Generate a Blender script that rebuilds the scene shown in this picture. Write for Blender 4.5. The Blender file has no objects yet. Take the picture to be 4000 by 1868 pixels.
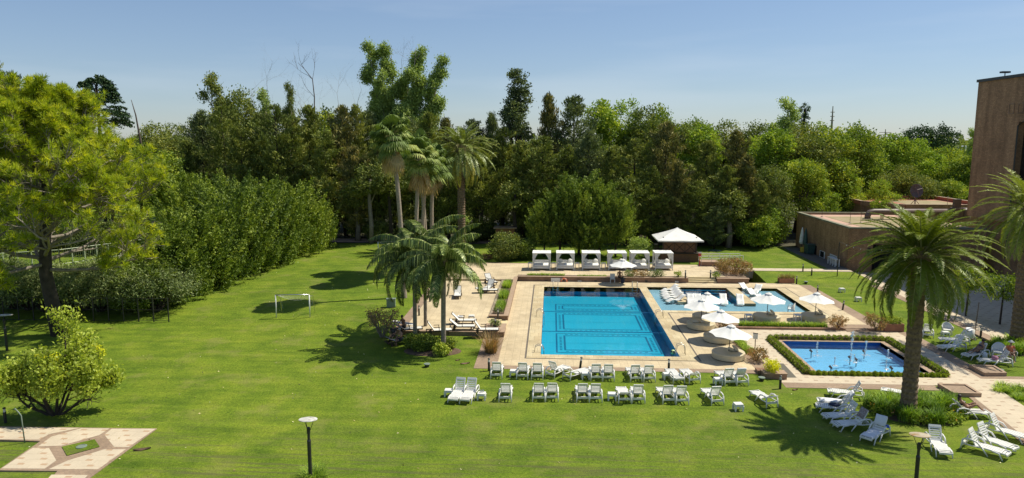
import bpy, math, random
import numpy as np
from mathutils import Vector, Matrix
PI = math.pi; R = math.radians
C = bpy.context.scene.collection
sc = bpy.context.scene
# ---------------------------------------------------------------- camera, sky, sun, exposure
F = 2750.0; CH = 15.0
PITCH = R(8.051); YAW = R(3.194)
cam = bpy.data.cameras.new('camera'); camo = bpy.data.objects.new('camera', cam); C.objects.link(camo)
cam.sensor_width = 36.0; cam.lens = F/4000*36.0; cam.clip_end = 4000; cam.clip_start = 0.5
camo.location = (0, 0, CH); camo.rotation_euler = (PI/2-PITCH, 0, YAW)
sc.camera = camo
SUN_AZ = R(23.5); SUN_EL = R(55.5)          # azimuth measured from +X towards +Y
w = bpy.data.worlds.new('World'); sc.world = w; w.use_nodes = True
nt = w.node_tree; bg = nt.nodes['Background']
sky = nt.nodes.new('ShaderNodeTexSky'); sky.sky_type = 'NISHITA'; sky.sun_disc = False
sky.sun_elevation = SUN_EL; sky.sun_rotation = PI/2-SUN_AZ
sky.altitude = 0; sky.air_density = 1.0; sky.dust_density = 0.2; sky.ozone_density = 2.0
tint = nt.nodes.new('ShaderNodeMix'); tint.data_type = 'RGBA'; tint.blend_type = 'MULTIPLY'; tint.inputs[0].default_value = 1.0; tint.inputs[7].default_value = (0.80, 0.90, 1.06, 1)
gam = nt.nodes.new('ShaderNodeGamma'); gam.inputs[1].default_value = 0.74; nt.links.new(sky.outputs[0], gam.inputs[0]); nt.links.new(gam.outputs[0], tint.inputs[6]); 
tcw = nt.nodes.new('ShaderNodeTexCoord'); mpw = nt.nodes.new('ShaderNodeMapping'); mpw.inputs['Scale'].default_value = (1.2, 1.2, 9.0); mpw.inputs['Rotation'].default_value = (0, 0.12, 0.4)
nzw = nt.nodes.new('ShaderNodeTexNoise'); nzw.inputs['Scale'].default_value = 1.6; nzw.inputs['Detail'].default_value = 5; nt.links.new(tcw.outputs['Generated'], mpw.inputs[0]); nt.links.new(mpw.outputs[0], nzw.inputs['Vector'])
rpw = nt.nodes.new('ShaderNodeMapRange'); nt.links.new(nzw.outputs[0], rpw.inputs[0]); rpw.inputs[1].default_value = 0.5; rpw.inputs[2].default_value = 0.8; rpw.inputs[4].default_value = 0.22
cir = nt.nodes.new('ShaderNodeMix'); cir.data_type = 'RGBA'; nt.links.new(rpw.outputs[0], cir.inputs[0]); nt.links.new(tint.outputs[2], cir.inputs[6]); cir.inputs[7].default_value = (5.2, 5.6, 6.0, 1)   # faint high cirrus
nt.links.new(cir.outputs[2], bg.inputs[0]); bg.inputs[1].default_value = 0.128
sl = bpy.data.lights.new('sun', 'SUN'); sl.energy = 4.8; sl.angle = R(0.53); sl.color = (1, 0.94, 0.79)
slo = bpy.data.objects.new('sun', sl); C.objects.link(slo)
sd = Vector((math.cos(SUN_AZ)*math.cos(SUN_EL), math.sin(SUN_AZ)*math.cos(SUN_EL), math.sin(SUN_EL)))
slo.rotation_euler = sd.to_track_quat('Z', 'Y').to_euler()
sc.view_settings.view_transform = 'Standard'; sc.view_settings.look = 'None'
sc.view_settings.exposure = 0.30; sc.view_settings.gamma = 1.0
sc.cycles.max_bounces = 8; sc.cycles.transparent_max_bounces = 12
sc.cycles.diffuse_bounces = 3; sc.cycles.glossy_bounces = 3; sc.cycles.transmission_bounces = 3
sc.cycles.sample_clamp_indirect = 4; sc.cycles.caustics_reflective = False; sc.cycles.caustics_refractive = False

# ---------------------------------------------------------------- survey helpers (angles read off the photograph -> metres)
def ray(px, py):
    x = (px-2000)/F; y = (py-934)/F
    c, s = math.cos(PITCH), math.sin(PITCH)
    fw = c-y*s; dn = s+y*c
    cy, sy = math.cos(YAW), math.sin(YAW)
    return (x*cy-fw*sy, x*sy+fw*cy, -dn)
def G(px, py, z=0.0):
    d = ray(px, py); t = (z-CH)/d[2]
    return (d[0]*t, d[1]*t)
def ss(a, b, x):
    t = min(1, max(0, (x-a)/(b-a))); return t*t*(3-2*t)
def tz(x, y):                                   # height of the land
    z = 0.13*max(1-ss(12, 15, x), ss(55.0, 56.2, y))
    z += 0.42*(ss(72, 79, y)*ss(-13, -11, x) + ss(50, 60, y)*(1-ss(-13, -11, x)))
    if x < -13:
        k = ss(-13, -18, x) if False else min(1, (-13-x)/6)
        z += 0.12*k*math.sin(x*0.21+y*0.09)*math.sin(y*0.11+1)
    if y > 72: z -= 0.40*ss(72, 79, y)*ss(33.2, 34.4, x)
    return z
def GT(px, py):
    z = 0.2
    for _ in range(5):
        x, y = G(px, py, z); z = tz(x, y)
    return (x, y, z)
def AT(px, D):                                  # ground point in the direction of px, D metres out
    d = ray(px, 700); t = D/d[1]; x = d[0]*t
    return (x, D, tz(x, D))
def ZAT(px, py, D):                             # height seen at row py at distance D
    d = ray(px, py); return CH+d[2]*D/d[1]

# ---------------------------------------------------------------- object helpers
def tag(o, label, cat, group=None):
    o['label'] = label; o['category'] = cat
    if group: o['group'] = group
    return o
def thing(name, label, cat, loc=(0, 0, 0), rz=0.0, group=None):
    o = bpy.data.objects.new(name, None); C.objects.link(o); o.empty_display_size = 0.2
    o.location = loc; o.rotation_euler = (0, 0, rz)
    return tag(o, label, cat, group)
def kids(o): return [c for c in ALLKIDS.get(o.name, [])]
ALLKIDS = {}
def setpar(c, p):
    c.parent = p; ALLKIDS.setdefault(p.name, []).append(c)
def dup(root, loc, rz=None, label=None, group=None, scale=None):
    r = root.copy(); C.objects.link(r); r.location = loc
    if rz is not None: r.rotation_euler = (0, 0, rz)
    if label: r['label'] = label
    if group: r['group'] = group
    if scale is not None: r.scale = scale if hasattr(scale, '__len__') else (scale,)*3
    for ch in kids(root):
        c = ch.copy(); C.objects.link(c); setpar(c, r)
        for g in kids(ch):
            d = g.copy(); C.objects.link(d); setpar(d, c)
    return r
class MB:
    def __init__(s): s.v = []; s.f = []
    def add(s, vs, fs, M=None):
        n = len(s.v)
        if M is not None: vs = [tuple(M @ Vector(p)) for p in vs]
        s.v += [tuple(p) for p in vs]; s.f += [tuple(i+n for i in f) for f in fs]; return s
    def box(s, cx, cy, cz, sx, sy, sz, rz=0, M=None, taper=1.0):
        a, b, c = sx/2, sy/2, sz/2; t = taper
        vs = [(-a, -b, -c), (a, -b, -c), (a, b, -c), (-a, b, -c), (-a*t, -b*t, c), (a*t, -b*t, c), (a*t, b*t, c), (-a*t, b*t, c)]
        T = Matrix.Translation((cx, cy, cz)) @ Matrix.Rotation(rz, 4, 'Z')
        if M is not None: T = M @ T
        return s.add(vs, [(0, 3, 2, 1), (4, 5, 6, 7), (0, 1, 5, 4), (1, 2, 6, 5), (2, 3, 7, 6), (3, 0, 4, 7)], T)
    def rect(s, x0, y0, x1, y1, z): return s.add([(x0, y0, z), (x1, y0, z), (x1, y1, z), (x0, y1, z)], [(0, 1, 2, 3)])
    def slab(s, x0, y0, x1, y1, z0, z1): return s.box((x0+x1)/2, (y0+y1)/2, (z0+z1)/2, x1-x0, y1-y0, z1-z0)
    def poly(s, pts, z): return s.add([(p[0], p[1], z) for p in pts], [tuple(range(len(pts)))])
    def prism(s, pts, z0, z1):
        n = len(pts); vs = [(p[0], p[1], z0) for p in pts]+[(p[0], p[1], z1) for p in pts]
        fs = [tuple(range(n))[::-1], tuple(range(n, 2*n))]+[(i, (i+1) % n, n+(i+1) % n, n+i) for i in range(n)]
        return s.add(vs, fs)
    def tube(s, pts, rad, n=6, cap=True, M=None):
        pts = [Vector(p) for p in pts]
        if not hasattr(rad, '__len__'): rad = [rad]*len(pts)
        vs = []; up = Vector((0.03, 0.02, 1))
        pa = None
        for i, p in enumerate(pts):
            d = (pts[min(i+1, len(pts)-1)]-pts[max(i-1, 0)])
            d = d.normalized() if d.length > 1e-6 else Vector((0, 0, 1))
            if pa is None:
                a = d.cross(up)
                if a.length < 0.1: a = d.cross(Vector((1, 0, 0)))
            else: a = pa-d*pa.dot(d)
            a.normalize(); pa = a; b = d.cross(a)
            for k in range(n):
                t = 2*PI*k/n; vs.append(p+(a*math.cos(t)+b*math.sin(t))*rad[i])
        fs = []
        for i in range(len(pts)-1):
            for k in range(n): fs.append((i*n+k, i*n+(k+1) % n, (i+1)*n+(k+1) % n, (i+1)*n+k))
        if cap: fs += [tuple(range(n))[::-1], tuple(range((len(pts)-1)*n, len(pts)*n))]
        return s.add(vs, fs, M)
    def lathe(s, prof, n=16, c=(0, 0, 0), sx=1, sy=1, M=None):
        vs = []; fs = []
        for r, z in prof:
            for k in range(n):
                t = 2*PI*k/n; vs.append((c[0]+r*math.cos(t)*sx, c[1]+r*math.sin(t)*sy, c[2]+z))
        for i in range(len(prof)-1):
            for k in range(n): fs.append((i*n+k, i*n+(k+1) % n, (i+1)*n+(k+1) % n, (i+1)*n+k))
        fs += [tuple(range(n))[::-1], tuple(range((len(prof)-1)*n, len(prof)*n))]
        return s.add(vs, fs, M)
    def ball(s, c, rx, ry, rz, n=10, m=6, M=None):
        return s.lathe([(max(0.02, math.sin(PI*i/m)), -math.cos(PI*i/m)) for i in range(m+1)], n, M=(M or Matrix.Identity(4)) @ Matrix.Translation(c) @ Matrix.Diagonal((rx, ry, rz, 1)))
    def build(s, name, mat, parent=None, smooth=False, bevel=0, kind=None, subd=0):
        me = bpy.data.meshes.new(name); me.from_pydata(s.v, [], s.f); me.update()
        if smooth: me.polygons.foreach_set('use_smooth', [True]*len(me.polygons))
        o = bpy.data.objects.new(name, me); C.objects.link(o); me.materials.append(mat)
        if parent is not None: setpar(o, parent)
        if bevel:
            b = o.modifiers.new('bevel', 'BEVEL'); b.width = bevel; b.segments = 2; b.limit_method = 'ANGLE'
        if subd:
            b = o.modifiers.new('sub', 'SUBSURF'); b.levels = subd; b.render_levels = subd
        if kind: o['kind'] = kind
        return o

# ---------------------------------------------------------------- materials
def _mat(name):
    m = bpy.data.materials.new(name); m.use_nodes = True
    nt = m.node_tree; return m, nt, nt.nodes['Principled BSDF']
def N(nt, t, **k):
    n = nt.nodes.new(t)
    for a, b in k.items(): setattr(n, a, b)
    return n
def L(nt, a, b): nt.links.new(a, b)
def mixc(nt, fac, a, b, mode='MIX'):
    m = N(nt, 'ShaderNodeMix', data_type='RGBA', blend_type=mode)
    for i, v in ((0, fac), (6, a), (7, b)):
        if hasattr(v, 'links'): L(nt, v, m.inputs[i])
        else: m.inputs[i].default_value = v if i == 0 else (*v, 1)
    return m.outputs[2]
def math_(nt, op, a, b=None, c=None):
    m = N(nt, 'ShaderNodeMath', operation=op)
    for i, v in enumerate((a, b, c)):
        if v is None: continue
        if hasattr(v, 'links'): L(nt, v, m.inputs[i])
        else: m.inputs[i].default_value = v
    return m.outputs[0]
def noise(nt, scale, detail=3, rough=0.55, vec=None, sx=(1, 1, 1)):
    tc = N(nt, 'ShaderNodeTexCoord'); mp = N(nt, 'ShaderNodeMapping'); mp.inputs['Scale'].default_value = sx
    L(nt, tc.outputs['Object'], mp.inputs[0])
    n = N(nt, 'ShaderNodeTexNoise'); n.inputs['Scale'].default_value = scale; n.inputs['Detail'].default_value = detail
    n.inputs['Roughness'].default_value = rough; L(nt, mp.outputs[0], n.inputs['Vector']); return n.outputs[0]
def ramp(nt, f, stops):
    r = N(nt, 'ShaderNodeValToRGB'); e = r.color_ramp.elements
    e[0].position, e[0].color = stops[0][0], (*stops[0][1], 1); e[1].position, e[1].color = stops[-1][0], (*stops[-1][1], 1)
    for p, c in stops[1:-1]:
        x = e.new(p); x.color = (*c, 1)
    L(nt, f, r.inputs[0]); return r.outputs[0]
def bump(nt, b, h, strength, dist=0.05):
    n = N(nt, 'ShaderNodeBump'); n.inputs['Strength'].default_value = strength; n.inputs['Distance'].default_value = dist
    L(nt, h, n.inputs['Height']); L(nt, n.outputs[0], b.inputs['Normal'])
def plain(name, c, rough=0.6, c2=None, scale=4, metal=0, bmp=0, spec=0.5, bs=30):
    m, nt, b = _mat(name)
    b.inputs['Roughness'].default_value = rough; b.inputs['Metallic'].default_value = metal
    b.inputs['Specular IOR Level'].default_value = spec
    c2 = c2 or tuple(x*0.82 for x in c)
    L(nt, ramp(nt, noise(nt, scale, 4), [(0.3, c), (0.7, c2)]), b.inputs['Base Color'])
    if bmp: bump(nt, b, noise(nt, bs, 3), bmp, 0.02)
    return m
def foliage(name, ca, cb, cc=None, trans=0.3, tcol=None, seedvar=0.25, gloss=0.03, grough=0.6):
    """leaf material: colour runs from ca to cb (to cc) with the clump's own variation; thin leaves let light through"""
    m, nt, b = _mat(name); nt.nodes.remove(b)
    out = nt.nodes['Material Output']
    at = N(nt, 'ShaderNodeAttribute', attribute_name='var')
    ca, cb, cc = [tuple(min(0.85, x*1.6) for x in c) if c else None for c in (ca, cb, cc)]
    oi = N(nt, 'ShaderNodeObjectInfo')
    v = math_(nt, 'ADD', at.outputs['Fac'], math_(nt, 'MULTIPLY', math_(nt, 'SUBTRACT', oi.outputs['Random'], 0.5), seedvar))
    col = ramp(nt, v, [(0.0, ca), (0.6, cb), (1.0, cc or cb)])
    d = N(nt, 'ShaderNodeBsdfDiffuse'); L(nt, col, d.inputs[0])
    t = N(nt, 'ShaderNodeBsdfTranslucent')
    L(nt, mixc(nt, 1.0, col, tcol or (1.0, 1.0, 0.45), 'MULTIPLY'), t.inputs[0])
    g = N(nt, 'ShaderNodeBsdfGlossy'); g.inputs['Roughness'].default_value = grough; g.inputs[0].default_value = (0.8, 0.85, 0.7, 1)
    m1 = N(nt, 'ShaderNodeMixShader'); m1.inputs[0].default_value = trans; L(nt, d.outputs[0], m1.inputs[1]); L(nt, t.outputs[0], m1.inputs[2])
    m2 = N(nt, 'ShaderNodeMixShader'); m2.inputs[0].default_value = gloss; L(nt, m1.outputs[0], m2.inputs[1]); L(nt, g.outputs[0], m2.inputs[2])
    L(nt, m2.outputs[0], out.inputs[0]); return m
M = {}
def brickm(name, ca, cb, mort, bw=0.24, bh=0.075, wall=True, rough=0.85, msz=0.012, axis='XY'):
    m, nt, b = _mat(name); b.inputs['Roughness'].default_value = rough
    tc = N(nt, 'ShaderNodeTexCoord'); sp = N(nt, 'ShaderNodeSeparateXYZ'); L(nt, tc.outputs['Object'], sp.inputs[0])
    cb_ = N(nt, 'ShaderNodeCombineXYZ')
    if wall:
        L(nt, math_(nt, 'ADD', sp.outputs[0], sp.outputs[1]), cb_.inputs[0]); L(nt, sp.outputs[2], cb_.inputs[1])
    else:
        L(nt, sp.outputs[0], cb_.inputs[0]); L(nt, sp.outputs[1], cb_.inputs[1])
    t = N(nt, 'ShaderNodeTexBrick'); L(nt, cb_.outputs[0], t.inputs[0])
    t.inputs['Scale'].default_value = 1; t.inputs['Brick Width'].default_value = bw; t.inputs['Row Height'].default_value = bh
    t.inputs['Mortar Size'].default_value = msz; t.inputs['Color1'].default_value = (*ca, 1); t.inputs['Color2'].default_value = (*cb, 1)
    t.inputs['Mortar'].default_value = (*mort, 1)
    if not wall and bw == bh: t.offset = 0
    n1 = noise(nt, 0.6, 5, 0.6); n2 = noise(nt, 9, 4)
    c = mixc(nt, 1.0, t.outputs[0], ramp(nt, n1, [(0.3, (0.8, 0.79, 0.77)), (0.7, (1.1, 1.1, 1.08))]), 'MULTIPLY')
    c = mixc(nt, 1.0, c, ramp(nt, n2, [(0.3, (0.88, 0.87, 0.86)), (0.7, (1.08, 1.08, 1.08))]), 'MULTIPLY')
    if wall: c = mixc(nt, 1.0, c, ramp(nt, noise(nt, 0.9, 5, 0.65, sx=(1, 1, 0.12)), [(0.32, (0.66, 0.64, 0.62)), (0.62, (1.08, 1.08, 1.08))]), 'MULTIPLY')
    else: c = mixc(nt, 1.0, c, ramp(nt, noise(nt, 0.23, 6, 0.7), [(0.3, (0.86, 0.84, 0.80)), (0.6, (1.04, 1.04, 1.04))]), 'MULTIPLY')
    L(nt, c, b.inputs['Base Color']); bump(nt, b, n2, 0.3, 0.01)
    return m
M['brick'] = brickm('brick', (0.30, 0.155, 0.09), (0.24, 0.125, 0.075), (0.33, 0.26, 0.19))
M['brick_dark'] = brickm('brick_dark', (0.50, 0.285, 0.15), (0.35, 0.195, 0.10), (0.25, 0.165, 0.10), bw=0.30, bh=0.14, msz=0.02)
M['deck'] = brickm('deck', (0.60, 0.49, 0.32), (0.55, 0.445, 0.29), (0.43, 0.35, 0.23), 0.52, 0.52, wall=False, msz=0.012)
M['coping'] = brickm('coping', (0.56, 0.47, 0.30), (0.49, 0.39, 0.23), (0.33, 0.25, 0.16), 0.6, 1.0, wall=False, msz=0.012)
M['brickpave'] = brickm('brick_paving', (0.37, 0.26, 0.175), (0.30, 0.21, 0.145), (0.24, 0.18, 0.13), 0.24, 0.12, wall=False)
M['cap'] = plain('brick_cap', (0.40, 0.28, 0.185), 0.8, (0.31, 0.21, 0.14), 3, bmp=0.2)
def inlay(name, base, spot, px=0.95, py=0.62, w=0.27, h=0.14):
    m, nt, b = _mat(name); b.inputs['Roughness'].default_value = 0.8
    tc = N(nt, 'ShaderNodeTexCoord'); sp = N(nt, 'ShaderNodeSeparateXYZ'); L(nt, tc.outputs['Object'], sp.inputs[0])
    ry = math_(nt, 'DIVIDE', sp.outputs[1], py); row = math_(nt, 'FLOOR', ry)
    rx = math_(nt, 'FRACT', math_(nt, 'ADD', math_(nt, 'DIVIDE', sp.outputs[0], px), math_(nt, 'MULTIPLY', row, 0.38)))
    fy = math_(nt, 'FRACT', ry)
    k = math_(nt, 'MULTIPLY', math_(nt, 'LESS_THAN', rx, w), math_(nt, 'LESS_THAN', fy, h/py*1.0))
    base_c = ramp(nt, noise(nt, 0.8, 5, 0.6), [(0.3, base), (0.7, tuple(x*0.86 for x in base))])
    tb = N(nt, 'ShaderNodeTexBrick'); cb_ = N(nt, 'ShaderNodeCombineXYZ'); L(nt, sp.outputs[0], cb_.inputs[0]); L(nt, sp.outputs[1], cb_.inputs[1])
    L(nt, cb_.outputs[0], tb.inputs[0]); tb.inputs['Scale'].default_value = 1; tb.inputs['Brick Width'].default_value = px; tb.inputs['Row Height'].default_value = py
    tb.inputs['Mortar Size'].default_value = 0.01; tb.inputs['Color1'].default_value = (1, 1, 1, 1); tb.inputs['Color2'].default_value = (0.95, 0.95, 0.95, 1); tb.inputs['Mortar'].default_value = (0.78, 0.74, 0.7, 1)
    base_c = mixc(nt, 1.0, base_c, tb.outputs[0], 'MULTIPLY')
    c = mixc(nt, k, base_c, spot); c = mixc(nt, 1.0, c, ramp(nt, noise(nt, 12, 3), [(0.3, (0.93, 0.93, 0.92)), (0.7, (1.04, 1.04, 1.04))]), 'MULTIPLY')
    L(nt, c, b.inputs['Base Color']); return m
M['plaza'] = inlay('plaza_paving', (0.60, 0.50, 0.36), (0.36, 0.25, 0.17))
M['star'] = inlay('star_paving', (0.60, 0.50, 0.36), (0.43, 0.29, 0.18), 1.1, 0.55, 0.28, 0.17)
M['darkline'] = plain('drain_grate', (0.16, 0.13, 0.10), 0.8, (0.11, 0.09, 0.07), 6)
M['mat'] = plain('grey_mat', (0.13, 0.12, 0.09), 0.95, (0.11, 0.10, 0.08), 20)
M['white'] = plain('white_plastic', (0.78, 0.765, 0.71), 0.42, (0.68, 0.665, 0.62), 5)
M['whitep'] = plain('white_paint', (0.78, 0.77, 0.74), 0.5, (0.70, 0.69, 0.66), 3)
M['cloth'] = plain('white_cloth', (0.76, 0.75, 0.71), 0.9, (0.68, 0.67, 0.63), 2, bmp=0.25, bs=8)
M['towel'] = plain('white_towel', (0.76, 0.76, 0.76), 0.95, (0.68, 0.68, 0.70), 10, bmp=0.4)
M['sling'] = plain('sling_cloth', (0.70, 0.68, 0.62), 0.8, (0.62, 0.60, 0.55), 5)
M['vinyl'] = plain('cream_vinyl', (0.62, 0.54, 0.36), 0.5, (0.56, 0.485, 0.32), 2, bmp=0.1, bs=5)
M['cushion'] = plain('cream_cushion', (0.62, 0.56, 0.44), 0.8, (0.56, 0.50, 0.39), 4)
M['black'] = plain('black_metal', (0.018, 0.018, 0.018), 0.45, (0.03, 0.03, 0.028), 8)
M['steel'] = plain('steel', (0.62, 0.60, 0.56), 0.25, (0.5, 0.48, 0.45), 8, metal=0.9)
M['teak'] = plain('dark_wood', (0.05, 0.032, 0.022), 0.6, (0.03, 0.02, 0.015), 12)
M['wood'] = plain('brown_wood', (0.17, 0.085, 0.04), 0.65, (0.11, 0.055, 0.028), 6)
M['glasslamp'] = plain('lamp_diffuser', (0.55, 0.55, 0.50), 0.3, (0.5, 0.5, 0.46), 5)
M['soil'] = plain('soil', (0.13, 0.08, 0.05), 0.95, (0.08, 0.05, 0.03), 5, bmp=0.5)
M['roofred'] = plain('roof_coating', (0.56, 0.33, 0.23), 0.9, (0.42, 0.29, 0.22), 0.5, bmp=0.1)
M['roofred2'] = plain('red_roof_coating', (0.50, 0.17, 0.11), 0.85, (0.40, 0.13, 0.09), 0.6)
M['roofgreen'] = plain('mossy_roof', (0.24, 0.21, 0.09), 0.95, (0.36, 0.27, 0.17), 0.7, bmp=0.2)
M['court'] = plain('clay_court', (0.42, 0.27, 0.20), 0.95, (0.36, 0.25, 0.19), 0.4)
M['mossy'] = plain('mossy_coping', (0.26, 0.25, 0.17), 0.9, (0.15, 0.15, 0.10), 1.5)
M['rust'] = plain('pipe_metal', (0.10, 0.07, 0.06), 0.5, (0.16, 0.11, 0.085), 3)
M['darkglass'] = plain('dark_glass', (0.012, 0.013, 0.014), 0.15, (0.02, 0.02, 0.02), 1)
M['darkin'] = plain('dark_interior', (0.015, 0.013, 0.012), 0.9, (0.02, 0.018, 0.015), 1)  # near-black: the darkness of unlit insides is put into the colour
M['orange'] = plain('life_ring', (0.75, 0.19, 0.08), 0.5)
M['bark'] = plain('bark', (0.12, 0.085, 0.06), 0.95, (0.06, 0.045, 0.035), 6, bmp=0.7, bs=12)
M['barkpine'] = plain('pine_bark', (0.075, 0.058, 0.045), 0.95, (0.025, 0.02, 0.016), 2.2, bmp=0.7, bs=9)
M['barkgrey'] = plain('grey_bark', (0.30, 0.26, 0.21), 0.9, (0.17, 0.14, 0.11), 5, bmp=0.5)
M['barkdark'] = plain('dark_bark', (0.055, 0.04, 0.03), 0.95, (0.035, 0.027, 0.02), 5, bmp=0.7, bs=8)
M['barkdate'] = plain('date_palm_bark', (0.25, 0.17, 0.095), 0.95, (0.09, 0.06, 0.04), 7, bmp=0.6, bs=10)
M['barkpalm'] = plain('palm_bark', (0.36, 0.30, 0.22), 0.9, (0.24, 0.19, 0.14), 7, bmp=0.4)
M['skin'] = plain('skin', (0.44, 0.25, 0.16), 0.55, (0.40, 0.22, 0.14), 6)
M['skin2'] = plain('tanned_skin', (0.30, 0.155, 0.09), 0.5, (0.26, 0.135, 0.08), 6)
M['hair'] = plain('dark_hair', (0.02, 0.014, 0.01), 0.6)
M['hairgrey'] = plain('grey_hair', (0.35, 0.33, 0.30), 0.7)
M['blond'] = plain('blond_hair', (0.42, 0.30, 0.14), 0.7)
M['navy'] = plain('navy_cloth', (0.02, 0.03, 0.07), 0.8)
M['greenbin'] = plain('green_plastic', (0.03, 0.08, 0.07), 0.5)
M['yellow'] = plain('yellow_plastic', (0.7, 0.5, 0.05), 0.5)
M['red'] = plain('red_paint', (0.5, 0.05, 0.04), 0.5)
M['pink'] = plain('pink_cloth', (0.45, 0.2, 0.28), 0.8)
M['blue'] = plain('blue_cloth', (0.05, 0.12, 0.45), 0.8)
M['fence'] = plain('pale_green_paint', (0.45, 0.50, 0.33), 0.6)
M['terracotta'] = plain('terracotta', (0.33, 0.15, 0.08), 0.8, (0.25, 0.12, 0.07), 3, bmp=0.3)
M['yellowstone'] = plain('step_stone', (0.66, 0.55, 0.32), 0.8, (0.58, 0.46, 0.26), 2)
M['greenbox'] = plain('grey_green_plastic', (0.20, 0.25, 0.20), 0.5)
M['lampdisc'] = plain('weathered_disc', (0.72, 0.71, 0.66), 0.5, (0.30, 0.27, 0.22), 5)
M['lamprust'] = plain('rusty_disc', (0.48, 0.45, 0.36), 0.6, (0.30, 0.17, 0.05), 3.2)
M['silverg'] = plain('patterned_wrap', (0.16, 0.08, 0.07), 0.9, (0.45, 0.42, 0.40), 14)

# leaves
M['l_cas'] = foliage('casuarina_needles', (0.040, 0.058, 0.013), (0.115, 0.140, 0.025), (0.26, 0.26, 0.06), 0.22)
M['l_brown'] = foliage('brown_tipped_needles', (0.035, 0.045, 0.014), (0.115, 0.115, 0.032), (0.30, 0.235, 0.08), 0.22)
M['l_grey'] = foliage('grey_green_needles', (0.038, 0.055, 0.024), (0.092, 0.118, 0.042), (0.18, 0.20, 0.08), 0.22)
M['l_broad'] = foliage('broad_leaves', (0.05, 0.085, 0.012), (0.14, 0.20, 0.02), (0.34, 0.36, 0.035), 0.35)
M['l_light'] = foliage('light_leaves', (0.07, 0.12, 0.015), (0.19, 0.27, 0.025), (0.33, 0.34, 0.035), 0.4)
M['l_olive'] = foliage('olive_leaves', (0.05, 0.075, 0.018), (0.12, 0.15, 0.03), (0.26, 0.26, 0.055), 0.3)
M['l_euc'] = foliage('eucalyptus_leaves', (0.09, 0.13, 0.035), (0.24, 0.31, 0.07), (0.44, 0.49, 0.16), 0.35)
M['l_thuja'] = foliage('thuja_sprays', (0.036, 0.064, 0.010), (0.120, 0.168, 0.018), (0.30, 0.34, 0.05), 0.32)
M['l_pine'] = foliage('pine_needles', (0.09, 0.14, 0.010), (0.27, 0.32, 0.016), (0.48, 0.46, 0.025), 0.5)
M['l_arau'] = foliage('araucaria_leaves', (0.012, 0.03, 0.012), (0.03, 0.06, 0.022), (0.06, 0.09, 0.03), 0.1)
M['l_tree'] = foliage('young_leaves', (0.14, 0.17, 0.02), (0.30, 0.36, 0.04), (0.45, 0.45, 0.08), 0.45)
M['l_yellow'] = foliage('yellow_leaves', (0.30, 0.30, 0.02), (0.62, 0.52, 0.02), (0.75, 0.62, 0.03), 0.4)
M['l_palm'] = foliage('palm_leaflets', (0.050, 0.075, 0.010), (0.165, 0.20, 0.020), (0.40, 0.40, 0.09), 0.35, gloss=0.03, grough=0.4)
M['l_palmy'] = foliage('palm_leaflets_yellowing', (0.08, 0.11, 0.018), (0.17, 0.20, 0.04), (0.60, 0.42, 0.06), 0.3, gloss=0.06, grough=0.4)
M['l_queen'] = foliage('queen_palm_leaflets', (0.018, 0.035, 0.006), (0.085, 0.125, 0.02), (0.42, 0.47, 0.15), 0.3, gloss=0.05, grough=0.4)  # pale end colour paints bright glints on single leaflets
M['l_fan'] = foliage('fan_palm_leaves', (0.035, 0.06, 0.010), (0.095, 0.14, 0.025), (0.36, 0.37, 0.12), 0.3)
M['l_dead'] = foliage('dead_palm_leaves', (0.11, 0.075, 0.035), (0.26, 0.18, 0.07), (0.36, 0.27, 0.12), 0.25)
M['l_hedge'] = foliage('low_hedge_leaves', (0.10, 0.15, 0.014), (0.21, 0.27, 0.025), (0.36, 0.38, 0.05), 0.3)
M['l_grassy'] = foliage('strappy_leaves', (0.07, 0.13, 0.015), (0.18, 0.28, 0.025), (0.38, 0.45, 0.05), 0.35)
M['l_rust'] = foliage('rusty_leaves', (0.11, 0.085, 0.035), (0.24, 0.17, 0.07), (0.42, 0.22, 0.10), 0.3)
M['l_thorn'] = foliage('fine_grey_leaves', (0.06, 0.085, 0.03), (0.14, 0.18, 0.06), (0.24, 0.26, 0.10), 0.3)
M['l_under'] = foliage('undergrowth_leaves', (0.03, 0.045, 0.014), (0.075, 0.10, 0.025), (0.17, 0.19, 0.04), 0.25)
# ---------------------------------------------------------------- foliage generators (numpy)
def nrm(a): return a/np.maximum(1e-6, np.linalg.norm(a, axis=1, keepdims=True))
def leafset(P, size, asp, rng, D=None, jit=0.5, curl=0.0):
    """one bent diamond per point; D = preferred long axis"""
    n = len(P); r = rng.normal(size=(n, 3))
    d = nrm(r) if D is None else nrm(D+jit*r)
    wv = nrm(np.cross(d, rng.normal(size=(n, 3))))
    s = (size*(0.65+0.7*rng.random((n, 1))))
    V = np.empty((n, 4, 3)); V[:, 0] = P-d*s/2; V[:, 1] = P+wv*s*asp/2; V[:, 2] = P+d*s/2; V[:, 3] = P-wv*s*asp/2
    if curl: V[:, 2, 2] -= curl*s[:, 0]
    return V
def build_quads(name, V, var, mat, parent=None, kind=None):
    """V (n,4,3), var (n,) per leaf"""
    n = len(V); me = bpy.data.meshes.new(name)
    me.vertices.add(n*4); me.vertices.foreach_set('co', V.astype(np.float32).ravel())
    me.loops.add(n*4); me.loops.foreach_set('vertex_index', np.arange(n*4, dtype=np.int32))
    me.polygons.add(n); me.polygons.foreach_set('loop_start', np.arange(0, n*4, 4, dtype=np.int32))
    a = me.attributes.new('var', 'FLOAT', 'POINT'); a.data.foreach_set('value', np.repeat(np.clip(var, 0, 1), 4).astype(np.float32))
    me.update(calc_edges=True); me.validate()
    o = bpy.data.objects.new(name, me); C.objects.link(o); me.materials.append(mat)
    if parent is not None: setpar(o, parent)
    if kind: o['kind'] = kind
    return o
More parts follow.
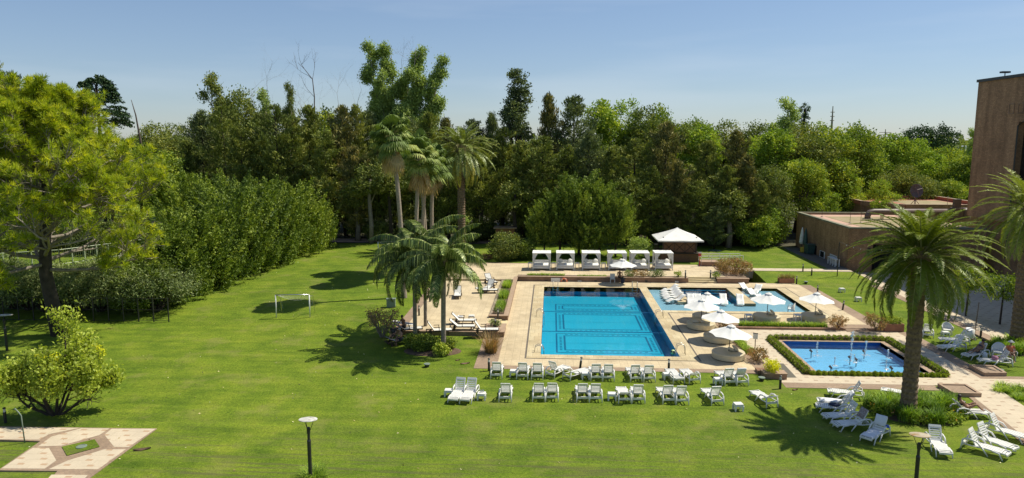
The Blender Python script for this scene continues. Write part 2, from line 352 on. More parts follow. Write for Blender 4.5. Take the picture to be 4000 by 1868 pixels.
def blobs_clumps(blobs, n, rng, shell=0.5):
    b = np.array(blobs, float); wgt = (b[:, 3]*b[:, 4]*b[:, 5])**0.67; idx = rng.choice(len(b), n, p=wgt/wgt.sum())
    d = nrm(rng.normal(size=(n, 3))); r = (shell+(1-shell)*rng.random((n, 1))**0.7)
    c = b[idx, :3]+d*r*b[idx, 3:6]
    keep = np.ones(n, bool)
    for q in b:                                   # drop what is buried deep in a neighbour
        e = np.sum(((c-q[:3])/q[3:6])**2, axis=1); keep &= e > 0.28
    return c[keep], d[keep]
def crown(blobs, nclump, nleaf, cr, leaf, asp, rng, shell=0.55, out=0.6, D=None, jit=0.7, flat=0.7):
    c, d = blobs_clumps(blobs, nclump, rng, shell); n = len(c)
    off = rng.normal(size=(n, nleaf, 3))*cr*0.5; off[:, :, 2] *= flat
    P = (c[:, None, :]+off).reshape(-1, 3)
    dd = np.repeat(d, nleaf, axis=0) if D is None else np.repeat(np.tile(np.array(D, float), (n, 1)), nleaf, axis=0)
    V = leafset(P, leaf, asp, rng, dd*out if D is None else dd, jit)
    cv = np.repeat(rng.random(n)*0.7, nleaf)+rng.random(n*nleaf)*0.35
    return V, cv
def limbs(mb, base, top, rad, blobs, rng, n=7, seg=6):
    base = Vector(base); top = Vector(top)
    pts = []; k = 6
    for i in range(k+1):
        t = i/k; p = base.lerp(top, t); pts.append(p+Vector((math.sin(t*4+rad*50), math.cos(t*5), 0))*rad*0.7*t*(1 if i < k else 0))
    mb.tube(pts, [rad*(1.35 if i == 0 else 1-0.72*i/k) for i in range(k+1)], 8)
    for j in range(min(n, len(blobs)*2)):
        b = blobs[j % len(blobs)]; t = 0.3+0.5*rng.random()
        s = base.lerp(top, t); e = Vector(b[:3])+Vector(rng.normal(size=3)*0.3)*b[3]
        if e.z < s.z: s = base.lerp(top, max(0.12, t*0.5))
        m = s.lerp(e, 0.5)+Vector((0, 0, -0.05*(e-s).length)); r = rad*0.42
        mb.tube([s, m, e], [r, r*0.65, r*0.2], seg)
PROTO = {}
def tree_obj(name, V, var, mat, trunk, tmat, extra=None):
    """a tree prototype: Empty > trunk, crown (kept hidden in PROTO until its first use)"""
    t = bpy.data.objects.new(name, None); C.objects.link(t); t.empty_display_size = 0.3
    if trunk is not None: trunk.build('trunk', tmat, t, smooth=True)
    if V is not None: build_quads('crown', V, var, mat, t)
    t['_used'] = 0; return t
def place(proto, loc, rz, sc_, label, cat, group=None):
    s = sc_ if hasattr(sc_, '__len__') else (sc_,)*3
    if proto['_used'] == 0:
        o = proto; o.location = loc; o.rotation_euler = (0, 0, rz); o.scale = s; o['_used'] = 1
    else: o = dup(proto, loc, rz, scale=s)
    tag(o, label, cat, group); return o

def mk_casuarina(seed, h=24, w=4.2, mat='l_cas', name='casuarina_tree', base=0.10, spread=1.0, bare=0.0, nb=165, up=0.75, taper=1.0, den=66):
    rng = np.random.default_rng(seed); mb = MB(); Vs = []; var = []
    mb.tube([(0, 0, 0), (0.15, 0, h*0.3), (-0.1, 0.1, h*0.65), (0, 0, h*0.97)], [h*0.014, h*0.011, h*0.006, 0.03], 7)
    for i in range(nb):
        t = base+(1-base)*(i+rng.random())/nb
        if rng.random() < bare*(1-abs(2*t-1)): continue
        az = rng.random()*2*PI; prof = (1-t**3.4)**0.8*(0.55+0.45*min(1, (t-base)*4+0.35))*(0.8+0.3*math.sin(t*17+az*2+seed))
        Lb = w*spread*prof*(0.55+0.6*rng.random())+0.5; el = up*(0.35+0.9*rng.random())*(0.6+0.6*t)
        z0 = h*t*0.94; dr = np.array([math.cos(az)*math.cos(el), math.sin(az)*math.cos(el), math.sin(el)])
        p0 = np.array([0, 0, z0]); e = p0+dr*Lb; 
        if i % 3 == 0: mb.tube([tuple(p0), tuple(p0+dr*Lb*0.5-np.array([0, 0, .1])), tuple(e)], [0.07, 0.045, 0.015], 4, cap=False)
        m = int(den*(0.35+Lb/w)); u = 0.25+0.8*rng.random((m, 1))**0.8
        rad = (0.20+0.5*(1-u))*(0.65+0.12*Lb)
        P = p0+dr*Lb*u+rng.normal(size=(m, 3))*rad*np.array([1, 1, 0.8]); P[:, 2] += 0.12*Lb*u[:, 0]**2
        dd = np.tile(dr*0.6+np.array([0, 0, 0.55]), (m, 1))
        Vs.append(leafset(P, 0.55, 0.24, rng, dd, 0.45)); var.append(np.full(m, rng.random()*0.75)+rng.random(m)*0.3)
    return tree_obj(name, np.concatenate(Vs), np.concatenate(var), M[mat], mb, M['barkdark'])
def mk_broad(seed, h=14, w=5.5, mat='l_broad', name='broadleaf_tree', trunkh=0.25, nblob=9, ncl=560, nl=32, leaf=0.31, cr=0.85, asp=0.6, bark='bark', flat=0.75, wob=0.75):
    rng = np.random.default_rng(seed); blobs = []
    zc = h*(trunkh+(1-trunkh)*0.5); rz = h*(1-trunkh)/2
    for i in range(nblob):
        t = rng.random()*1.7-0.85; a = rng.random()*2*PI; rr = w*math.sqrt(max(0.05, 1-t*t))*wob*(0.3+0.5*rng.random())
        s = w*(0.34+0.2*rng.random()); blobs.append((rr*math.cos(a), rr*math.sin(a), zc+t*rz*0.72, s, s, s*0.75))
    blobs.append((0, 0, h-w*0.42, w*0.42, w*0.42, w*0.42))
    V, var = crown(blobs, ncl, nl, cr, leaf, asp, rng, flat=flat)
    mb = MB(); limbs(mb, (0, 0, 0), (0, 0, h*0.8), h*0.018+0.06, blobs, rng, n=10)
    return tree_obj(name, V, var, M[mat], mb, M[bark])
def mk_stems(seed, h, stems, mat, name, leaf=0.38, cr=0.9, nl=30, dens=1.0, asp=0.45, bark='barkgrey', dead=0, D=(0, 0, -0.6)):
    """tall gum: stems = list of (lean_x, lean_y, height, crown_start, radius); foliage hangs in separate masses up each stem"""
    rng = np.random.default_rng(seed); mb = MB(); Vs = []; var = []
    for (lx, ly, hh, cs, rr) in stems:
        pts = [(0, 0, 0), (lx*0.25, ly*0.25, hh*0.3), (lx*0.62, ly*0.62, hh*0.62), (lx, ly, hh)]
        mb.tube(pts, [0.34, 0.24, 0.15, 0.03], 7)
        blobs = []; nb = max(6, int((hh*(1-cs))/0.95))
        for i in range(nb):
            t = cs+(1-cs)*(i+0.5)/nb; q = (i+0.5)/nb
            cx, cy = lx*t, ly*t; a = rng.random()*2*PI; o = rr*1.15*(1-q*0.55)*rng.random()**0.5
            s = rr*(0.24+0.34*rng.random())*(1.1-0.45*q)
            c = (cx+o*math.cos(a), cy+o*math.sin(a), hh*t+0.2)
            blobs.append((*c, s, s, s*1.05)); mb.tube([(lx*t*0.95, ly*t*0.95, hh*t-rr*0.6), c], [0.08, 0.03], 4)
        V, v = crown(blobs, int(17*nb*dens*rr), nl, cr, leaf, asp, rng, shell=0.4, D=D, jit=0.8, flat=0.9)
        Vs.append(V); var.append(v)
    return tree_obj(name, np.concatenate(Vs) if dens > 0 else None, np.concatenate(var) if dens > 0 else None, M[mat], mb, M[bark])
def bare_branch(mb, p, d, Ln, r, rng, depth):
    q = p; pts = [q]; dd = Vector(d).normalized()
    for i in range(3):
        dd = (dd+Vector(rng.normal(size=3))*0.16+Vector((0, 0, 0.06))).normalized(); q = q+dd*Ln/3; pts.append(q)
    mb.tube(pts, [r, r*0.8, r*0.6, r*0.42], 5 if depth > 2 else 3, cap=False)
    if depth > 0:
        for k in range(3 if depth > 1 else 4):
            s = pts[1+int(rng.integers(0, 3))]; nd = (dd+Vector(rng.normal(size=3))*0.55+Vector((0, 0, 0.15))).normalized()
            bare_branch(mb, s, nd, Ln*(0.55+0.2*rng.random()), r*0.5, rng, depth-1)
def mk_bare(seed, h, forks, mat='barkgrey', name='bare_tree', depth=3, r=0.2):
    rng = np.random.default_rng(seed); mb = MB()
    for (x, y, z0, dx, dz) in forks:
        mb.tube([(0, 0, 0), (x*0.5, y*0.5, z0*0.5), (x, y, z0)], [r*1.2, r, r*0.7], 6)
        bare_branch(mb, Vector((x, y, z0)), (dx, 0, dz), (h-z0)*0.42, r*0.55, rng, depth)
    t = bpy.data.objects.new(name, None); C.objects.link(t); mb.build('trunk', M[mat], t, smooth=True); t['_used'] = 0; return t
def mk_thuja(seed, h=9.5, w=3.4, mat='l_thuja', name='thuja_bush', n=120, den=150, low=0.0, spread=0.55):
    """dense conifer of upright flame-shaped sprays from the ground up"""
    rng = np.random.default_rng(seed); Vs = []; var = []; mb = MB(); mb.tube([(0, 0, 0), (0, 0, h*0.7)], [0.22, 0.05], 6)
    for i in range(n):
        t = low+(1-low)*rng.random()**0.85; az = rng.random()*2*PI
        prof = (1-((t-0.28)/0.74)**2)**0.5 if t > 0.28 else 0.86+0.5*t
        rr = w*max(0.05, prof)*(0.62+0.40*rng.random())
        c = np.array([rr*math.cos(az), rr*math.sin(az), h*t*0.90]); Ls = (1.7+1.3*rng.random())*(1+0.35*t)
        dr = np.array([math.cos(az)*spread, math.sin(az)*spread, 1.0]); dr /= np.linalg.norm(dr)
        m = int(den*(0.7+0.6*rng.random())); u = rng.random((m, 1)); rad = 0.55*(1-u)**0.8+0.04
        P = c+dr*Ls*u*0.9+rng.normal(size=(m, 3))*rad*0.75-dr*0.5
        mz = P[:, 2] > 0.05; P = P[mz]; m = len(P)
        Vs.append(leafset(P, 0.30, 0.42, rng, np.tile(dr, (m, 1)), 0.6)); var.append(np.full(m, rng.random()*0.6)+rng.random(m)*0.4)
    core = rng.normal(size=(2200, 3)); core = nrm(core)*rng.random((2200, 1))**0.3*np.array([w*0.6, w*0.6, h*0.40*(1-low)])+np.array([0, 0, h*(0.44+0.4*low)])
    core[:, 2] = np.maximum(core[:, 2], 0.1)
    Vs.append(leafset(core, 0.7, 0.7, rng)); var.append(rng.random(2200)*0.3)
    return tree_obj(name, np.concatenate(Vs), np.concatenate(var), M[mat], mb, M['barkdark'])
def shrub(loc, r, h, mat, label, cat='shrub', name='garden_shrub', seed=1, n=90, nl=14, leaf=0.13, asp=0.5, group=None, up=0.7, stems=True, sx=1.0, sy=1.0, cr=0.2):
    rng = np.random.default_rng(seed); t = thing(name, label, cat, loc, 0, group)
    bl = [(0, 0, h*0.5, r*sx*0.9, r*sy*0.9, h*0.5)]
    for k in range(5):
        a = rng.random()*2*PI; bl.append((math.cos(a)*r*sx*0.5, math.sin(a)*r*sy*0.5, h*(0.4+0.35*rng.random()), r*0.5*sx, r*0.5*sy, h*0.36))
    V, v = crown(bl, n, nl, cr, leaf, asp, rng, shell=0.35, out=0.7, jit=0.8)
    ok = V[:, :, 2].min(axis=1) > 0.0; build_quads('foliage', V[ok], v[ok], M[mat], t)
    if stems:
        mb = MB()
        for k in range(7):
            a = rng.random()*2*PI; e = (math.cos(a)*r*0.6*sx, math.sin(a)*r*0.6*sy, h*0.75)
            mb.tube([(0, 0, -0.03), (e[0]*0.35, e[1]*0.35, h*0.4), e], [0.025, 0.018, 0.006], 4)
        mb.build('stems', M['bark'], t)
    return t
def blades_at(P, az, ln, wd, rng, el=1.1, droop=0.9, seg=3):
    """arching strap leaves; returns quads"""
    n = len(P); V = np.empty((n, seg, 4, 3)); e0 = el+rng.normal(size=n)*0.22; l = ln*(0.7+0.6*rng.random(n))
    p = P.copy(); side = np.stack([-np.sin(az), np.cos(az), np.zeros(n)], 1)
    for k in range(seg):
        e = e0-droop*k/seg*1.3; d = np.stack([np.cos(az)*np.cos(e), np.sin(az)*np.cos(e), np.sin(e)], 1)
        q = p+d*(l/seg)[:, None]; w0 = wd*(1-k/seg*0.7)/2; w1 = wd*(1-(k+1)/seg*0.75)/2
        V[:, k, 0] = p-side*w0; V[:, k, 1] = p+side*w0; V[:, k, 2] = q+side*w1; V[:, k, 3] = q-side*w1; p = q
    return V.reshape(-1, 4, 3), seg
def grassclump(loc, r, ln, mat, label, cat, name, seed, n=160, wd=0.03, el=1.1, droop=0.9, group=None, sx=1, sy=1, flowers=None):
    rng = np.random.default_rng(seed); t = thing(name, label, cat, loc, 0, group)
    a = rng.random(n)*2*PI; q = np.sqrt(rng.random(n))*r; P = np.stack([np.cos(a)*q*sx, np.sin(a)*q*sy, np.zeros(n)], 1)
    V, sg = blades_at(P, a+rng.normal(size=n)*0.7, ln, wd, rng, el, droop)
    build_quads('leaves', V, np.repeat(rng.random(n), sg), M[mat], t); return t

# ---- palms
def frond(base, az, el, Ln, droop, nl, ll, lw, rng, hang=0.0, fwd=0.55, vee=0.5, start=0.14, twist=0.0):
    k = 12; p = np.array(base, float); pts = [p.copy()]; dirs = []
    for i in range(k):
        e = el-droop*(i/k)**1.2; d = np.array([math.cos(az)*math.cos(e), math.sin(az)*math.cos(e), math.sin(e)]); p = p+d*Ln/k; pts.append(p.copy()); dirs.append(d)
    pts = np.array(pts); dirs = np.array(dirs+[dirs[-1]])
    t = start+(1-start)*(np.arange(nl)+0.5)/nl; f = t*k; i0 = np.minimum(f.astype(int), k-1); fr = (f-i0)[:, None]
    P = pts[i0]*(1-fr)+pts[i0+1]*fr; T = nrm(dirs[i0]*(1-fr)+dirs[i0+1]*fr)
    S = np.tile(np.array([-math.sin(az), math.cos(az), 0.0]), (nl, 1)); U = nrm(np.cross(T, S))*np.sign(np.cross(T, S)[:, 2:3]+1e-6)
    prof = np.sin(np.clip(t*0.9+0.12, 0, 1)*PI)**0.55*(1-0.35*t)
    out = []
    for sgn in (-1, 1):
        d = nrm(S*sgn+T*fwd+U*vee*(0.6+0.4*rng.random((nl, 1)))+rng.normal(size=(nl, 3))*0.10)
        l = (ll*prof*(0.85+0.3*rng.random(nl)))[:, None]
        h = np.zeros((nl, 3)); h[:, 2] = -hang
        mid = P+d*l*0.5+h*l*0.25; end = P+nrm(d+h*1.3)*l*(1.0)+h*l*0.35
        wn = nrm(np.cross(d, U)+1e-6)*lw/2
        wn2 = nrm(T)*lw/2
        wn = np.where(rng.random((nl, 1)) < 0.5, wn2, nrm(wn+wn2)*lw/2)
        q1 = np.stack([P-wn*0.5, P+wn*0.5, mid+wn, mid-wn], 1); q2 = np.stack([mid-wn, mid+wn, end+wn*0.12, end-wn*0.12], 1)
        out += [q1, q2]
    return np.concatenate(out), pts
def rach(mb, pts, r0): mb.tube([tuple(p) for p in pts[::2]], [r0*(1-0.85*i/6) for i in range(len(pts[::2]))], 4, cap=False)
def trunk_palm(mb, h, r, lean=(0, 0), base=1.3, rings=True, n=12, bulge=0.0, step=0.16):
    prof = []; k = int(h/step) if rings else 12
    vs = []; fs = []
    for i in range(k+1):
        t = i/k; rr = r*(1+(base-1)*math.exp(-t*9))*(1+bulge*math.sin(t*PI))
        if rings: rr *= 1+0.05*((i % 2)*2-1)
        for j in range(n):
            a = 2*PI*j/n+(0.26*(i % 2) if rings else 0); vs.append((lean[0]*t*t+rr*math.cos(a), lean[1]*t*t+rr*math.sin(a), h*t))
    for i in range(k):
        for j in range(n): fs.append((i*n+j, i*n+(j+1) % n, (i+1)*n+(j+1) % n, (i+1)*n+j))
    mb.add(vs, fs)
def canary_palm(loc, h, Ln, label, seed, mat='l_palm', nfr=74, r=0.42, nl=62, lowel=-0.75, name='canary_palm', bark='bark', group=None, ll=0.62, lw=0.045, droop=1.0):
    rng = np.random.default_rng(seed); t = thing(name, label, 'palm tree', loc, 0, group)
    mb = MB(); trunk_palm(mb, h, r, base=1.25, n=14); mb.lathe([(r*1.0, 0), (r*1.35, 0.5), (r*1.2, 1.0), (r*0.6, 1.5)], 12, (0, 0, h-0.35)); mb.build('trunk', M[bark], t, smooth=False)
    Vs, var = [], []; rb = MB()
    for i in range(nfr):
        q = i/nfr; az = i*2.39996+rng.normal()*0.15; el = 1.42-(1.42-lowel)*q**0.95+rng.normal()*0.07
        l = Ln*(0.72+0.28*min(1, q*2.2+0.15))*(0.93+0.14*rng.random())
        V, pts = frond((math.cos(az)*r*0.5, math.sin(az)*r*0.5, h+0.85-q*0.7), az, el, l, (droop+0.35*q)*(0.85+0.3*rng.random()), nl, ll, lw, rng, hang=0.15, fwd=0.75, vee=0.45)
        Vs.append(V); var.append(np.full(len(V), 0.15+0.28*rng.random()+(0.42 if q > 0.80 and mat == 'l_palmy' else 0.0))+rng.random(len(V))*0.25); rach(rb, pts, 0.045)
    cr = build_quads('fronds', np.concatenate(Vs), np.concatenate(var), M[mat], t); rb.build('frond_ribs', M['l_palmrib'], cr); return t
M['l_palmrib'] = plain('frond_rib', (0.38, 0.36, 0.14), 0.6, (0.26, 0.26, 0.08), 4)
def queen_palm(loc, h, Ln, label, seed, nfr=19, r=0.15, rz=0, name='queen_palm', up=1.25, group=None, side=None):
    rng = np.random.default_rng(seed); t = thing(name, label, 'palm tree', loc, rz, group)
    mb = MB(); trunk_palm(mb, h, r, lean=(0.08, 0), base=1.2, rings=False, n=12); mb.lathe([(r, 0), (r*1.1, 0.4), (r*0.55, 1.1)], 10, (0.08, 0, h-0.1)); mb.build('trunk', M['barkgrey'], t, smooth=True)
    Vs, var = [], []; rb = MB()
    for i in range(nfr):
        q = i/nfr; az = i*2.39996+rng.normal()*0.2; el = up-(up+0.05)*q+rng.normal()*0.1
        V, pts = frond((0.08, 0, h+0.75-q*0.3), az, el, Ln*(0.85+0.25*rng.random()), (1.75+0.6*q)*(0.85+0.3*rng.random()), 130, 0.85, 0.05, rng, hang=0.9, fwd=0.35, vee=0.5)
        Vs.append(V)
        var.append(np.full(len(V), 0.25*rng.random())+rng.random(len(V))**2.2*0.85)  # a few leaflets go very pale: highlights put into the leaf colour
        rach(rb, pts, 0.04)
    cr = build_quads('fronds', np.concatenate(Vs), np.concatenate(var), M['l_queen'], t); rb.build('frond_ribs', M['l_palmrib'], cr); return t
def fan_palm(loc, h, label, seed, nfan=44, r=0.20, lean=(0, 0), name='fan_palm', fr=1.15, group=None, skirt=1.0):
    rng = np.random.default_rng(seed); t = thing(name, label, 'palm tree', loc, 0, group)
    mb = MB(); trunk_palm(mb, h, r, lean=lean, base=1.5, rings=False, n=12); mb.build('trunk', M['barkpalm'], t, smooth=True)
    Vs, var, VD, vd = [], [], [], []; rb = MB()
    for i in range(nfan):
        q = i/nfan; az = i*2.39996+rng.normal()*0.2; el = 1.35-2.3*q**0.9+rng.normal()*0.24; dead = q > 0.84
        if dead: el = -1.1-0.3*rng.random()
        pl = 1.15*(0.6+0.7*rng.random()); d = np.array([math.cos(az)*math.cos(el), math.sin(az)*math.cos(el), math.sin(el)])
        b = np.array([lean[0], lean[1], h+0.25-(0.9 if dead else 0.55)*q*skirt]); c = b+d*pl; rb.tube([tuple(b), tuple(b+d*pl*0.5+np.array([0, 0, 0.05])), tuple(c)], 0.022, 4, cap=False)
        S = np.array([-math.sin(az), math.cos(az), 0]); U = np.cross(d, S); 
        if U[2] < 0: U = -U
        ns = 22; L_ = fr*(0.85+0.3*rng.random()); qs = []
        for k in range(ns):
            a = -1.95+3.9*(k+0.5)/ns; sd_ = d*math.cos(a)+S*math.sin(a)+U*0.12*math.cos(a*1.3); l = L_*(0.72+0.28*math.cos(a*0.8))
            mid = c+sd_*l*0.6; end = mid+sd_*l*0.32+np.array([0, 0, -l*(0.30+0.15*rng.random())]); wv = (-d*math.sin(a)+S*math.cos(a)); 
            pl_ = U*(0.03 if k % 2 else -0.03)
            qs.append([c-wv*0.01, c+wv*0.01, mid+wv*l*0.062+pl_, mid-wv*l*0.062-pl_]); qs.append([mid-wv*l*0.062-pl_, mid+wv*l*0.062+pl_, end+wv*0.01, end-wv*0.01])
        (VD if dead else Vs).append(np.array(qs)); (vd if dead else var).append(np.full(len(qs), 0.05+0.5*rng.random()+0.25*q)+rng.random(len(qs))*0.2)
    cr = build_quads('fan_leaves', np.concatenate(Vs), np.concatenate(var), M['l_fan'], t); rb.build('leaf_stalks', M['l_palmrib'], cr)
    build_quads('dead_leaves', np.concatenate(VD), np.concatenate(vd), M['l_dead'], t); return t

# ---- the big pine with needle tufts
def needle_tufts(P, rng, n=15, ln=0.40, wd=0.035, up=0.6, Dir=None):
    m = len(P); d = rng.normal(size=(m, n, 3)); d[:, :, 2] += up
    if Dir is not None: d += Dir[:, None, :]*1.0
    d = d/np.linalg.norm(d, axis=2, keepdims=True); l = ln*(0.75+0.5*rng.random((m, n, 1)))
    s = np.cross(d, rng.normal(size=(m, n, 3))); s = s/np.linalg.norm(s, axis=2, keepdims=True)*wd/2
    p = P[:, None, :]; V = np.stack([p-s*0.6+d*0.03, p+s*0.6+d*0.03, p+d*l*0.75+s, p+d*l*1.0-s*0.2], 2)
    return V.reshape(-1, 4, 3)
def grow(mb, p, d, Ln, r, rng, depth, tips, spread=0.6, upw=0.12, seg=3, kids_=4, minr=0.012):
    q = Vector(p); dd = Vector(d).normalized(); pts = [q.copy()]
    for i in range(seg):
        dd = (dd+Vector(rng.normal(size=3))*0.17+Vector((0, 0, upw))).normalized(); q = q+dd*Ln/seg; pts.append(q.copy())
    mb.tube(pts, [max(minr, r*(1-0.55*i/seg)) for i in range(seg+1)], 6 if depth > 1 else 4, cap=False)
    if depth == 0:
        for f in (0.45, 0.75, 1.0):
            a = pts[0].lerp(pts[-1], f) if f < 1 else pts[-1]; tips.append((*a, *dd))
        return
    tips.append((*pts[-1], *dd))
    for k in range(kids_):
        f = 0.3+0.7*(k+rng.random()*0.7)/kids_; i = min(seg-1, int(f*seg)); s = pts[i].lerp(pts[i+1], f*seg-i)
        sd_ = Vector(rng.normal(size=3)); sd_ = (sd_-dd*sd_.dot(dd)); sd_.normalize(); sd_.z *= 0.6
        grow(mb, s, (dd+sd_*(spread*1.4)).normalized(), Ln*(0.5+0.16*rng.random())*(1.1-0.35*f), r*0.5, rng, depth-1, tips, spread, upw, seg, kids_, minr)
# ================================================================ THE SETTING
ZD = 0.15; ZU = 0.65; ZL = 0.45                 # pool deck, upper terrace, left terrace heights
def struct(o): o['kind'] = 'structure'; return o
# ---- ground sheet: lawn, from below the building to the horizon, dipping under everything paved
def lawn_mat():
    m, nt, b = _mat('lawn'); b.inputs['Roughness'].default_value = 0.9; b.inputs['Specular IOR Level'].default_value = 0.15
    big = noise(nt, 0.07, 4, 0.6); mid = noise(nt, 0.55, 5, 0.62); fine = noise(nt, 7.0, 4, 0.7); vf = noise(nt, 26, 2, 0.7)
    st = noise(nt, 1.0, 3, 0.6, sx=(0.16, 1.5, 1))
    c = ramp(nt, mid, [(0.28, (0.088, 0.145, 0.012)), (0.5, (0.135, 0.196, 0.016)), (0.75, (0.190, 0.235, 0.024))])
    c = mixc(nt, 1.0, c, ramp(nt, big, [(0.3, (0.80, 0.86, 0.8)), (0.7, (1.2, 1.13, 1.1))]), 'MULTIPLY')
    c = mixc(nt, 1.0, c, ramp(nt, fine, [(0.22, (0.52, 0.58, 0.5)), (0.52, (1, 1, 1)), (0.8, (1.42, 1.36, 1.3))]), 'MULTIPLY')
    c = mixc(nt, 1.0, c, ramp(nt, vf, [(0.25, (0.6, 0.62, 0.6)), (0.75, (1.4, 1.38, 1.35))]), 'MULTIPLY')
    c = mixc(nt, 1.0, c, ramp(nt, st, [(0.3, (0.76, 0.80, 0.78)), (0.7, (1.16, 1.13, 1.1))]), 'MULTIPLY')
    dry = noise(nt, 0.35, 6, 0.7); k = ramp(nt, dry, [(0.53, (0, 0, 0)), (0.72, (0.7, 0.7, 0.7))])
    c = mixc(nt, k, c, (0.22, 0.215, 0.06))
    tc = N(nt, 'ShaderNodeTexCoord'); sp = N(nt, 'ShaderNodeSeparateXYZ'); L(nt, tc.outputs['Object'], sp.inputs[0])     # scalped, thatchy mowing passes on the nearest part of the lawn
    mr = N(nt, 'ShaderNodeMapRange'); L(nt, sp.outputs[1], mr.inputs[0]); mr.inputs[1].default_value = 36.5; mr.inputs[2].default_value = 30.5; mr.inputs[3].default_value = 0.0; mr.inputs[4].default_value = 1.0
    sc1 = noise(nt, 1.0, 5, 0.7, sx=(0.22, 3.2, 1)); k2 = ramp(nt, sc1, [(0.48, (0, 0, 0)), (0.62, (0.7, 0.7, 0.7))]); k3 = mixc(nt, 1.0, k2, mr.outputs[0], 'MULTIPLY')
    c = mixc(nt, k3, c, (0.105, 0.105, 0.04)); L(nt, c, b.inputs['Base Color'])
    h = math_(nt, 'ADD', fine, math_(nt, 'MULTIPLY', vf, 0.6)); bump(nt, b, h, 0.75, 0.07); return m
M['lawn'] = lawn_mat()
RECTS = [(-3.3, 45.2, 13.2, 73.2), (12.9, 55.7, 25.4, 73.4), (-3.3, 73.0, 22.5, 80.6), (-11.0, 52.6, -3.0, 80.6), (14.7, 43.3, 26.9, 55.5), (33.9, 52.3, 49.0, 80.2)]
def breaks(lo, hi, step, extra):
    s = set(np.round(np.arange(lo, hi+1e-6, step), 3).tolist())
    for e in extra: s.add(round(e, 3))
    return sorted(s)
xs = [-900, -400, -200, -120, -80]+breaks(-66, 60, 1.5, [r[i]+d for r in RECTS for i in (0, 2) for d in (0, 0.25 if i == 0 else -0.25)])+[80, 120, 200, 400, 900]
ys = [-60, 0]+breaks(18, 120, 1.5, [r[i]+d for r in RECTS for i in (1, 3) for d in (0, 0.25 if i == 1 else -0.25)])+[150, 200, 300, 500, 900, 2200]
def gz(x, y):
    z = tz(max(-66, min(60, x)), max(18, min(120, y)))
    for a, b_, c, d in RECTS:
        if a+0.1 < x < c-0.1 and b_+0.1 < y < d-0.1: return -2.2
    return z
vs = [(x, y, gz(x, y)) for y in ys for x in xs]; nx = len(xs)
fs = [(j*nx+i, j*nx+i+1, (j+1)*nx+i+1, (j+1)*nx+i) for j in range(len(ys)-1) for i in range(nx-1)]
mb = MB(); mb.add(vs, fs); struct(mb.build('lawn', M['lawn'], smooth=False))

rg_ = np.random.default_rng(11); n_ = 420; P_ = np.stack([rg_.uniform(-32, 26, n_), rg_.uniform(27, 46, n_), np.zeros(n_)], 1); P_[:150, 0] = rg_.uniform(-30, -12, 150); P_[:150, 1] = rg_.uniform(40, 80, 150)
for i_ in range(n_): P_[i_, 2] = tz(P_[i_, 0], P_[i_, 1])+0.035
P_ = P_[(P_[:, 0] < 14) | (P_[:, 1] < 42)]; M['l_litter'] = foliage('dry_leaves', (0.20, 0.15, 0.06), (0.42, 0.36, 0.16), (0.55, 0.50, 0.30), 0.1)
o_ = build_quads('fallen_leaves', leafset(P_, 0.10, 0.6, rg_, np.tile([1.0, 0.3, 0.0], (len(P_), 1)), 0.5), rg_.random(len(P_)), M['l_litter'], kind='stuff'); tag(o_, 'dry leaves scattered over the lawns', 'leaves')
# ---- geometry of the pools (metres)
PX0, PX1, PY0, PY1 = -0.65, 8.95, 47.5, 70.3     # swimming pool
SX0, SX1, SY0, SY1 = 9.75, 22.7, 60.9, 70.75      # paddling pool
FX0, FX1, FY0, FY1 = 17.3, 24.5, 45.2, 52.1       # fountain pool
# ---- pool deck
mb = MB(); Z0 = -0.3
for r in [(-3.5, 45.0, -1.75, 73.5), (-1.75, 45.0, 13.4, 46.55), (-1.75, 71.35, 25.6, 73.5), (10.25, 46.55, 13.4, 60.0), (13.4, 57.0, 25.6, 60.0), (23.75, 60.0, 25.6, 71.35)]: mb.slab(*r, Z0, ZD)
struct(mb.build('pool_deck', M['deck']))
mb = MB()                                        # coping round both pools
for r in [(-1.62, 46.65, PX0, 71.2), (PX0, 46.65, 9.95, PY0), (PX0, PY1, SX0-0.0, 71.2), (PX1, PY0, SX0, PY1), (SX0, PY0, 10.12, SY0-0.0), (10.12, 60.12, 23.62, SY0), (SX0, SY1, 23.62, 71.2), (SX1, SY0, 23.62, SY1)]: mb.slab(*r, Z0, ZD+0.015)
mb.slab(9.95, 46.65, 10.12, PY0, Z0, ZD+0.015)
struct(mb.build('pool_edge_paving', M['coping']))
mb = MB()                                        # dark drain slot that runs round the coping
for r in [(-1.75, 46.55, -1.62, 71.35), (-1.62, 46.55, 10.25, 46.65), (10.12, 46.65, 10.25, 60.0), (10.12, 60.0, 23.75, 60.12), (23.62, 60.12, 23.75, 71.35), (-1.62, 71.2, 23.62, 71.35)]: mb.slab(*r, Z0, ZD-0.006)
struct(mb.build('drain_channel', M['darkline']))
# brick margin of the deck, flush with the lawn
mb = MB()
mb.slab(-5.0, 44.3, 13.4, 45.0, Z0, ZD-0.004); mb.slab(13.4, 44.3, 14.4, 57.0, Z0, ZD-0.004); mb.slab(25.6, 55.75, 26.7, 73.9, Z0, ZD-0.004); mb.slab(-5.0, 45.0, -3.5, 51.7, Z0, ZD-0.004)
mb.slab(14.4, 55.75, 25.6, 57.0, Z0, ZD-0.004)
struct(mb.build('brick_edging', M['brickpave']))
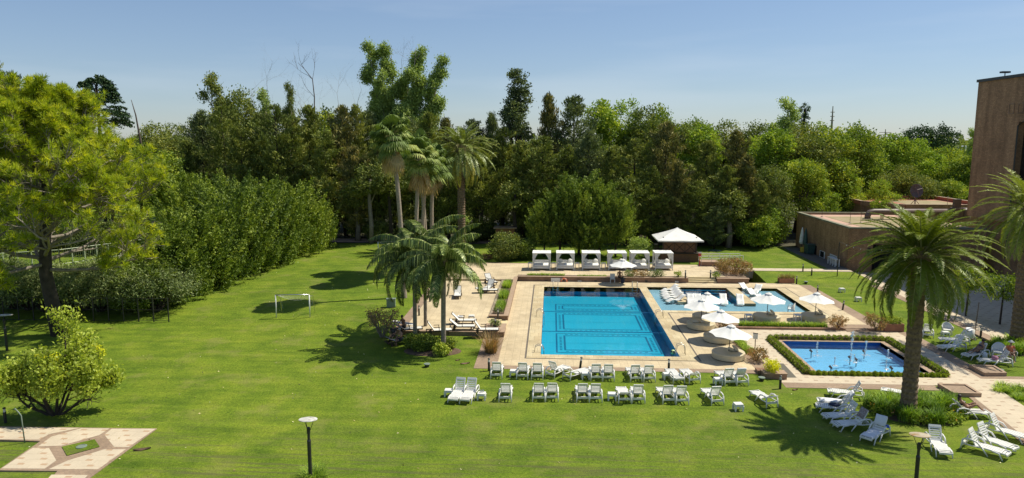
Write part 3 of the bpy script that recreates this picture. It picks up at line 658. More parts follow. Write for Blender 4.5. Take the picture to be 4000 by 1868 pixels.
# ---- upper terrace and left terrace
mb = MB(); mb.slab(-3.5, 74.1, 18.4, 80.9, Z0, ZU); mb.slab(-11.3, 71.5, -3.5, 80.9, Z0, ZU-0.006); struct(mb.build('upper_terrace', M['deck']))
mb = MB(); mb.slab(-11.3, 52.3, -5.05, 71.5, Z0, ZL); struct(mb.build('left_terrace', M['deck']))
mb = MB(); mb.slab(-12.1, 52.0, -11.3, 72.0, Z0, ZL-0.005); mb.slab(-11.3, 51.95, -5.05, 52.3, Z0, ZL+0.01); mb.slab(18.4, 74.1, 20.6, 81.2, Z0, ZU-0.005); mb.slab(-11.3, 80.9, 18.4, 81.3, Z0, ZU-0.004)
struct(mb.build('terrace_edging', M['brickpave']))
# ---- plaza round the fountain and the paths
ZP = 0.03
mb = MB()
BL = (14.4, 42.9); 
mb.slab(14.4, 52.7, 27.2, 55.45, Z0, ZP); mb.slab(14.4, 43.0, 16.2, 52.7, Z0, ZP); mb.slab(16.2, 43.0, 40.0, 44.4, Z0, ZP); mb.slab(25.4, 44.4, 27.2, 52.7, Z0, ZP);
struct(mb.build('plaza', M['plaza']))
mb = MB(); mb.slab(14.4, 42.1, 23.6, 43.0, Z0, ZP-0.004); mb.slab(27.2, 44.4, 28.2, 55.6, Z0, ZP-0.004); mb.slab(32.75, 52.0, 33.6, 79.0, Z0, tz(33, 70)+0.02); mb.slab(28.2, 44.4, 48, 44.95, Z0, ZP-0.003)
mb.slab(16.2, 44.4, 16.9, 52.7, Z0, ZP-0.003); mb.slab(16.9, 52.3, 25.4, 52.7, Z0, ZP-0.003); mb.slab(16.9, 44.4, 25.4, 44.85, Z0, ZP-0.003); mb.slab(24.9, 44.85, 25.4, 52.3, Z0, ZP-0.003)
struct(mb.build('plaza_edging', M['brickpave']))
zr = tz(35, 70)+0.02
mb = MB(); mb.slab(33.6, 52.0, 49.8, 80.4, Z0, zr); struct(mb.build('building_forecourt', M['plaza']))
mb = MB(); mb.slab(20.9, 78.3, 33.3, 79.8, Z0, tz(28, 79)+0.03); struct(mb.build('garden_path', M['plaza']))
mb = MB(); mb.slab(31.2, 79.8, 33.4, 96.0, Z0, tz(32, 85)+0.025); struct(mb.build('service_path', M['mat']))
# path running off to the right foreground
mb = MB(); a = G(3690, 1515, .05); 
pr = [G(3760, 1500, ZP), G(3870, 1500, ZP), G(4200, 1720, ZP), G(4120, 1800, ZP), G(3795, 1545, ZP)]
mb.prism(pr, Z0, ZP+0.006); struct(mb.build('diagonal_path', M['plaza']))
mb = MB(); mb.prism([G(3780, 1548, ZP), G(3800, 1542, ZP), G(4130, 1795, ZP), G(4060, 1790, ZP)], Z0, ZP+0.003); struct(mb.build('diagonal_path_edging', M['brickpave']))
# grey mats
mb = MB(); z = ZP+0.008; mb.add([(*G(*p, z), z) for p in ((2985, 1420), (3060, 1420), (3112, 1475), (3040, 1475))], [(0, 3, 2, 1)]); o = mb.build('door_mat', M['mat']); tag(o, 'dark grey rubber mat on the plaza left of the fountain pool', 'mat')
mb = MB(); mb.add([(*G(*p, z), z) for p in ((3320, 1298), (3418, 1299), (3432, 1316), (3350, 1316))], [(0, 3, 2, 1)]); o = mb.build('door_mat', M['mat']); tag(o, 'grey rubber mat at the foot of the brick steps behind the fountain', 'mat')
# ---- the star-shaped paving bottom left
def GP(px, py, z=0.15): p = GT(px, py); return (p[0], p[1])
def sheet(pts, z, name, mat):
    mb = MB(); n = len(pts); mb.add([(p[0], p[1], z-0.25) for p in pts]+[(p[0], p[1], z) for p in pts], [tuple(range(n, 2*n))]+[(i, (i+1) % n, n+(i+1) % n, n+i) for i in range(n)]); return struct(mb.build(name, mat))
zs = max(tz(*GP(300, 1750)), tz(*GP(0, 1680)), tz(*GP(600, 1680)))+0.02
def S(px, py): return G(px*1300/2234, 1168+py*700/1203, zs)     # corner read off the enlarged crop
sheet([S(0, 1140), S(270, 955), S(0, 945), S(-200, 945), S(-200, 853), S(1055, 870), S(600, 1203), S(500, 1330), S(230, 1330), S(385, 1155), S(0, 1150)], zs, 'garden_path_brick', M['brickpave'])
for q in ([(255, 990), (345, 925), (545, 868), (735, 870), (665, 915), (415, 985)], [(750, 872), (1045, 872), (865, 995), (765, 993), (700, 912)], [(10, 1138), (220, 1000), (330, 1003), (378, 1085), (300, 1140)],
          [(328, 1143), (455, 1085), (700, 1010), (845, 1010), (660, 1143)], [(-200, 862), (540, 866), (330, 908), (265, 945), (0, 942), (-200, 940)], [(345, 1180), (590, 1183), (480, 1300), (240, 1300)]):
    p = [S(*c) for c in q]; mb = MB(); mb.poly(p, zs+0.005); struct(mb.build('star_paving', M['star']))
# little lawn inside the paving
mb = MB(); mb.poly([S(415, 995), S(635, 945), S(670, 995), S(450, 1055)], zs+0.03); mb.prism([S(418, 996), S(634, 947), S(668, 995), S(451, 1053)], zs, zs+0.026); struct(mb.build('lawn_patch', M['lawn']))
mb = MB(); p = S(548, 996); mb.lathe([(0.24, 0), (0.24, 0.03), (0.17, 0.05), (0.17, 0.035)], 20, (*p, zs+0.03)); tag(mb.build('ground_lamp', M['greenbox']), 'small round in-ground lamp in the little lawn inside the paving', 'ground lamp')

# ---- swimming pool: basin, tile lines, and water
def pool_mat(name, c, c2, sz=0.25):
    m, nt, b = _mat(name); b.inputs['Roughness'].default_value = 0.3
    t = N(nt, 'ShaderNodeTexBrick'); tc = N(nt, 'ShaderNodeTexCoord'); L(nt, tc.outputs['Object'], t.inputs[0]); t.offset = 0
    t.inputs['Scale'].default_value = 1; t.inputs['Brick Width'].default_value = sz; t.inputs['Row Height'].default_value = sz; t.inputs['Mortar Size'].default_value = 0.006
    t.inputs['Color1'].default_value = (*c, 1); t.inputs['Color2'].default_value = (*c2, 1); t.inputs['Mortar'].default_value = tuple(x*0.85 for x in c)+(1,)
    c3 = mixc(nt, 1.0, t.outputs[0], ramp(nt, noise(nt, 0.35, 4), [(0.3, (0.92, 0.95, 0.96)), (0.7, (1.05, 1.03, 1.02))]), 'MULTIPLY'); L(nt, c3, b.inputs['Base Color']); return m
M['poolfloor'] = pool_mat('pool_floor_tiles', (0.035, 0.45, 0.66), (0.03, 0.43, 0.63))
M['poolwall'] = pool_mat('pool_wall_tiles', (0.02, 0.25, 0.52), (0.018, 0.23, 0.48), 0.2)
M['paddle'] = pool_mat('paddling_floor', (0.42, 0.57, 0.70), (0.39, 0.54, 0.67), 0.4)
M['tileline'] = plain('dark_tile_line', (0.008, 0.14, 0.29), 0.4, (0.008, 0.12, 0.25), 2)
def water_mat(name, tint, bs, bsc, dist=0.02, sx=(1, 1, 1)):
    m, nt, b = _mat(name); nt.nodes.remove(b); out = nt.nodes['Material Output']
    t = N(nt, 'ShaderNodeBsdfTransparent'); t.inputs[0].default_value = (*tint, 1)
    g = N(nt, 'ShaderNodeBsdfGlossy'); g.inputs['Roughness'].default_value = 0.015
    f = N(nt, 'ShaderNodeFresnel'); f.inputs['IOR'].default_value = 1.33
    bn = N(nt, 'ShaderNodeBump'); bn.inputs['Strength'].default_value = bs; bn.inputs['Distance'].default_value = dist
    L(nt, noise(nt, bsc, 3, 0.5, sx=sx), bn.inputs['Height']); L(nt, bn.outputs[0], g.inputs['Normal']); L(nt, bn.outputs[0], f.inputs['Normal'])
    mx = N(nt, 'ShaderNodeMixShader'); L(nt, f.outputs[0], mx.inputs[0]); L(nt, t.outputs[0], mx.inputs[1]); L(nt, g.outputs[0], mx.inputs[2]); L(nt, mx.outputs[0], out.inputs[0]); return m
M['water'] = water_mat('still_water', (0.80, 0.96, 0.99), 0.16, 2.0)
M['water2'] = water_mat('fountain_water', (0.85, 0.96, 1.0), 0.75, 3.5, 0.05)
WZ = ZD-0.045; FZ = WZ-0.85
def basin(mb, x0, y0, x1, y1, zt, zb):
    mb.add([(x0, y0, zt), (x1, y0, zt), (x1, y1, zt), (x0, y1, zt), (x0, y0, zb), (x1, y0, zb), (x1, y1, zb), (x0, y1, zb)], [(0, 1, 5, 4), (1, 2, 6, 5), (2, 3, 7, 6), (3, 0, 4, 7)])
pool = thing('swimming_pool', 'large rectangular blue swimming pool with dark tile lines on its floor', 'pool', (0, 0, 0))
mb = MB(); mb.rect(PX0, PY0, PX1, PY1, FZ); mb.build('pool_floor', M['poolfloor'], pool)
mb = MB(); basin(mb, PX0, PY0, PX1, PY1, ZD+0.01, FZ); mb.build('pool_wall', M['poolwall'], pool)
def yf(py): return G(2300, py, FZ)[1]
ya, yb = yf(1219), yf(1300)
mb = MB(); zl = FZ+0.004
panels = [(50.9, yb-0.30), (yb+0.30, ya-0.35), (ya+0.35, 66.6)]
X0, X1 = 0.45, 8.35
def ring(mb, x0, y0, x1, y1, w_, z):
    mb.rect(x0, y0, x1, y0+w_, z); mb.rect(x0, y1-w_, x1, y1, z); mb.rect(x0, y0+w_, x0+w_, y1-w_, z); mb.rect(x1-w_, y0+w_, x1, y1-w_, z)
for (p0, p1) in panels:
    ring(mb, X0, p0, X1, p1, 0.13, zl); ring(mb, X0+0.62, p0+0.66, X1-0.62, p1-0.66, 0.15, zl)
    for k in range(int((X1-X0-1.4)/0.42)):
        for y in (p0+0.32, p1-0.44): mb.rect(X0+0.75+k*0.42, y, X0+0.75+k*0.42+0.22, y+0.13, zl)
    for k in range(int((p1-p0-1.2)/0.42)):
        for x in (X0+0.3, X1-0.46): mb.rect(x, p0+0.68+k*0.42, x+0.18, p0+0.68+k*0.42+0.22, zl)
mb.build('tile_lines', M['tileline'], pool)
for py_, l in ((1219, 'farther thin rope stretched across the swimming pool'), (1297, 'nearer thin rope stretched across the swimming pool')):
    y = G(2300, py_, WZ)[1]; mb = MB(); mb.tube([(PX0+.02, y, WZ+0.01), (PX1-.02, y, WZ+0.01)], 0.025, 5); tag(mb.build('pool_rope', M['tileline']), l, 'rope')
mb = MB(); mb.rect(PX0, PY0, PX1, PY1, WZ); struct(mb.build('water', M['water']))
# ---- paddling pool with its inner basin
IX0, IX1, IY0 = 12.9, 17.7, 64.9
pad = thing('paddling_pool', 'pale blue shallow pool right of the swimming pool with a deeper tiled basin inside', 'pool', (0, 0, 0))
mb = MB(); PZ = WZ-0.22
for r in [(SX0, SY0, IX0, SY1), (IX1, SY0, SX1, SY1), (IX0, SY0, IX1, IY0)]: mb.rect(*r, PZ)
mb.build('pool_floor', M['paddle'], pad)
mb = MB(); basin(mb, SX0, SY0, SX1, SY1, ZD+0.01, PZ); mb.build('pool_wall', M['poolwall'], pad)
mb = MB(); basin(mb, IX0, IY0, IX1, SY1, PZ, FZ+0.2); mb.rect(IX0, IY0, IX1, SY1, FZ+0.2); mb.build('inner_basin', M['poolfloor'], pad)
mb = MB(); ring(mb, IX0+0.2, IY0+0.4, IX1-0.2, SY1-1.7, 0.16, FZ+0.204)
for k in range(9):
    for y in (IY0+0.8,): mb.rect(IX0+0.6+k*0.42, y, IX0+0.82+k*0.42, y+0.2, FZ+0.204)
for k in range(8): mb.rect(IX1-0.7, IY0+1+k*0.42, IX1-0.55, IY0+1.2+k*0.42, FZ+0.204)
for k in range(3): mb.slab(IX0+0.01, SY1-0.42*(k+1), IX1-0.01, SY1-0.42*k-0.01, FZ+0.21, WZ-0.16-0.2*k)
mb.build('tile_lines', M['tileline'], pad)
mb = MB(); mb.slab(11.75, 64.3, IX0, SY1-0.02, PZ, WZ+0.045); mb.build('stone_ledge', M['coping'], pad); mb = MB(); mb.slab(IX1, 64.0, 18.75, SY1-0.02, PZ, WZ+0.045); mb.build('stone_ledge', M['coping'], pad)
mb = MB(); mb.rect(SX0, SY0, SX1, SY1, WZ); struct(mb.build('water', M['water']))
# ---- planter walls (brick) between the pool deck and the terraces
def wallbox(mb, x0, y0, x1, y1, z1, t=0.25): mb.slab(x0, y0, x1, y1, -0.2, z1)
t = thing('planter_wall', 'long brick planter wall along the far side of the pool', 'wall', (0, 0, 0))
mb = MB(); mb.slab(-3.5, 73.15, 14.35, 73.5, -0.2, ZU-0.05); mb.build('brickwork', M['brick'], t)
mb = MB(); mb.slab(-3.55, 73.1, 14.4, 73.55, ZU-0.05, ZU+0.02); mb.build('wall_cap', M['cap'], t)
mb = MB(); mb.slab(-3.5, 73.55, 14.35, 74.1, 0, ZU-0.02); mb.build('soil', M['soil'], t)
t = thing('planter_wall', 'short brick planter wall right of the terrace steps', 'wall', (0, 0, 0))
mb = MB(); mb.slab(17.35, 73.15, 20.6, 73.5, -0.2, ZU-0.05); mb.slab(18.6, 73.5, 20.6, 74.1, -0.2, ZU-0.05); mb.build('brickwork', M['brick'], t)
mb = MB(); mb.slab(17.3, 73.1, 20.65, 73.55, ZU-0.05, ZU+0.02); mb.build('wall_cap', M['cap'], t)
mb = MB(); mb.slab(17.35, 73.55, 18.6, 74.1, 0, ZU-0.02); mb.build('soil', M['soil'], t)
t = thing('planter_wall', 'brick planter wall between the left terrace and the pool deck', 'wall', (0, 0, 0))
mb = MB(); mb.slab(-3.78, 56.4, -3.5, 73.14, -0.2, ZU-0.06); mb.slab(-5.05, 56.4, -3.78, 56.7, -0.2, ZU-0.06); mb.slab(-5.05, 56.7, -4.85, 73.14, -0.2, ZU-0.06); mb.build('brickwork', M['brick'], t)
mb = MB(); mb.slab(-3.86, 56.3, -3.45, 73.0, ZU-0.06, ZU+0.0); mb.slab(-5.1, 56.3, -3.86, 56.75, ZU-0.06, ZU-0.003); mb.build('wall_cap', M['cap'], t)
mb = MB(); mb.slab(-4.85, 56.7, -3.78, 73.14, 0, ZU-0.1); mb.build('soil', M['soil'], t)
t = thing('planter_block', 'square brick planter block at the near corner of the left terrace', 'planter', (0, 0, 0))
mb = MB(); mb.slab(-5.05, 51.75, -3.5, 54.2, -0.2, ZL+0.04); mb.build('brickwork', M['brick'], t)
mb = MB(); mb.slab(-5.1, 51.7, -3.45, 54.25, ZL+0.04, ZL+0.1); mb.build('wall_cap', M['cap'], t)
# steps
def steps(x0, x1, ys_, zs_, mat, label, axis='y'):
    t = thing('garden_steps', label, 'steps', (0, 0, 0))
    for (a, b_), z in zip(ys_, zs_):
        mb = MB(); (mb.slab(x0, a, x1, b_, -0.2, z) if axis == 'y' else mb.slab(a, x0, b_, x1, -0.2, z)); mb.build('step', mat, t, bevel=0.01)
    return t
steps(14.4, 17.3, [(73.15, 73.47), (73.47, 73.79), (73.79, 74.1)], [0.32, 0.48, 0.645], M['yellowstone'], 'pale stone steps from the pool deck up to the daybed terrace')
steps(54.25, 56.35, [(-3.98, -3.5), (-4.5, -3.98), (-5.05, -4.5)], [0.25, 0.35, 0.447], M['yellowstone'], 'stone steps between pool deck and left terrace beside the planter block', axis='x')
xa_, xb_ = G(3308, 1297)[0], G(3395, 1297)[0]
steps(xa_, xb_, [(55.15, 55.45), (55.45, 55.75)], [0.07, 0.11], M['brickpave'], 'low brick steps from the deck down to the plaza behind the fountain')
# planter strip that edges the deck above the plaza
t = thing('planter_kerb', 'long low brick kerb with strappy plants behind the fountain plaza', 'kerb', (0, 0, 0))
mb = MB(); mb.slab(14.4, 55.45, xa_, 55.74, -0.1, 0.19); mb.build('brickwork', M['brick'], t)
t = thing('planter_kerb', 'short low brick kerb right of the brick steps behind the fountain', 'kerb', (0, 0, 0))
mb = MB(); mb.slab(xb_, 55.45, 26.6, 55.74, -0.1, 0.19); mb.build('brickwork', M['brick'], t)
# ---- fountain pool
fo = thing('fountain_pool', 'bright blue rectangular fountain pool with small water jets', 'fountain', (0, 0, 0))
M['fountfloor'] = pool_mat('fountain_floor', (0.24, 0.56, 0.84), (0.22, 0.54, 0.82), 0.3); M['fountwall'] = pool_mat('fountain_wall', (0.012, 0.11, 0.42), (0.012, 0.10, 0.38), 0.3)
mb = MB(); mb.rect(FX0, FY0, FX1, FY1, -0.46); mb.build('pool_floor', M['fountfloor'], fo)
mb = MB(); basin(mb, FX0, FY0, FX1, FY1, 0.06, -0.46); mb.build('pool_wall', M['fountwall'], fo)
mb = MB()
for r in [(FX0-0.38, FY0-0.3, FX1+0.38, FY0), (FX0-0.38, FY1, FX1+0.38, FY1+0.28), (FX0-0.38, FY0, FX0, FY1), (FX1, FY0, FX1+0.38, FY1)]: mb.slab(*r, -0.2, 0.09)
mb.build('coping', M['cap'], fo)
mb = MB(); mb.rect(FX0, FY0, FX1, FY1, -0.06); struct(mb.build('water', M['water2']))
M['jet'], nt_, b_ = _mat('splashing_water'); b_.inputs['Base Color'].default_value = (0.86, 0.92, 0.96, 1); b_.inputs['Roughness'].default_value = 0.1; b_.inputs['Alpha'].default_value = 0.75
def C3(px, py, z=-0.06): return G(2900+px/2.342, 1000+py/2.342, z)   # read off the enlarged crop
rng = np.random.default_rng(5)
jets = [(680, 910, 0.95, .10), (990, 960, 2.0, .15), (1125, 905, 0.95, .1), (1330, 925, 0.5, .08), (842, 1000, 0.55, .06), (1312, 1030, 0.6, .06), (1022, 970, .5, .05)]
for (px, py, hh, rr) in jets:
    x, y = C3(px, py); mb = MB(); mb.tube([(0, 0, 0), (0, 0, hh*0.75)], [0.012, 0.009], 5)
    for k in range(int(70*hh)+20):
        a = rng.random()*2*PI; q = rng.random(); z = hh*(0.35+0.7*q) if k % 2 else hh*rng.random(); r_ = rr*(0.25+0.9*abs(q-0.2))*rng.random()
        s = 0.012+0.022*rng.random(); mb.ball((r_*math.cos(a), r_*math.sin(a), max(0.02, z)), s, s, s*1.6, 5, 3)
    for k in range(26):
        a = rng.random()*2*PI; r_ = rr*3.2*rng.random()**0.5; mb.ball((r_*math.cos(a), r_*math.sin(a)-0.1, 0.0), 0.05, 0.045, 0.012, 5, 3)
    o = mb.build('water_jet', M['jet'], fo, smooth=True); o.location = (x, y, -0.06)
for (px, py) in [(630, 885), (1115, 890), (1042, 962), (985, 945), (810, 1035), (1365, 1042)]:
    x, y = C3(px, py); mb = MB(); mb.tube([(0, 0, -0.5), (0, 0, 0.06)], 0.03, 6); mb.tube([(0.05, 0, 0.05), (-0.1, 0.03, 0.2)], [0.07, 0.085], 8); o = mb.build('fountain_lamp', M['rust'], fo); o.location = (x, y, -0.06)
# ---- clay court and its fences beyond the left lawn
x0, y0 = G(-300, 1250)
mb = MB(); mb.slab(-110, 57.5, -36.5, 70, 0.0, 0.42+tz(-40, 60)*0); struct(mb.build('clay_court', M['court']))
# ================================================================ BUILDINGS
HB = ZAT(3293, 888, 80.45)
zb = tz(33, 85)
b1 = thing('brick_building', 'low dark brick building with flat pinkish roof behind the right lawn', 'building', (0, 0, 0))
X0, X1, Y0, Y1 = 33.5, 48.4, 80.45, 97.5
mb = MB(); mb.slab(X0, Y0+0.02, X0+0.4, Y1, 0, HB-0.18)                       # west wall, unpierced; its openings are slabs set on the face
mb.slab(X0+0.4, Y1-0.4, X1, Y1, 0, HB-0.18); mb.slab(X0+0.4, Y0+0.02, 36.2, Y0+0.4, 0, HB-0.18); mb.slab(36.2, Y0+0.02, X1, Y0+0.4, 3.3, HB-0.18); mb.slab(43.5, Y0+0.02, X1, Y0+0.4, 0, 3.3); mb.build('wall', M['brick_dark'], b1)
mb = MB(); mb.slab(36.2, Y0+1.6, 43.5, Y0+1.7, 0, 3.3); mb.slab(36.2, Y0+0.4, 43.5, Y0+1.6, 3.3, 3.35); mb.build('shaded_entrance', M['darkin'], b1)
mb = MB()
for k in range(5): mb.slab(37.2+k*1.25, Y0+1.5, 37.28+k*1.25, Y0+1.58, 0.4, 3.3)
mb.build('entrance_frame', M['black'], b1)
mb = MB(); mb.slab(X0+0.4, Y0+0.4, X1, Y1-0.4, HB-0.5, HB-0.32); rf = mb.build('roof', M['roofred'], b1)
mb = MB(); mb.slab(X0+2.6, Y0+2.2, X1-0.5, Y1-2.8, HB-0.32, HB-0.30); mb.build('moss_patch', M['roofgreen'], rf)
mb = MB(); mb.slab(X0-0.06, Y0-0.04, X0+0.42, Y1+0.04, HB-0.18, HB); mb.slab(X0+0.42, Y0-0.04, X1, Y0+0.42, HB-0.18, HB); mb.slab(X0+0.42, Y1-0.42, X1, Y1+0.04, HB-0.18, HB); mb.build('parapet_coping', M['mossy'], b1)
def yof(px, py): return 0
# things on the shaded west wall: y along the wall from the column where they stand
def wy(px): 
    d = ray(px, 900); return X0*d[1]/d[0]
def wz(px, py): return ZAT(px, py, wy(px))
def C5(px, py): return (3000+px/2.187, 600+py/2.187)
def wallrect(q, mat, name, depth, parent, x=X0):
    (a, b_), (c, d) = C5(q[0], q[1]), C5(q[2], q[3]); ya, yb_ = wy(a), wy(c); z1 = wz(a, b_); z0 = ZAT(c, d, yb_)
    mb = MB(); mb.slab(x-depth, yb_, x-0.003, ya, max(zb, min(z0, z1)), max(z0, z1)); return mb.build(name, mat, parent)
wallrect((360, 765, 425, 905), M['darkin'], 'doorway', 0.03, b1)  # near-black slab on the wall paints the dark of an open doorway
w1 = wallrect((457, 825, 500, 900), M['whitep'], 'window', 0.05, b1)
(a, b_), (c, d) = C5(462, 830), C5(495, 892)
mb = MB(); mb.slab(X0-0.065, wy(c), X0-0.052, wy(a), ZAT(c, d, wy(c)), wz(a, b_)); mb.build('pane', M['darkglass'], w1)
dr = wallrect((545, 855, 605, 985), M['whitep'], 'white_door', 0.06, b1)
(a, b_), (c, d) = C5(550, 862), C5(600, 978); ym = (wy(a)+wy(c))/2
mb = MB(); za, zc = ZAT(c, d, wy(c)), wz(a, b_)
for s0, s1 in ((wy(c)+0.05, ym-0.04), (ym+0.04, wy(a)-0.05)):
    mb.slab(X0-0.075, s0, X0-0.062, s1, za, zc)
M['doorpane'] = plain('frosted_pane', (0.42, 0.45, 0.46), 0.3); mb.build('pane', M['doorpane'], dr)
wallrect((468, 918, 475, 935), M['whitep'], 'meter_box', 0.08, b1)
mb = MB(); mb.slab(35.6, Y0-0.12, 35.9, Y0+0.0, 2.2, 2.9); mb.build('wall_lamp', M['black'], b1)
# second, taller block behind with the red roof
HB2 = ZAT(3372, 768, 101.5)
b2 = thing('brick_building', 'second brick block with red parapet and satellite dish behind the low building', 'building', (0, 0, 0))
x2 = G(3372, 765, HB2)[0]; q = [(x2, 101.5), (43.3, 98.2), (52, 98.2), (52, 126), (x2+0.6, 126)]
p_a = (AT(3372, 104)[0], 104); p_b = (AT(3545, 98.5)[0], 98.5); p_b2 = (AT(3660, 98.6)[0], 98.6)
HB2 = ZAT(3545, 800, 98.5)
pts = [p_a, p_b, (60, 98.5), (60, 114), (p_a[0]+0.5, 114)]
mb = MB(); mb.prism(pts, 0, HB2-0.5); mb.build('wall', M['brick_dark'], b2)
mb = MB(); mb.prism([(p[0], p[1]) for p in pts], HB2-0.497, HB2-0.47)
rf2 = mb.build('roof', M['roofred2'], b2)
mb = MB(); mb.prism([(p_b[0]+3, 101), (59, 101), (59, 111), (p_b[0]+3, 111)], HB2-0.47, HB2-0.44); mb.build('moss_patch', M['roofgreen'], rf2)
mb = MB(); n = len(pts)
for i in range(n):
    a, b_ = Vector((*pts[i], 0)), Vector((*pts[(i+1) % n], 0)); d = (b_-a); an = math.atan2(d.y, d.x)
    mb.box((a.x+b_.x)/2, (a.y+b_.y)/2, HB2-0.25+0.002*i, d.length+0.1, 0.35, 0.5, an)
pc = mb.build('parapet', M['roofred2'], b2)
mb = MB()
for i in range(n):
    a, b_ = Vector((*pts[i], 0)), Vector((*pts[(i+1) % n], 0)); d = (b_-a); an = math.atan2(d.y, d.x)
    mb.box((a.x+b_.x)/2, (a.y+b_.y)/2, HB2+0.03+0.002*i, d.length+0.2, 0.45, 0.06, an)
mb.build('parapet_cap', M['cap'], pc)
mb = MB()
for i in (0, 1):
    a, b_ = Vector((*pts[i], 0)), Vector((*pts[(i+1) % n], 0)); d = (b_-a); an = math.atan2(d.y, d.x); nn = Vector((d.y, -d.x, 0)).normalized()*0.19
    mb.box((a.x+b_.x)/2+nn.x, (a.y+b_.y)/2+nn.y, HB2-0.3, d.length+0.1, 0.03, 0.58, an)
mb.build('wall_band', M['brick_dark'], b2)
# the tall block on the right edge: west face x = 47, glazed base, arched recess
tw = thing('brick_tower', 'tall brown brick hotel wing at the right edge of the picture', 'building', (0, 0, 0))
TX, TY = 48.6, 84.9; HT = ZAT(3825, 322, TY)
yrec = TX*ray(3958, 700)[1]/ray(3958, 700)[0]; zr0 = ZAT(3950, 790, yrec); zr1 = ZAT(3958, 476, yrec)
mb = MB(); mb.slab(TX, yrec, TX+14, TY, 6.2, HT); mb.slab(TX, 40, TX+14, yrec-2.6, 6.2, HT); mb.slab(TX, yrec-2.6, TX+14, yrec, zr1, HT); mb.slab(TX, yrec-2.6, TX+14, yrec, 6.2, zr0-6); 
mb.slab(TX+1.2, 76.6, TX+14, TY, 0, 6.2)
mb.build('wall', M['brick_dark'], tw)
mb = MB(); mb.slab(TX+0.6, yrec-2.6, TX+13, yrec, zr0-6, zr1); mb.build('window', M['darkglass'], tw)
mb = MB(); mb.tube([(TX-0.01, yrec+0.06, zr0-6), (TX-0.01, yrec+0.06, zr1-0.4), (TX-0.01, yrec-0.7, zr1), (TX-0.01, yrec-2.6, zr1)], 0.09, 4); mb.build('window_frame', M['black'], tw)
mb = MB(); mb.slab(TX-0.15, 40, TX+14.1, TY+0.15, HT, HT+0.3); mb.build('roof_edge', M['black'], tw)
mb = MB()
for yy in (yrec+0.9, yrec-0.6): 
    z_ = ZAT(3960, 425, yrec)
    for (a, b_, c, d) in ((yy, yy+0.9, z_-0.5, z_-0.4), (yy, yy+0.9, z_+0.5, z_+0.6), (yy, yy+0.1, z_-0.4, z_+0.5), (yy+0.8, yy+0.9, z_-0.4, z_+0.5)): mb.slab(TX-0.06, a, TX, b_, c, d)
mb.build('brick_relief', M['brick'], tw)
mb = MB(); mb.slab(TX+1.2, 40, TX+13, 76.6, 0, 5.3); mb.build('shaded_glazing', M['darkglass'], tw)
mb = MB(); mb.slab(TX+0.9, 40, TX+13.5, 76.6, 5.3, 6.2)
for k in range(9): mb.slab(TX+1.05, 70-k*3.2, TX+1.2, 70.25-k*3.2, 0, 5.3)
mb.build('concrete_band', plain('band', (0.14, 0.10, 0.085), 0.9), tw)
mb = MB(); mb.tube([(TX+1, TY-3, HT+0.3), (TX+1, TY-3, HT+0.75)], 0.05, 6); mb.box(TX+1, TY-3, HT+0.85, 0.9, 0.5, 0.18); tag(mb.build('roof_beacon', M['black']), 'small floodlight standing on the roof edge of the tall brick wing', 'roof light')
# roof things
zr_ = HB-0.31
a = G(3385, 862, zr_+0.4); e = G(3720, 845, zr_+0.75)
duct = thing('roof_duct', 'long dark metal duct with elbow lying on the low building roof', 'duct', (0, 0, 0))
mb = MB(); p0 = G(3388, 858, zr_); mb.tube([(p0[0], p0[1], zr_+0.15), (p0[0], p0[1], zr_+0.5), (p0[0]+0.25, p0[1]+0.1, zr_+0.9), (p0[0]+0.8, p0[1]+0.25, zr_+1.0), (p0[0]+10.7, p0[1]+0.6, zr_+1.0)], 0.36, 12); mb.build('pipe', M['rust'], duct, smooth=True)
mb = MB(); mb.box(p0[0]+11.2, p0[1]+0.6, zr_+0.75, 1.1, 1.1, 1.5); mb.prism([(p0[0]+10.8, p0[1]+.4), (p0[0]+11.6, p0[1]+.4), (p0[0]+11.6, p0[1]+.9), (p0[0]+10.8, p0[1]+.9)], zr_+1.5, zr_+2.6); mb.lathe([(0.6, 0), (0.6, 1.1), (0.3, 1.3)], 12, (p0[0]+12.3, p0[1]+0.6, zr_+0.2)); mb.build('fan_housing', M['rust'], duct)
mb = MB(); mb.lathe([(0.62, 0), (0.62, 0.14), (0.42, 0.16)], 14, (p0[0], p0[1], zr_)); 
for k in range(4): mb.box(p0[0]+2+k*2.6, p0[1]+0.5, zr_+0.33, 0.1, 0.8, 0.66)
mb.build('duct_feet', M['steel'], duct)
dish = thing('satellite_dish', 'large grey mesh satellite dish on the roof of the rear block', 'satellite dish', (0, 0, 0))
c = (AT(3583, 101)[0], 101); zc = ZAT(3583, 748, 101)
mb = MB(); Mx = Matrix.Translation((c[0], c[1], zc)) @ Matrix.Rotation(R(-18), 4, 'Z') @ Matrix.Rotation(R(68), 4, 'X')
Mx = Mx @ Matrix.Scale(0.68, 4); mb.lathe([(0.02, 0.0), (0.5, 0.03), (0.9, 0.14), (1.25, 0.3), (1.45, 0.42), (1.47, 0.42), (1.25, 0.27), (0.9, 0.1), (0.5, -0.02), (0.02, -0.05)], 24, sx=0.8, M=Mx); mb.build('reflector', M['rust'], dish, smooth=True)
mb = MB(); mb.tube([(c[0], c[1]+.1, HB2-0.45), (c[0], c[1]+.1, zc-0.3)], 0.09, 8)
for k in range(3): mb.tube([(c[0], c[1]+.1, HB2+0.5), (c[0]+math.cos(k*2.1)*0.8, c[1]+.1+math.sin(k*2.1)*0.8, HB2-0.45)], 0.04, 5)
for k in range(4): 
    v = Mx @ Vector((math.cos(k*PI/2+.4)*1.1, math.sin(k*PI/2+.4)*1.4, 0.42)); f = Mx @ Vector((0, 0, 1.1)); mb.tube([v, f], 0.025, 4)
mb.build('stand', M['rust'], dish)
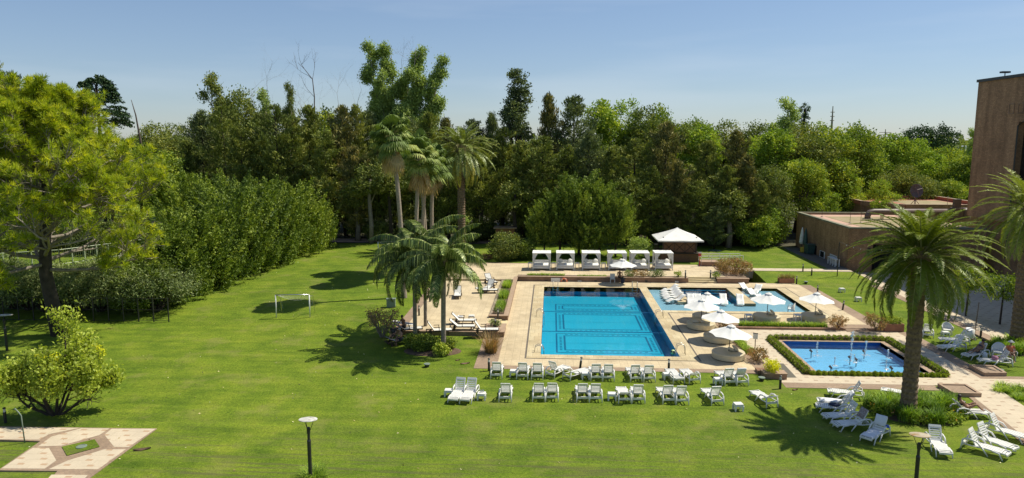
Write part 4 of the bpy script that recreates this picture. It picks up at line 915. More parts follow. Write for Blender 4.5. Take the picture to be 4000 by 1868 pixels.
for (px, py, hh, l) in [(3211, 848, 0.95, 'thin red and white rod standing on the roof near its far left'), (3320, 872, 1.3, 'tall thin lightning rod near the front of the low roof'), (3362, 872, 1.3, 'dark thin rod beside the duct elbow on the low roof'), (3363, 818, 0.6, 'short stubby rod at the back parapet of the low roof')]:
    x, y = G(px, py, zr_); mb = MB(); mb.tube([(x, y, zr_-.02), (x, y, zr_+hh)], 0.025, 5); mb.lathe([(0.22, 0), (0.16, 0.06), (0.03, 0.1)], 10, (x, y, zr_-.01)); mb.box(x, y, zr_+hh, 0.14, 0.05, 0.03); tag(mb.build('roof_rod', M['rust']), l, 'roof rod')
x, y = G(3700, 805, HB2); mb = MB(); mb.tube([(x, y, HB2-.1), (x, y, HB2+1.2)], 0.03, 5); mb.box(x, y, HB2+1.2, 0.2, 0.2, 0.1); tag(mb.build('roof_rod', M['steel']), 'short rod on the front edge of the rear block roof', 'roof rod')
x, y = G(3438, 828, zr_); shrub((x, y, zr_), 1.45, 2.0, 'l_hedge', 'bushy wild shrub growing on the low building roof behind the duct', 'shrub', 'roof_shrub', 31, n=160, nl=18, leaf=0.22, cr=0.35)

# bench, bin, closed parasols by the wall
bz = tz(32.8, 84)+0.03
t = thing('white_bench', 'white slatted bench against the brick wall below the white door', 'bench', (32.7, 82.3, bz), 0)
mb = MB()
for k in range(4): mb.box(-0.22+k*0.14, 0, 0.82, 0.11, 2.3, 0.05)
mb.build('bench_top', M['whitep'], t); 
for sy in (-1.05, -0.35, 0.35, 1.05):
    mb = MB(); mb.box(-0.22, sy, 0.4, 0.1, 0.1, 0.8); mb.box(0.2, sy, 0.4, 0.1, 0.1, 0.8); mb.build('leg', M['whitep'], t)
t = thing('rubbish_bin', 'dark green wheeled bin against the shaded brick wall', 'bin', (32.8, 90.3, bz), 0.1)
mb = MB(); mb.box(0, 0, 0.65, 0.9, 0.9, 1.1, taper=1.12); mb.build('bin_body', M['greenbin'], t, bevel=0.03)
mb = MB(); mb.box(0, 0, 1.24, 1.08, 1.08, 0.1); mb.build('lid', M['greenbin'], t, bevel=0.03)
for s in (-1, 1): mb = MB(); mb.tube([(s*0.4-0.04, 0.35, 0.12), (s*0.4+0.04, 0.35, 0.12)], 0.12, 10); mb.build('wheel', M['black'], t)
mb = MB(); mb.box(0, 0, 0.35, 0.4, 0.35, 0.6, taper=0.8); mb.box(0, 0, 0.68, 0.34, 0.3, 0.06); o = mb.build('cleaning_bucket', M['yellow'], bevel=0.02); o.location = (32.3, 91.5, bz); tag(o, 'small yellow bucket beside the dark green bin', 'bucket')
for (x, y, m_, l) in ((32.8, 93.2, 'cloth', 'closed white parasol leaning by the shaded brick wall'), (32.9, 92.2, 'greenbin', 'closed dark green parasol next to the white one by the brick wall')):
    t = thing('closed_parasol', l, 'parasol', (x, y, bz)); mb = MB(); mb.tube([(0, 0, 0), (0, 0, 3.1)], 0.03, 6); mb.build('pole', M['black'], t)
    mb = MB(); prof = [(0.05, 3.05), (0.14, 2.6), (0.24, 1.9), (0.30, 1.1), (0.22, 0.9)]; 
    mb.lathe(prof[::-1], 14, sx=1.1); mb.build('folded_canopy', M[m_], t); mb = MB(); mb.lathe([(0.3, 0), (0.3, 0.1), (0.05, 0.14)], 14); mb.build('base', M['black'], t)
# string-light pole
x, y, z = GT(3270, 1080); t = thing('light_pole', 'slim black pole with a string of bulbs near the corner of the low building', 'pole', (x, y, z))
hp = ZAT(3279, 946, y)-z; mb = MB(); mb.tube([(0, 0, 0), (0, 0, hp)], 0.05, 8); mb.build('post', M['black'], t)
mb = MB(); q = Vector((0, 0, hp)); e = Vector((38.5-x, 80.2-y, 3.0-z)); prev = q; pts_ = [q.lerp(e, k/8)-Vector((0, 0, 0.5*math.sin(PI*k/8))) for k in range(9)]; mb.tube(pts_, 0.012, 4); 
mb.build('cable', M['black'], t); mb = MB()
for p in pts_[1:-1]: mb.ball(p-Vector((0, 0, 0.1)), 0.05, 0.05, 0.07, 8, 5)
mb.build('bulbs', M['glasslamp'], t)

# ================================================================ FURNITURE
# ---- white plastic sun lounger; origin under its rear legs, foot end towards +Y
LG = {}
def lounger_proto(kind):
    back = {'up': 62, 'mid': 48, 'low': 27, 'flat': 2}[kind]; t = thing('sun_lounger', '', 'sun lounger', (0, 0, 0))
    W = 0.56; mb = MB()
    for s in (-1, 1): mb.box(s*W/2, 1.18, 0.335, 0.05, 1.30, 0.06)
    for k in range(13): mb.box(0, 0.58+k*0.10, 0.35-(0.0 if k < 11 else 0.03*(k-10)), W, 0.084, 0.022)
    mb.box(0, 1.86, 0.285, W+0.04, 0.05, 0.09); mb.build('seat', M['white'], t)
    B = Matrix.Translation((0, 0.53, 0.36)) @ Matrix.Rotation(R(-back), 4, 'X') @ Matrix.Rotation(PI, 4, 'Z')
    mb = MB()
    for s in (-1, 1): mb.box(s*(W/2-0.02), 0.36, 0, 0.05, 0.74, 0.04, M=B)
    for k in range(6): mb.box(0, 0.08+k*0.108, 0.0, W-0.04, 0.066, 0.02, M=B)
    mb.box(0, 0.715, 0.01, W-0.02, 0.11, 0.035, M=B); mb.box(0, 0.02, 0, W, 0.06, 0.03, M=B); mb.build('backrest', M['white'], t)
    for s in (-1, 1):
        x = s*(W/2+0.06); mb = MB(); mb.tube([(x, 0.0, 0.5), (x, 0.12, 0.58), (x, 0.35, 0.61), (x, 0.6, 0.56), (x, 0.80, 0.36)], [0.035, 0.042, 0.045, 0.042, 0.035], 6); mb.build('armrest', M['white'], t, smooth=True)
    for s in (-1, 1):
        x = s*(W/2+0.06); mb = MB(); mb.tube([(x, 0.02, 0.52), (x*1.02, -0.02, 0.25), (x*1.06, -0.06, 0.0)], [0.045, 0.04, 0.028], 6); mb.tube([(x, 0.0, 0.32), (x, 0.4, 0.30), (x, 0.80, 0.34)], 0.03, 5); mb.build('leg', M['white'], t, smooth=True)
        mb = MB(); mb.tube([(x*0.95, 1.25, 0.33), (x, 1.55, 0.30), (x*1.04, 1.72, 0.0)], [0.04, 0.04, 0.026], 6); mb.tube([(x, 0.85, 0.34), (x*1.05, 1.12, 0.0)], [0.04, 0.024], 6); mb.build('leg', M['white'], t, smooth=True)
    mb = MB(); mb.box(0, 0.03, 0.26, W+0.08, 0.03, 0.12); mb.box(0.1, -0.02, 0.33, 0.4, 0.05, 0.025); mb.build('cross_panel', M['white'], t)
    t['_used'] = 0; return t
def lounger(kind, x, y, rz, label, group=None, z=None):
    if kind not in LG: LG[kind] = lounger_proto(kind)
    p = LG[kind]; z = tz(x, y) if z is None else z
    if p['_used'] == 0: p['_used'] = 1; p.location = (x, y, z); p.rotation_euler = (0, 0, rz); o = p; o['label'] = label; 
    else: o = dup(p, (x, y, z), rz, label)
    if group: o['group'] = group
    return o
TB = {}
def side_table(px, py, rz, label, group='white plastic side tables on the lawn', h=0.42, loc=None):
    if 't' not in TB:
        t = thing('side_table', '', 'side table'); mb = MB(); mb.box(0, 0, h-0.03, 0.46, 0.42, 0.05); mb.box(0, 0, h-0.10, 0.47, 0.43, 0.10, taper=0.97); mb.build('table_top', M['white'], t, bevel=0.015)
        for a in (-1, 1):
            for b_ in (-1, 1): mb = MB(); mb.box(0, 0, 0, 0.075, 0.05, h-0.12, taper=1.5); o = mb.build('leg', M['white'], t); o.location = (a*0.21, b_*0.18, (h-0.12)/2)
        TB['t'] = t; o = t
    else: o = dup(TB['t'], (0, 0, 0))
    x, y, z = GT(px, py) if loc is None else loc; o.location = (x, y, z); o.rotation_euler = (0, 0, rz); o['label'] = label; o['group'] = group; return o
gr1 = 'white sun loungers on the lawn beside the pool deck'
def CA(px, py): return GT(1700+px/3.0075, 1250+py/3.0075)
def CB(px, py): return GT(2400+px/3.0075, 1250+py/3.0075)
row = [('up', CA(718, 695), 0, 'first white lounger of the back row beside the brick edging, next to the bollard'),
 ('up', CA(1022, 702), -0.06, 'white lounger right of the leftmost table in the back row'),
 ('up', CA(1198, 707), -0.02, 'upright white lounger third in the back row, left of the two angled ones'),
 ('up', CA(1350, 684), -0.62, 'white lounger turned to the right with its back raised high in the back row'),
 ('low', CA(1548, 705), -0.85, 'white lounger turned to the right with its back nearly flat in the back row'),
 ('up', CA(1895, 720), 0.06, 'left lounger of the pair just right of the second back-row table'),
 ('up', CA(2037, 723), -0.02, 'right lounger of the pair just right of the second back-row table'),
 ('up', CB(255, 731), 0.10, 'left lounger of the back-row pair near the middle bollard'),
 ('up', CB(412, 734), 0.04, 'right lounger of the back-row pair near the middle bollard'),
 ('flat', CB(755, 748), 0.16, 'white lounger lying fully flat in the back row beside a table'),
 ('low', CB(942, 750), 0.2, 'white lounger with lowered back beside the fully flat one'),
 ('up', CB(1362, 775), 0.16, 'white lounger right of the last back-row table'),
 ('up', CB(1505, 776), 0.10, 'white lounger with a fringed towel over its back at the end of the back row'),
 ('up', CA(822, 966), 0, 'single white lounger alone in the front row right of the pair facing the camera'),
 ('up', CA(1217, 964), 0.02, 'left lounger of the first pair facing the pool in the front row'),
 ('up', CA(1372, 961), -0.02, 'right lounger of the first pair facing the pool in the front row'),
 ('up', CA(1735, 969), 0.04, 'left lounger of the second front-row pair facing the pool'),
 ('up', CA(1887, 970), 0.0, 'right lounger of the second front-row pair facing the pool'),
 ('low', CB(122, 985), 0.03, 'front-row lounger with lowered back right of a side table'),
 ('up', CB(284, 983), -0.02, 'front-row lounger with raised back touching the lowered one'),
 ('up', CB(640, 990), 0.1, 'left lounger of the right-hand front-row pair with a table behind it'),
 ('up', CB(797, 998), 0.05, 'right lounger of the right-hand front-row pair'),
 ('up', CB(1210, 1004), 0.16, 'single front-row lounger left of the lone side table'),
 ('low', CB(1848, 1030), 0.28, 'last front-row lounger with lowered back, nearest the big palm shadow')]
lob = [lounger(k, p[0], p[1]+0.02, r, l, gr1) for k, p, r, l in row]
a = CA(250, 988); lounger('up', a[0]+0.1, a[1]+1.75, PI-0.16, 'left one of the two white loungers that face the camera in the front row', gr1)
a = CA(387, 992); lounger('up', a[0]+0.1, a[1]+1.75, PI-0.16, 'right one of the two white loungers that face the camera in the front row', gr1)
for p, r, l in (((1700+160/3.0075, 1250+895/3.0075), 0, 'white side table at the left end of the front lounger row'), ((1700+545/3.0075, 1250+935/3.0075), -0.05, 'white side table with glasses on it in the front row'),
  ((1700+922/3.0075, 1250+662/3.0075), -0.05, 'leftmost white side table of the back row'), ((1700+1762/3.0075, 1250+690/3.0075), 0.15, 'white side table between the nearly flat lounger and a back-row pair'),
  ((2400+615/3.0075, 1250+697/3.0075), 0.15, 'white side table left of the fully flat lounger'), ((2400+1215/3.0075, 1250+758/3.0075), 0.15, 'white side table at the left of the towelled pair'),
  ((1700+2075/3.0075, 1250+938/3.0075), 0, 'white side table right of the second front-row pair'), ((2400+640/3.0075, 1250+860/3.0075), 0.1, 'white side table half hidden behind the right-hand front-row pair'),
  ((2400+1452/3.0075, 1250+1062/3.0075), 0.12, 'lone white side table between the last two front-row loungers'),
  ((3288, 1142), 0.1, 'white stool-like table on the right lawn beside the wide path edge'), ((3352, 1178), 0.05, 'white stool-like table on the right lawn partly behind palm fronds'),
  ((3692, 1316), -0.05, 'small white table in front of the wicker armchair')):
    side_table(p[0], p[1], r, l)
x, y, z = GT(1881, 1561); mb = MB()
for k, (dx, dy) in enumerate(((-0.03, 0.05), (0.09, 0.1))): 
    mb = MB(); mb.lathe([(0.035, 0), (0.045, 0.13), (0.04, 0.13), (0.03, 0.01)], 10); o = mb.build('drinking_glass', M['doorpane']); o.location = (x+dx, y+dy, z+0.42); tag(o, 'empty glass on the side table beside the camera-facing loungers', 'glass', 'glasses on the side table')
def towel(parent_o, label, kind, mat='towel', seat=False, name='towel', w=0.54, fringe=False):
    """cloth draped over a raised back (lies on the lounger: its own thing)"""
    back = {'up': 62, 'mid': 48, 'low': 27, 'flat': 2}[kind]; T = Matrix.Translation(parent_o.location) @ Matrix.Rotation(parent_o.rotation_euler.z, 4, 'Z')
    B = T @ Matrix.Translation((0, 0.53, 0.36)) @ Matrix.Rotation(R(-back), 4, 'X') @ Matrix.Rotation(PI, 4, 'Z')
    mb = MB(); n = 9; rows = [(0.25, 0.045), (0.5, 0.045), (0.72, 0.05), (0.79, 0.03), (0.78, -0.03), (0.6, -0.045), (0.30, -0.06)]; vs = []
    rg = random.Random(int(parent_o.location.x*100))
    for (yy, zz) in rows:
        for i in range(n): vs.append(B @ Vector(((i/(n-1)-0.5)*w+rg.uniform(-.01, .01), yy+rg.uniform(-.012, .012), zz+rg.uniform(-.008, .008))))
    fs = [(r*n+i, r*n+i+1, (r+1)*n+i+1, (r+1)*n+i) for r in range(len(rows)-1) for i in range(n-1)]; mb.add(vs, fs)
    if seat:
        m = len(mb.v); vs = []
        for k in range(8):
            for i in range(n): vs.append(T @ Vector(((i/(n-1)-0.5)*w+rg.uniform(-.01, .01), 0.56+k*0.17, 0.375+rg.uniform(0, .014)-(0.02*(k-6) if k > 6 else 0))))
        mb.add(vs, [(r*n+i, r*n+i+1, (r+1)*n+i+1, (r+1)*n+i) for r in range(7) for i in range(n-1)])
    if fringe:
        for i in range(14): mb.box((i/13-0.5)*w, 0.30-0.03-0.02*rg.random(), -0.06, 0.012, 0.09, 0.01, M=B)
    o = mb.build(name, M[mat], smooth=True); so = o.modifiers.new('thick', 'SOLIDIFY'); so.thickness = 0.012
    return tag(o, label, 'towel')
towel(lob[12], 'white fringed towel hanging over the back of the last back-row lounger', 'up', fringe=True)
# right-hand clusters: head and foot points
def lounger2(kind, ph, pf, label, group):
    a, b_ = GT(*ph), GT(*pf); rz = math.atan2(b_[1]-a[1], b_[0]-a[0])-PI/2; 
    return lounger(kind, a[0], a[1], rz, label, group)
gr2 = 'white sun loungers round the big palm'
def CR(px, py): return (3100+px/2.57, 1400+py/2.57)
def CU(px, py): return (3640+px/4.297, 1220+py/4.297)
lounger2('up', CR(690, 408), CR(470, 385), 'white lounger at the back of the palm group, foot pointing left, nearest the plaza', gr2)
lounger2('mid', CR(1240, 420), CR(1030, 385), 'white lounger half hidden behind the big palm trunk', gr2)
q1 = lounger2('mid', CR(595, 500), CR(355, 478), 'white lounger with a patterned towel, second from the back beside the palm bed', gr2)
q2 = lounger2('up', CR(590, 560), CR(365, 535), 'white lounger with dark clothes lying on it left of the palm bed', gr2)
q3 = lounger2('up', CR(635, 620), CR(400, 628), 'white lounger in palm shadow with an empty seat, fourth in the curve', gr2)
q4 = lounger2('up', CR(735, 695), CR(495, 710), 'white lounger with a dark patterned wrap over its back', gr2)
q5 = lounger2('up', CR(890, 760), CR(770, 830), 'white lounger covered by a white towel near the foot of the palm bed', gr2)
lounger2('up', CR(1385, 850), CR(1480, 960), 'white lounger facing the camera right behind the lamp post', gr2)
lounger2('up', CR(1712, 890), CR(2030, 985), 'nearest of the three long white loungers at the lower right', gr2)
lounger2('up', CR(1812, 825), CR(2120, 930), 'middle one of the three long white loungers at the lower right', gr2)
lounger2('up', CR(1930, 735), CR(2190, 810), 'farthest of the three long white loungers at the lower right', gr2)
q6 = lounger2('mid', CR(1600, 585), CR(1810, 590), 'white lounger with a sunbathing woman right of the palm bed', gr2)
u1 = lounger2('up', (3625, 1321), (3605, 1296), 'white lounger just right of the big palm trunk on the right lawn', gr2)
u3 = lounger2('up', CU(500, 625), CU(290, 640), 'white lounger seen from the front among the chairs on the right lawn', gr2)
u4 = lounger2('up', CU(590, 535), CU(290, 520), 'white lounger behind another one among the chairs on the right lawn', gr2)
u6 = lounger2('up', CU(880, 745), CU(660, 775), 'white lounger in shade with a seated woman in front of the right palm', gr2)
u7 = lounger2('up', CU(1300, 900), CU(960, 880), 'white lounger with a pink bag in front of the right palm bed', gr2)
towel(q5, 'white towel covering the lounger near the foot of the palm bed', 'up', seat=True)
towel(q4, 'dark patterned wrap hanging over a lounger back', 'up', mat='silverg', name='patterned_wrap')
towel(q1, 'white and grey towel on the lounger second from the back', 'mid', seat=True)
def lump(name, o, dy, dx, dz, s, mat, label, cat, seed=3):
    T = Matrix.Translation(o.location) @ Matrix.Rotation(o.rotation_euler.z, 4, 'Z'); rg = random.Random(seed); mb = MB()
    mb.ball((0, 0, 0), s[0], s[1], s[2], 12, 8, M=T @ Matrix.Translation((dx, dy, dz+s[2]*0.8)))
    mb.v = [(x+rg.uniform(-.02, .02), y+rg.uniform(-.02, .02), z+rg.uniform(-.012, .012)) for x, y, z in mb.v]
    return tag(mb.build(name, M[mat], smooth=True), label, cat)
lump('clothes_pile', q2, 0.9, 0.05, 0.37, (0.2, 0.35, 0.07), 'navy', 'dark clothes heaped on a lounger left of the palm bed', 'clothes')
lump('pink_bag', u7, 0.9, 0, 0.37, (0.22, 0.2, 0.16), 'pink', 'pink bag on the lounger in front of the right palm bed', 'bag')
lump('towel_heap', u6, 0.55, -0.42, 0.0, (0.2, 0.16, 0.3), 'towel', 'pale towel hanging to the grass beside the shaded lounger', 'towel')
lump('blue_cap', q5, 0.35, -0.36, 0.55, (0.09, 0.09, 0.09), 'blue', 'blue cap on the arm of the towel-covered lounger', 'cap')
x, y, z = GT(3217, 1590); mb = MB(); mb.box(0, 0, 0.15, 0.32, 0.2, 0.26); mb.tube([(-.1, 0, .28), (-.06, 0, .36), (.06, 0, .36), (.1, 0, .28)], 0.012, 5); o = mb.build('black_bag', M['black'], bevel=0.03); o.location = (x, y, z); tag(o, 'small black bag on the grass at the foot of a lounger', 'bag')
for k, p in enumerate(((1690, 602), (1835, 612))):
    x, y, z = GT(*CR(*p)); mb = MB(); mb.box(-0.08, 0, 0.02, 0.09, 0.25, 0.03, 0.3); mb.box(0.08, 0.03, 0.02, 0.09, 0.25, 0.03, 0.1); o = mb.build('pair_of_sandals', M['whitep' if k == 0 else 'black'], bevel=0.01); o.location = (x, y, z); tag(o, ('pale' if k == 0 else 'dark')+' sandals on the grass beside the sunbathing woman', 'sandals')
# armchairs (rounded white wicker)
def armchair(loc, rz, label, group='white wicker armchairs', s=1.0):
    t = thing('wicker_armchair', label, 'armchair', loc, rz, group); t.scale = (s,)*3
    mb = MB(); mb.box(0, 0, 0.38, 0.56, 0.52, 0.08); mb.build('seat', M['white'], t, bevel=0.02)
    mb = MB(); n = 17; vs = []
    for k in range(n):
        a = PI*(k/(n-1)); x = math.cos(a)*0.36; y = -0.05-math.sin(a)*0.30 if True else 0; top = 0.62+0.30*math.sin(a)**1.5
        for r_, z in ((1.0, 0.22), (1.02, 0.45), (1.06, top), (0.98, top), (0.93, 0.42)): vs.append((x*r_, 0.05+(y)*r_, z))
    fs = [(k*5+j, (k+1)*5+j, (k+1)*5+j+1, k*5+j+1) for k in range(n-1) for j in range(4)]; mb.add(vs, fs); mb.build('backrest', M['white'], t, smooth=True)
    for sx in (-1, 1):
        for (y, dz) in ((0.22, 0.34), (-0.25, 0.34)): mb = MB(); mb.tube([(sx*0.27, y, dz), (sx*0.31, y*1.15, 0)], [0.05, 0.035], 6); mb.build('leg', M['white'], t)
        mb = MB(); mb.tube([(sx*0.36, 0.05, 0.64), (sx*0.37, 0.26, 0.62), (sx*0.35, 0.28, 0.36)], 0.035, 6); mb.build('armrest', M['white'], t, smooth=True)
    return t
ax = GT(*CU(248, 370)); armchair(ax, PI-0.3, 'white wicker armchair with rounded back facing the camera on the right lawn')
ax2 = GT(*CU(620, 470)); armchair(ax2, 0.4, 'white wicker armchair draped with a towel beside the thin parasol post')
ax3 = GT(*CU(1110, 770)); armchair(ax3, PI-0.5, 'wide white armchair behind the lounger with the pink bag', s=1.15)
ax4 = GT(*CU(1290, 800)); armchair(ax4, PI-0.2, 'white armchair with a person in a pale hat beside the right palm bed')
mb = MB(); mb.ball((0, 0, 0), 0.38, 0.3, 0.07, 12, 6); o = mb.build('towel', M['towel'], smooth=True); o.location = (ax2[0], ax2[1]-0.05, ax2[2]+0.83); o.rotation_euler = (R(25), 0, .4); tag(o, 'white towel over the armchair beside the thin parasol post', 'towel')

# ---- dark wooden loungers with pale slings (left terrace)
TK = {}
def teak(x, y, z, rz, back, label, group='dark framed loungers on the left terrace'):
    if back not in TK:
        t = thing('framed_lounger', label, 'sun lounger'); mb = MB()
        for s in (-1, 1): mb.box(s*0.32, 0.95, 0.30, 0.05, 1.95, 0.07)
        mb.box(0, 1.93, 0.30, 0.64, 0.06, 0.07); mb.box(0, 0.0, 0.30, 0.64, 0.06, 0.07); mb.build('frame', M['teak'], t)
        mb = MB(); mb.box(0, 1.22, 0.345, 0.60, 1.35, 0.025); mb.build('sling', M['sling'], t)
        B = Matrix.Translation((0, 0.55, 0.35)) @ Matrix.Rotation(R(-back), 4, 'X') @ Matrix.Rotation(PI, 4, 'Z')
        mb = MB(); 
        for s in (-1, 1): mb.box(s*0.31, 0.37, 0, 0.05, 0.76, 0.045, M=B)
        mb.box(0, 0.76, 0, 0.66, 0.05, 0.045, M=B); bk = mb.build('backrest', M['teak'], t); mb = MB(); mb.box(0, 0.37, 0.01, 0.57, 0.74, 0.02, M=B); mb.build('back_sling', M['sling'], bk)
        for s in (-1, 1):
            mb = MB(); mb.box(s*0.34, 0.78, 0.60, 0.06, 0.45, 0.035); mb.box(s*0.34, 0.95, 0.45, 0.045, 0.045, 0.28); mb.build('armrest', M['teak'], t)
            mb = MB(); mb.box(s*0.30, 1.62, 0.14, 0.06, 0.06, 0.28); mb.build('leg', M['teak'], t); mb = MB(); mb.box(s*0.30, 0.38, 0.16, 0.06, 0.06, 0.26); mb.build('leg', M['teak'], t)
            mb = MB(); mb.tube([(s*0.36-0.025, 0.3, 0.12), (s*0.36+0.025, 0.3, 0.12)], 0.12, 12); mb.build('wheel', M['teak'], t)
        TK[back] = t; t.location = (x, y, z); t.rotation_euler = (0, 0, rz); t['group'] = group; return t
    return dup(TK[back], (x, y, z), rz, label, group)
def CT(px, py, z=ZL): p = G(1300+px/1.50375, 700+py/1.50375, z); return (p[0], p[1], z)
for (h, f, b, l) in [((825, 905), (925, 905), 55, 'dark framed lounger nearest the planter block on the left terrace'), ((550, 912), (650, 908), 55, 'dark framed lounger half behind the two leaning palm trunks'),
   ((690, 885), (780, 885), 40, 'middle dark framed lounger right of the palm trunk'), ((700, 850), (795, 850), 45, 'dark framed lounger with a folded white towel, beside the white stool table'),
   ((375, 905), (490, 898), 30, 'dark framed lounger at the near left corner of the left terrace'), ((735, 680), (730, 716), 45, 'pale lounger standing alone in the middle of the left terrace'),
   ((935, 640), (880, 672), 50, 'pale lounger facing left near the planter bushes'), ((905, 605), (965, 630), 50, 'pale lounger pointing right at the far side of the left terrace'), ((850, 668), (905, 668), 10, 'nearly flat pale lounger at the far side of the left terrace')]:
    a, c = CT(*h), CT(*f); teak(a[0], a[1], ZL, math.atan2(c[1]-a[1], c[0]-a[0])-PI/2, b, l)
o = side_table(0, 0, 0.05, 'white square stool table on the left terrace', loc=CT(815, 828)); 
a = CT(725, 838); mb = MB(); mb.box(0, 0, 0.04, 0.5, 0.35, 0.08); mb.box(0.02, 0.01, 0.1, 0.44, 0.3, 0.05, 0.1); o = mb.build('folded_towel', M['towel'], bevel=0.02); o.location = (a[0]+0.3, a[1], ZL+0.37); tag(o, 'folded white towel on a dark framed lounger of the left terrace', 'towel')

# ---- in-water loungers (one wavy shell each)
WL = {}
def waterlounger(ph, pf, label, back=1.0):
    a, f = G(*ph, WZ), G(*pf, WZ); rz = math.atan2(f[1]-a[1], f[0]-a[0])-PI/2; loc = (a[0], a[1], PZ+0.01)
    if 'w' not in WL:
        prof = [(0.0, 0.78), (0.14, 0.74), (0.34, 0.58), (0.56, 0.40), (0.76, 0.31), (0.95, 0.33), (1.15, 0.41), (1.32, 0.41), (1.5, 0.33), (1.72, 0.22), (1.9, 0.15)]
        t = thing('wavy_lounger', label, 'sun lounger'); mb = MB(); vs = []
        for (y, z) in prof:
            for x, dz in ((-0.33, 0.03), (-0.2, 0), (0.2, 0), (0.33, 0.03)): vs.append((x, y, z+dz))
        n = len(prof); vs += [(x, y, z-0.05) for x, y, z in vs]; fs = []
        for i in range(n-1):
            for k in range(3): fs += [(i*4+k, i*4+k+1, (i+1)*4+k+1, (i+1)*4+k), (4*n+i*4+k, 4*n+(i+1)*4+k, 4*n+(i+1)*4+k+1, 4*n+i*4+k+1)]
            fs += [(i*4, (i+1)*4, 4*n+(i+1)*4, 4*n+i*4), (i*4+3, 4*n+i*4+3, 4*n+(i+1)*4+3, (i+1)*4+3)]
        fs += [(0, 4*n, 4*n+1, 1), (1, 4*n+1, 4*n+2, 2), (2, 4*n+2, 4*n+3, 3)]; e = (n-1)*4; fs += [(e, e+1, 4*n+e+1, 4*n+e), (e+1, e+2, 4*n+e+2, 4*n+e+1), (e+2, e+3, 4*n+e+3, 4*n+e+2)]
        mb.add(vs, fs); mb.build('shell', M['white'], t, smooth=True); mb = MB(); mb.box(0, 0.7, 0.14, 0.4, 0.5, 0.28); mb.box(0, 1.25, 0.2, 0.4, 0.2, 0.4); mb.build('base', M['white'], t); WL['w'] = t; o = t; o.location = loc; o.rotation_euler = (0, 0, rz)
    else: o = dup(WL['w'], loc, rz, label)
    o['group'] = 'white wavy loungers standing in the shallow water'; return o
for k, (f, h) in enumerate((((2581, 1139), (2645, 1133)), ((2585, 1149), (2650, 1144)), ((2587, 1158), (2655, 1154)), ((2596, 1167), (2663, 1163)), ((2606, 1178), (2674, 1174)))):
    waterlounger(h, f, ['farthest', 'second farthest', 'middle', 'second nearest', 'nearest'][k]+' of the five wavy white loungers left of the inner basin')
waterlounger((2695, 1170), (2702, 1198), 'wavy lounger standing behind the leftmost parasol canopy in the shallow water'); waterlounger((2722, 1170), (2730, 1196), 'wavy lounger almost hidden by the parasol in the shallow water')
waterlounger((2822, 1170), (2836, 1199), 'wavy lounger at the near right corner of the inner basin'); waterlounger((2888, 1171), (2897, 1202), 'wavy lounger standing alone below the right stone ledge')
waterlounger((2893, 1126), (2945, 1142), 'wavy lounger at the far end of the right stone ledge'); waterlounger((2965, 1132), (2935, 1152), 'wavy lounger with its high back to the right of the ledge'); waterlounger((2922, 1148), (2962, 1160), 'wavy lounger lowest of the three right of the ledge')
x, y = G(3090, 1213, WZ); armchair((x, y, PZ), 1.2, 'white curved chair standing alone in the right corner of the shallow water', 'chair in the shallow water')

# ---- four-poster daybeds
def daybed(x, y, label, first=[None], sheet_sign=True, rz=0):
    if first[0] is None:
        t = thing('canopy_daybed', label, 'daybed', (x, y, ZU), rz, 'white canopy daybeds on the terrace'); Wd = 1.9; h = 1.86
        for sx in (-1, 1):
            for sy in (-1, 1): mb = MB(); mb.box(sx*Wd/2, sy*Wd/2, h/2, 0.09, 0.09, h); mb.build('post', M['whitep'], t)
        mb = MB()
        for s in (-1, 1): mb.box(0, s*Wd/2, h+0.03, Wd+0.10, 0.07, 0.06); mb.box(s*Wd/2, 0, h+0.03, 0.07, Wd-0.09, 0.058)
        mb.build('roof_frame', M['whitep'], t)
        rg = random.Random(4); mb = MB(); n = 13; vs = []
        for j in range(n):
            for i in range(n):
                u, v = i/(n-1), j/(n-1); vs.append(((u-0.5)*(Wd+0.14), (v-0.5)*(Wd+0.14), h+0.08-0.10*(math.sin(v*PI*3)**2)*math.sin(u*PI)+rg.uniform(-.012, .012)))
        mb.add(vs, [(j*n+i, j*n+i+1, (j+1)*n+i+1, (j+1)*n+i) for j in range(n-1) for i in range(n-1)])
        vs = []
        for i in range(n): u = (i/(n-1)-0.5)*(Wd+0.16); vs += [(u, -Wd/2-0.06, h+0.075), (u, -Wd/2-0.065, h+0.01+0.02*(i % 2))]
        mb.add(vs, [(2*i, 2*i+1, 2*i+3, 2*i+2) for i in range(n-1)]); mb.build('canopy_cloth', M['cloth'], t, smooth=True)
        for sx in (-1, 1):
            for sy in (-1, 1):
                mb = MB(); vs = []; m = 9
                for (z, w_) in ((h, 0.50), (h*0.8, 0.27), (h*0.62, 0.14), (h*0.5, 0.08), (h*0.36, 0.10), (0.42, 0.12)):
                    for i in range(m): vs.append((sx*(Wd/2-0.04-w_*i/(m-1)), sy*(Wd/2-0.02)+0.035*(i % 2), z))
                mb.add(vs, [(j*m+i, j*m+i+1, (j+1)*m+i+1, (j+1)*m+i) for j in range(5) for i in range(m-1)]); mb.build('curtain', M['cloth'], t, smooth=True)
        mb = MB(); mb.box(0, 0, 0.28, Wd-0.1, Wd-0.02, 0.16); mb.build('bed_base', M['whitep'], t)
        mb = MB(); mb.box(0, -0.02, 0.47, Wd-0.16, Wd-0.14, 0.20); mb.build('mattress', M['cloth'], t, bevel=0.05)
        mb = MB(); mb.box(0, Wd/2-0.03, 0.62, Wd-0.1, 0.06, 0.45); mb.build('backboard', M['whitep'], t)
        first[0] = t; return t
    return dup(first[0], (x, y, ZU), rz, label)
bx = [(1850+(620+800)/2/2.6733), (1850+958/2.6733), (1850+1228/2.6733), (1850+1500/2.6733), (1850+1738/2.6733), (1850+1985/2.6733)]
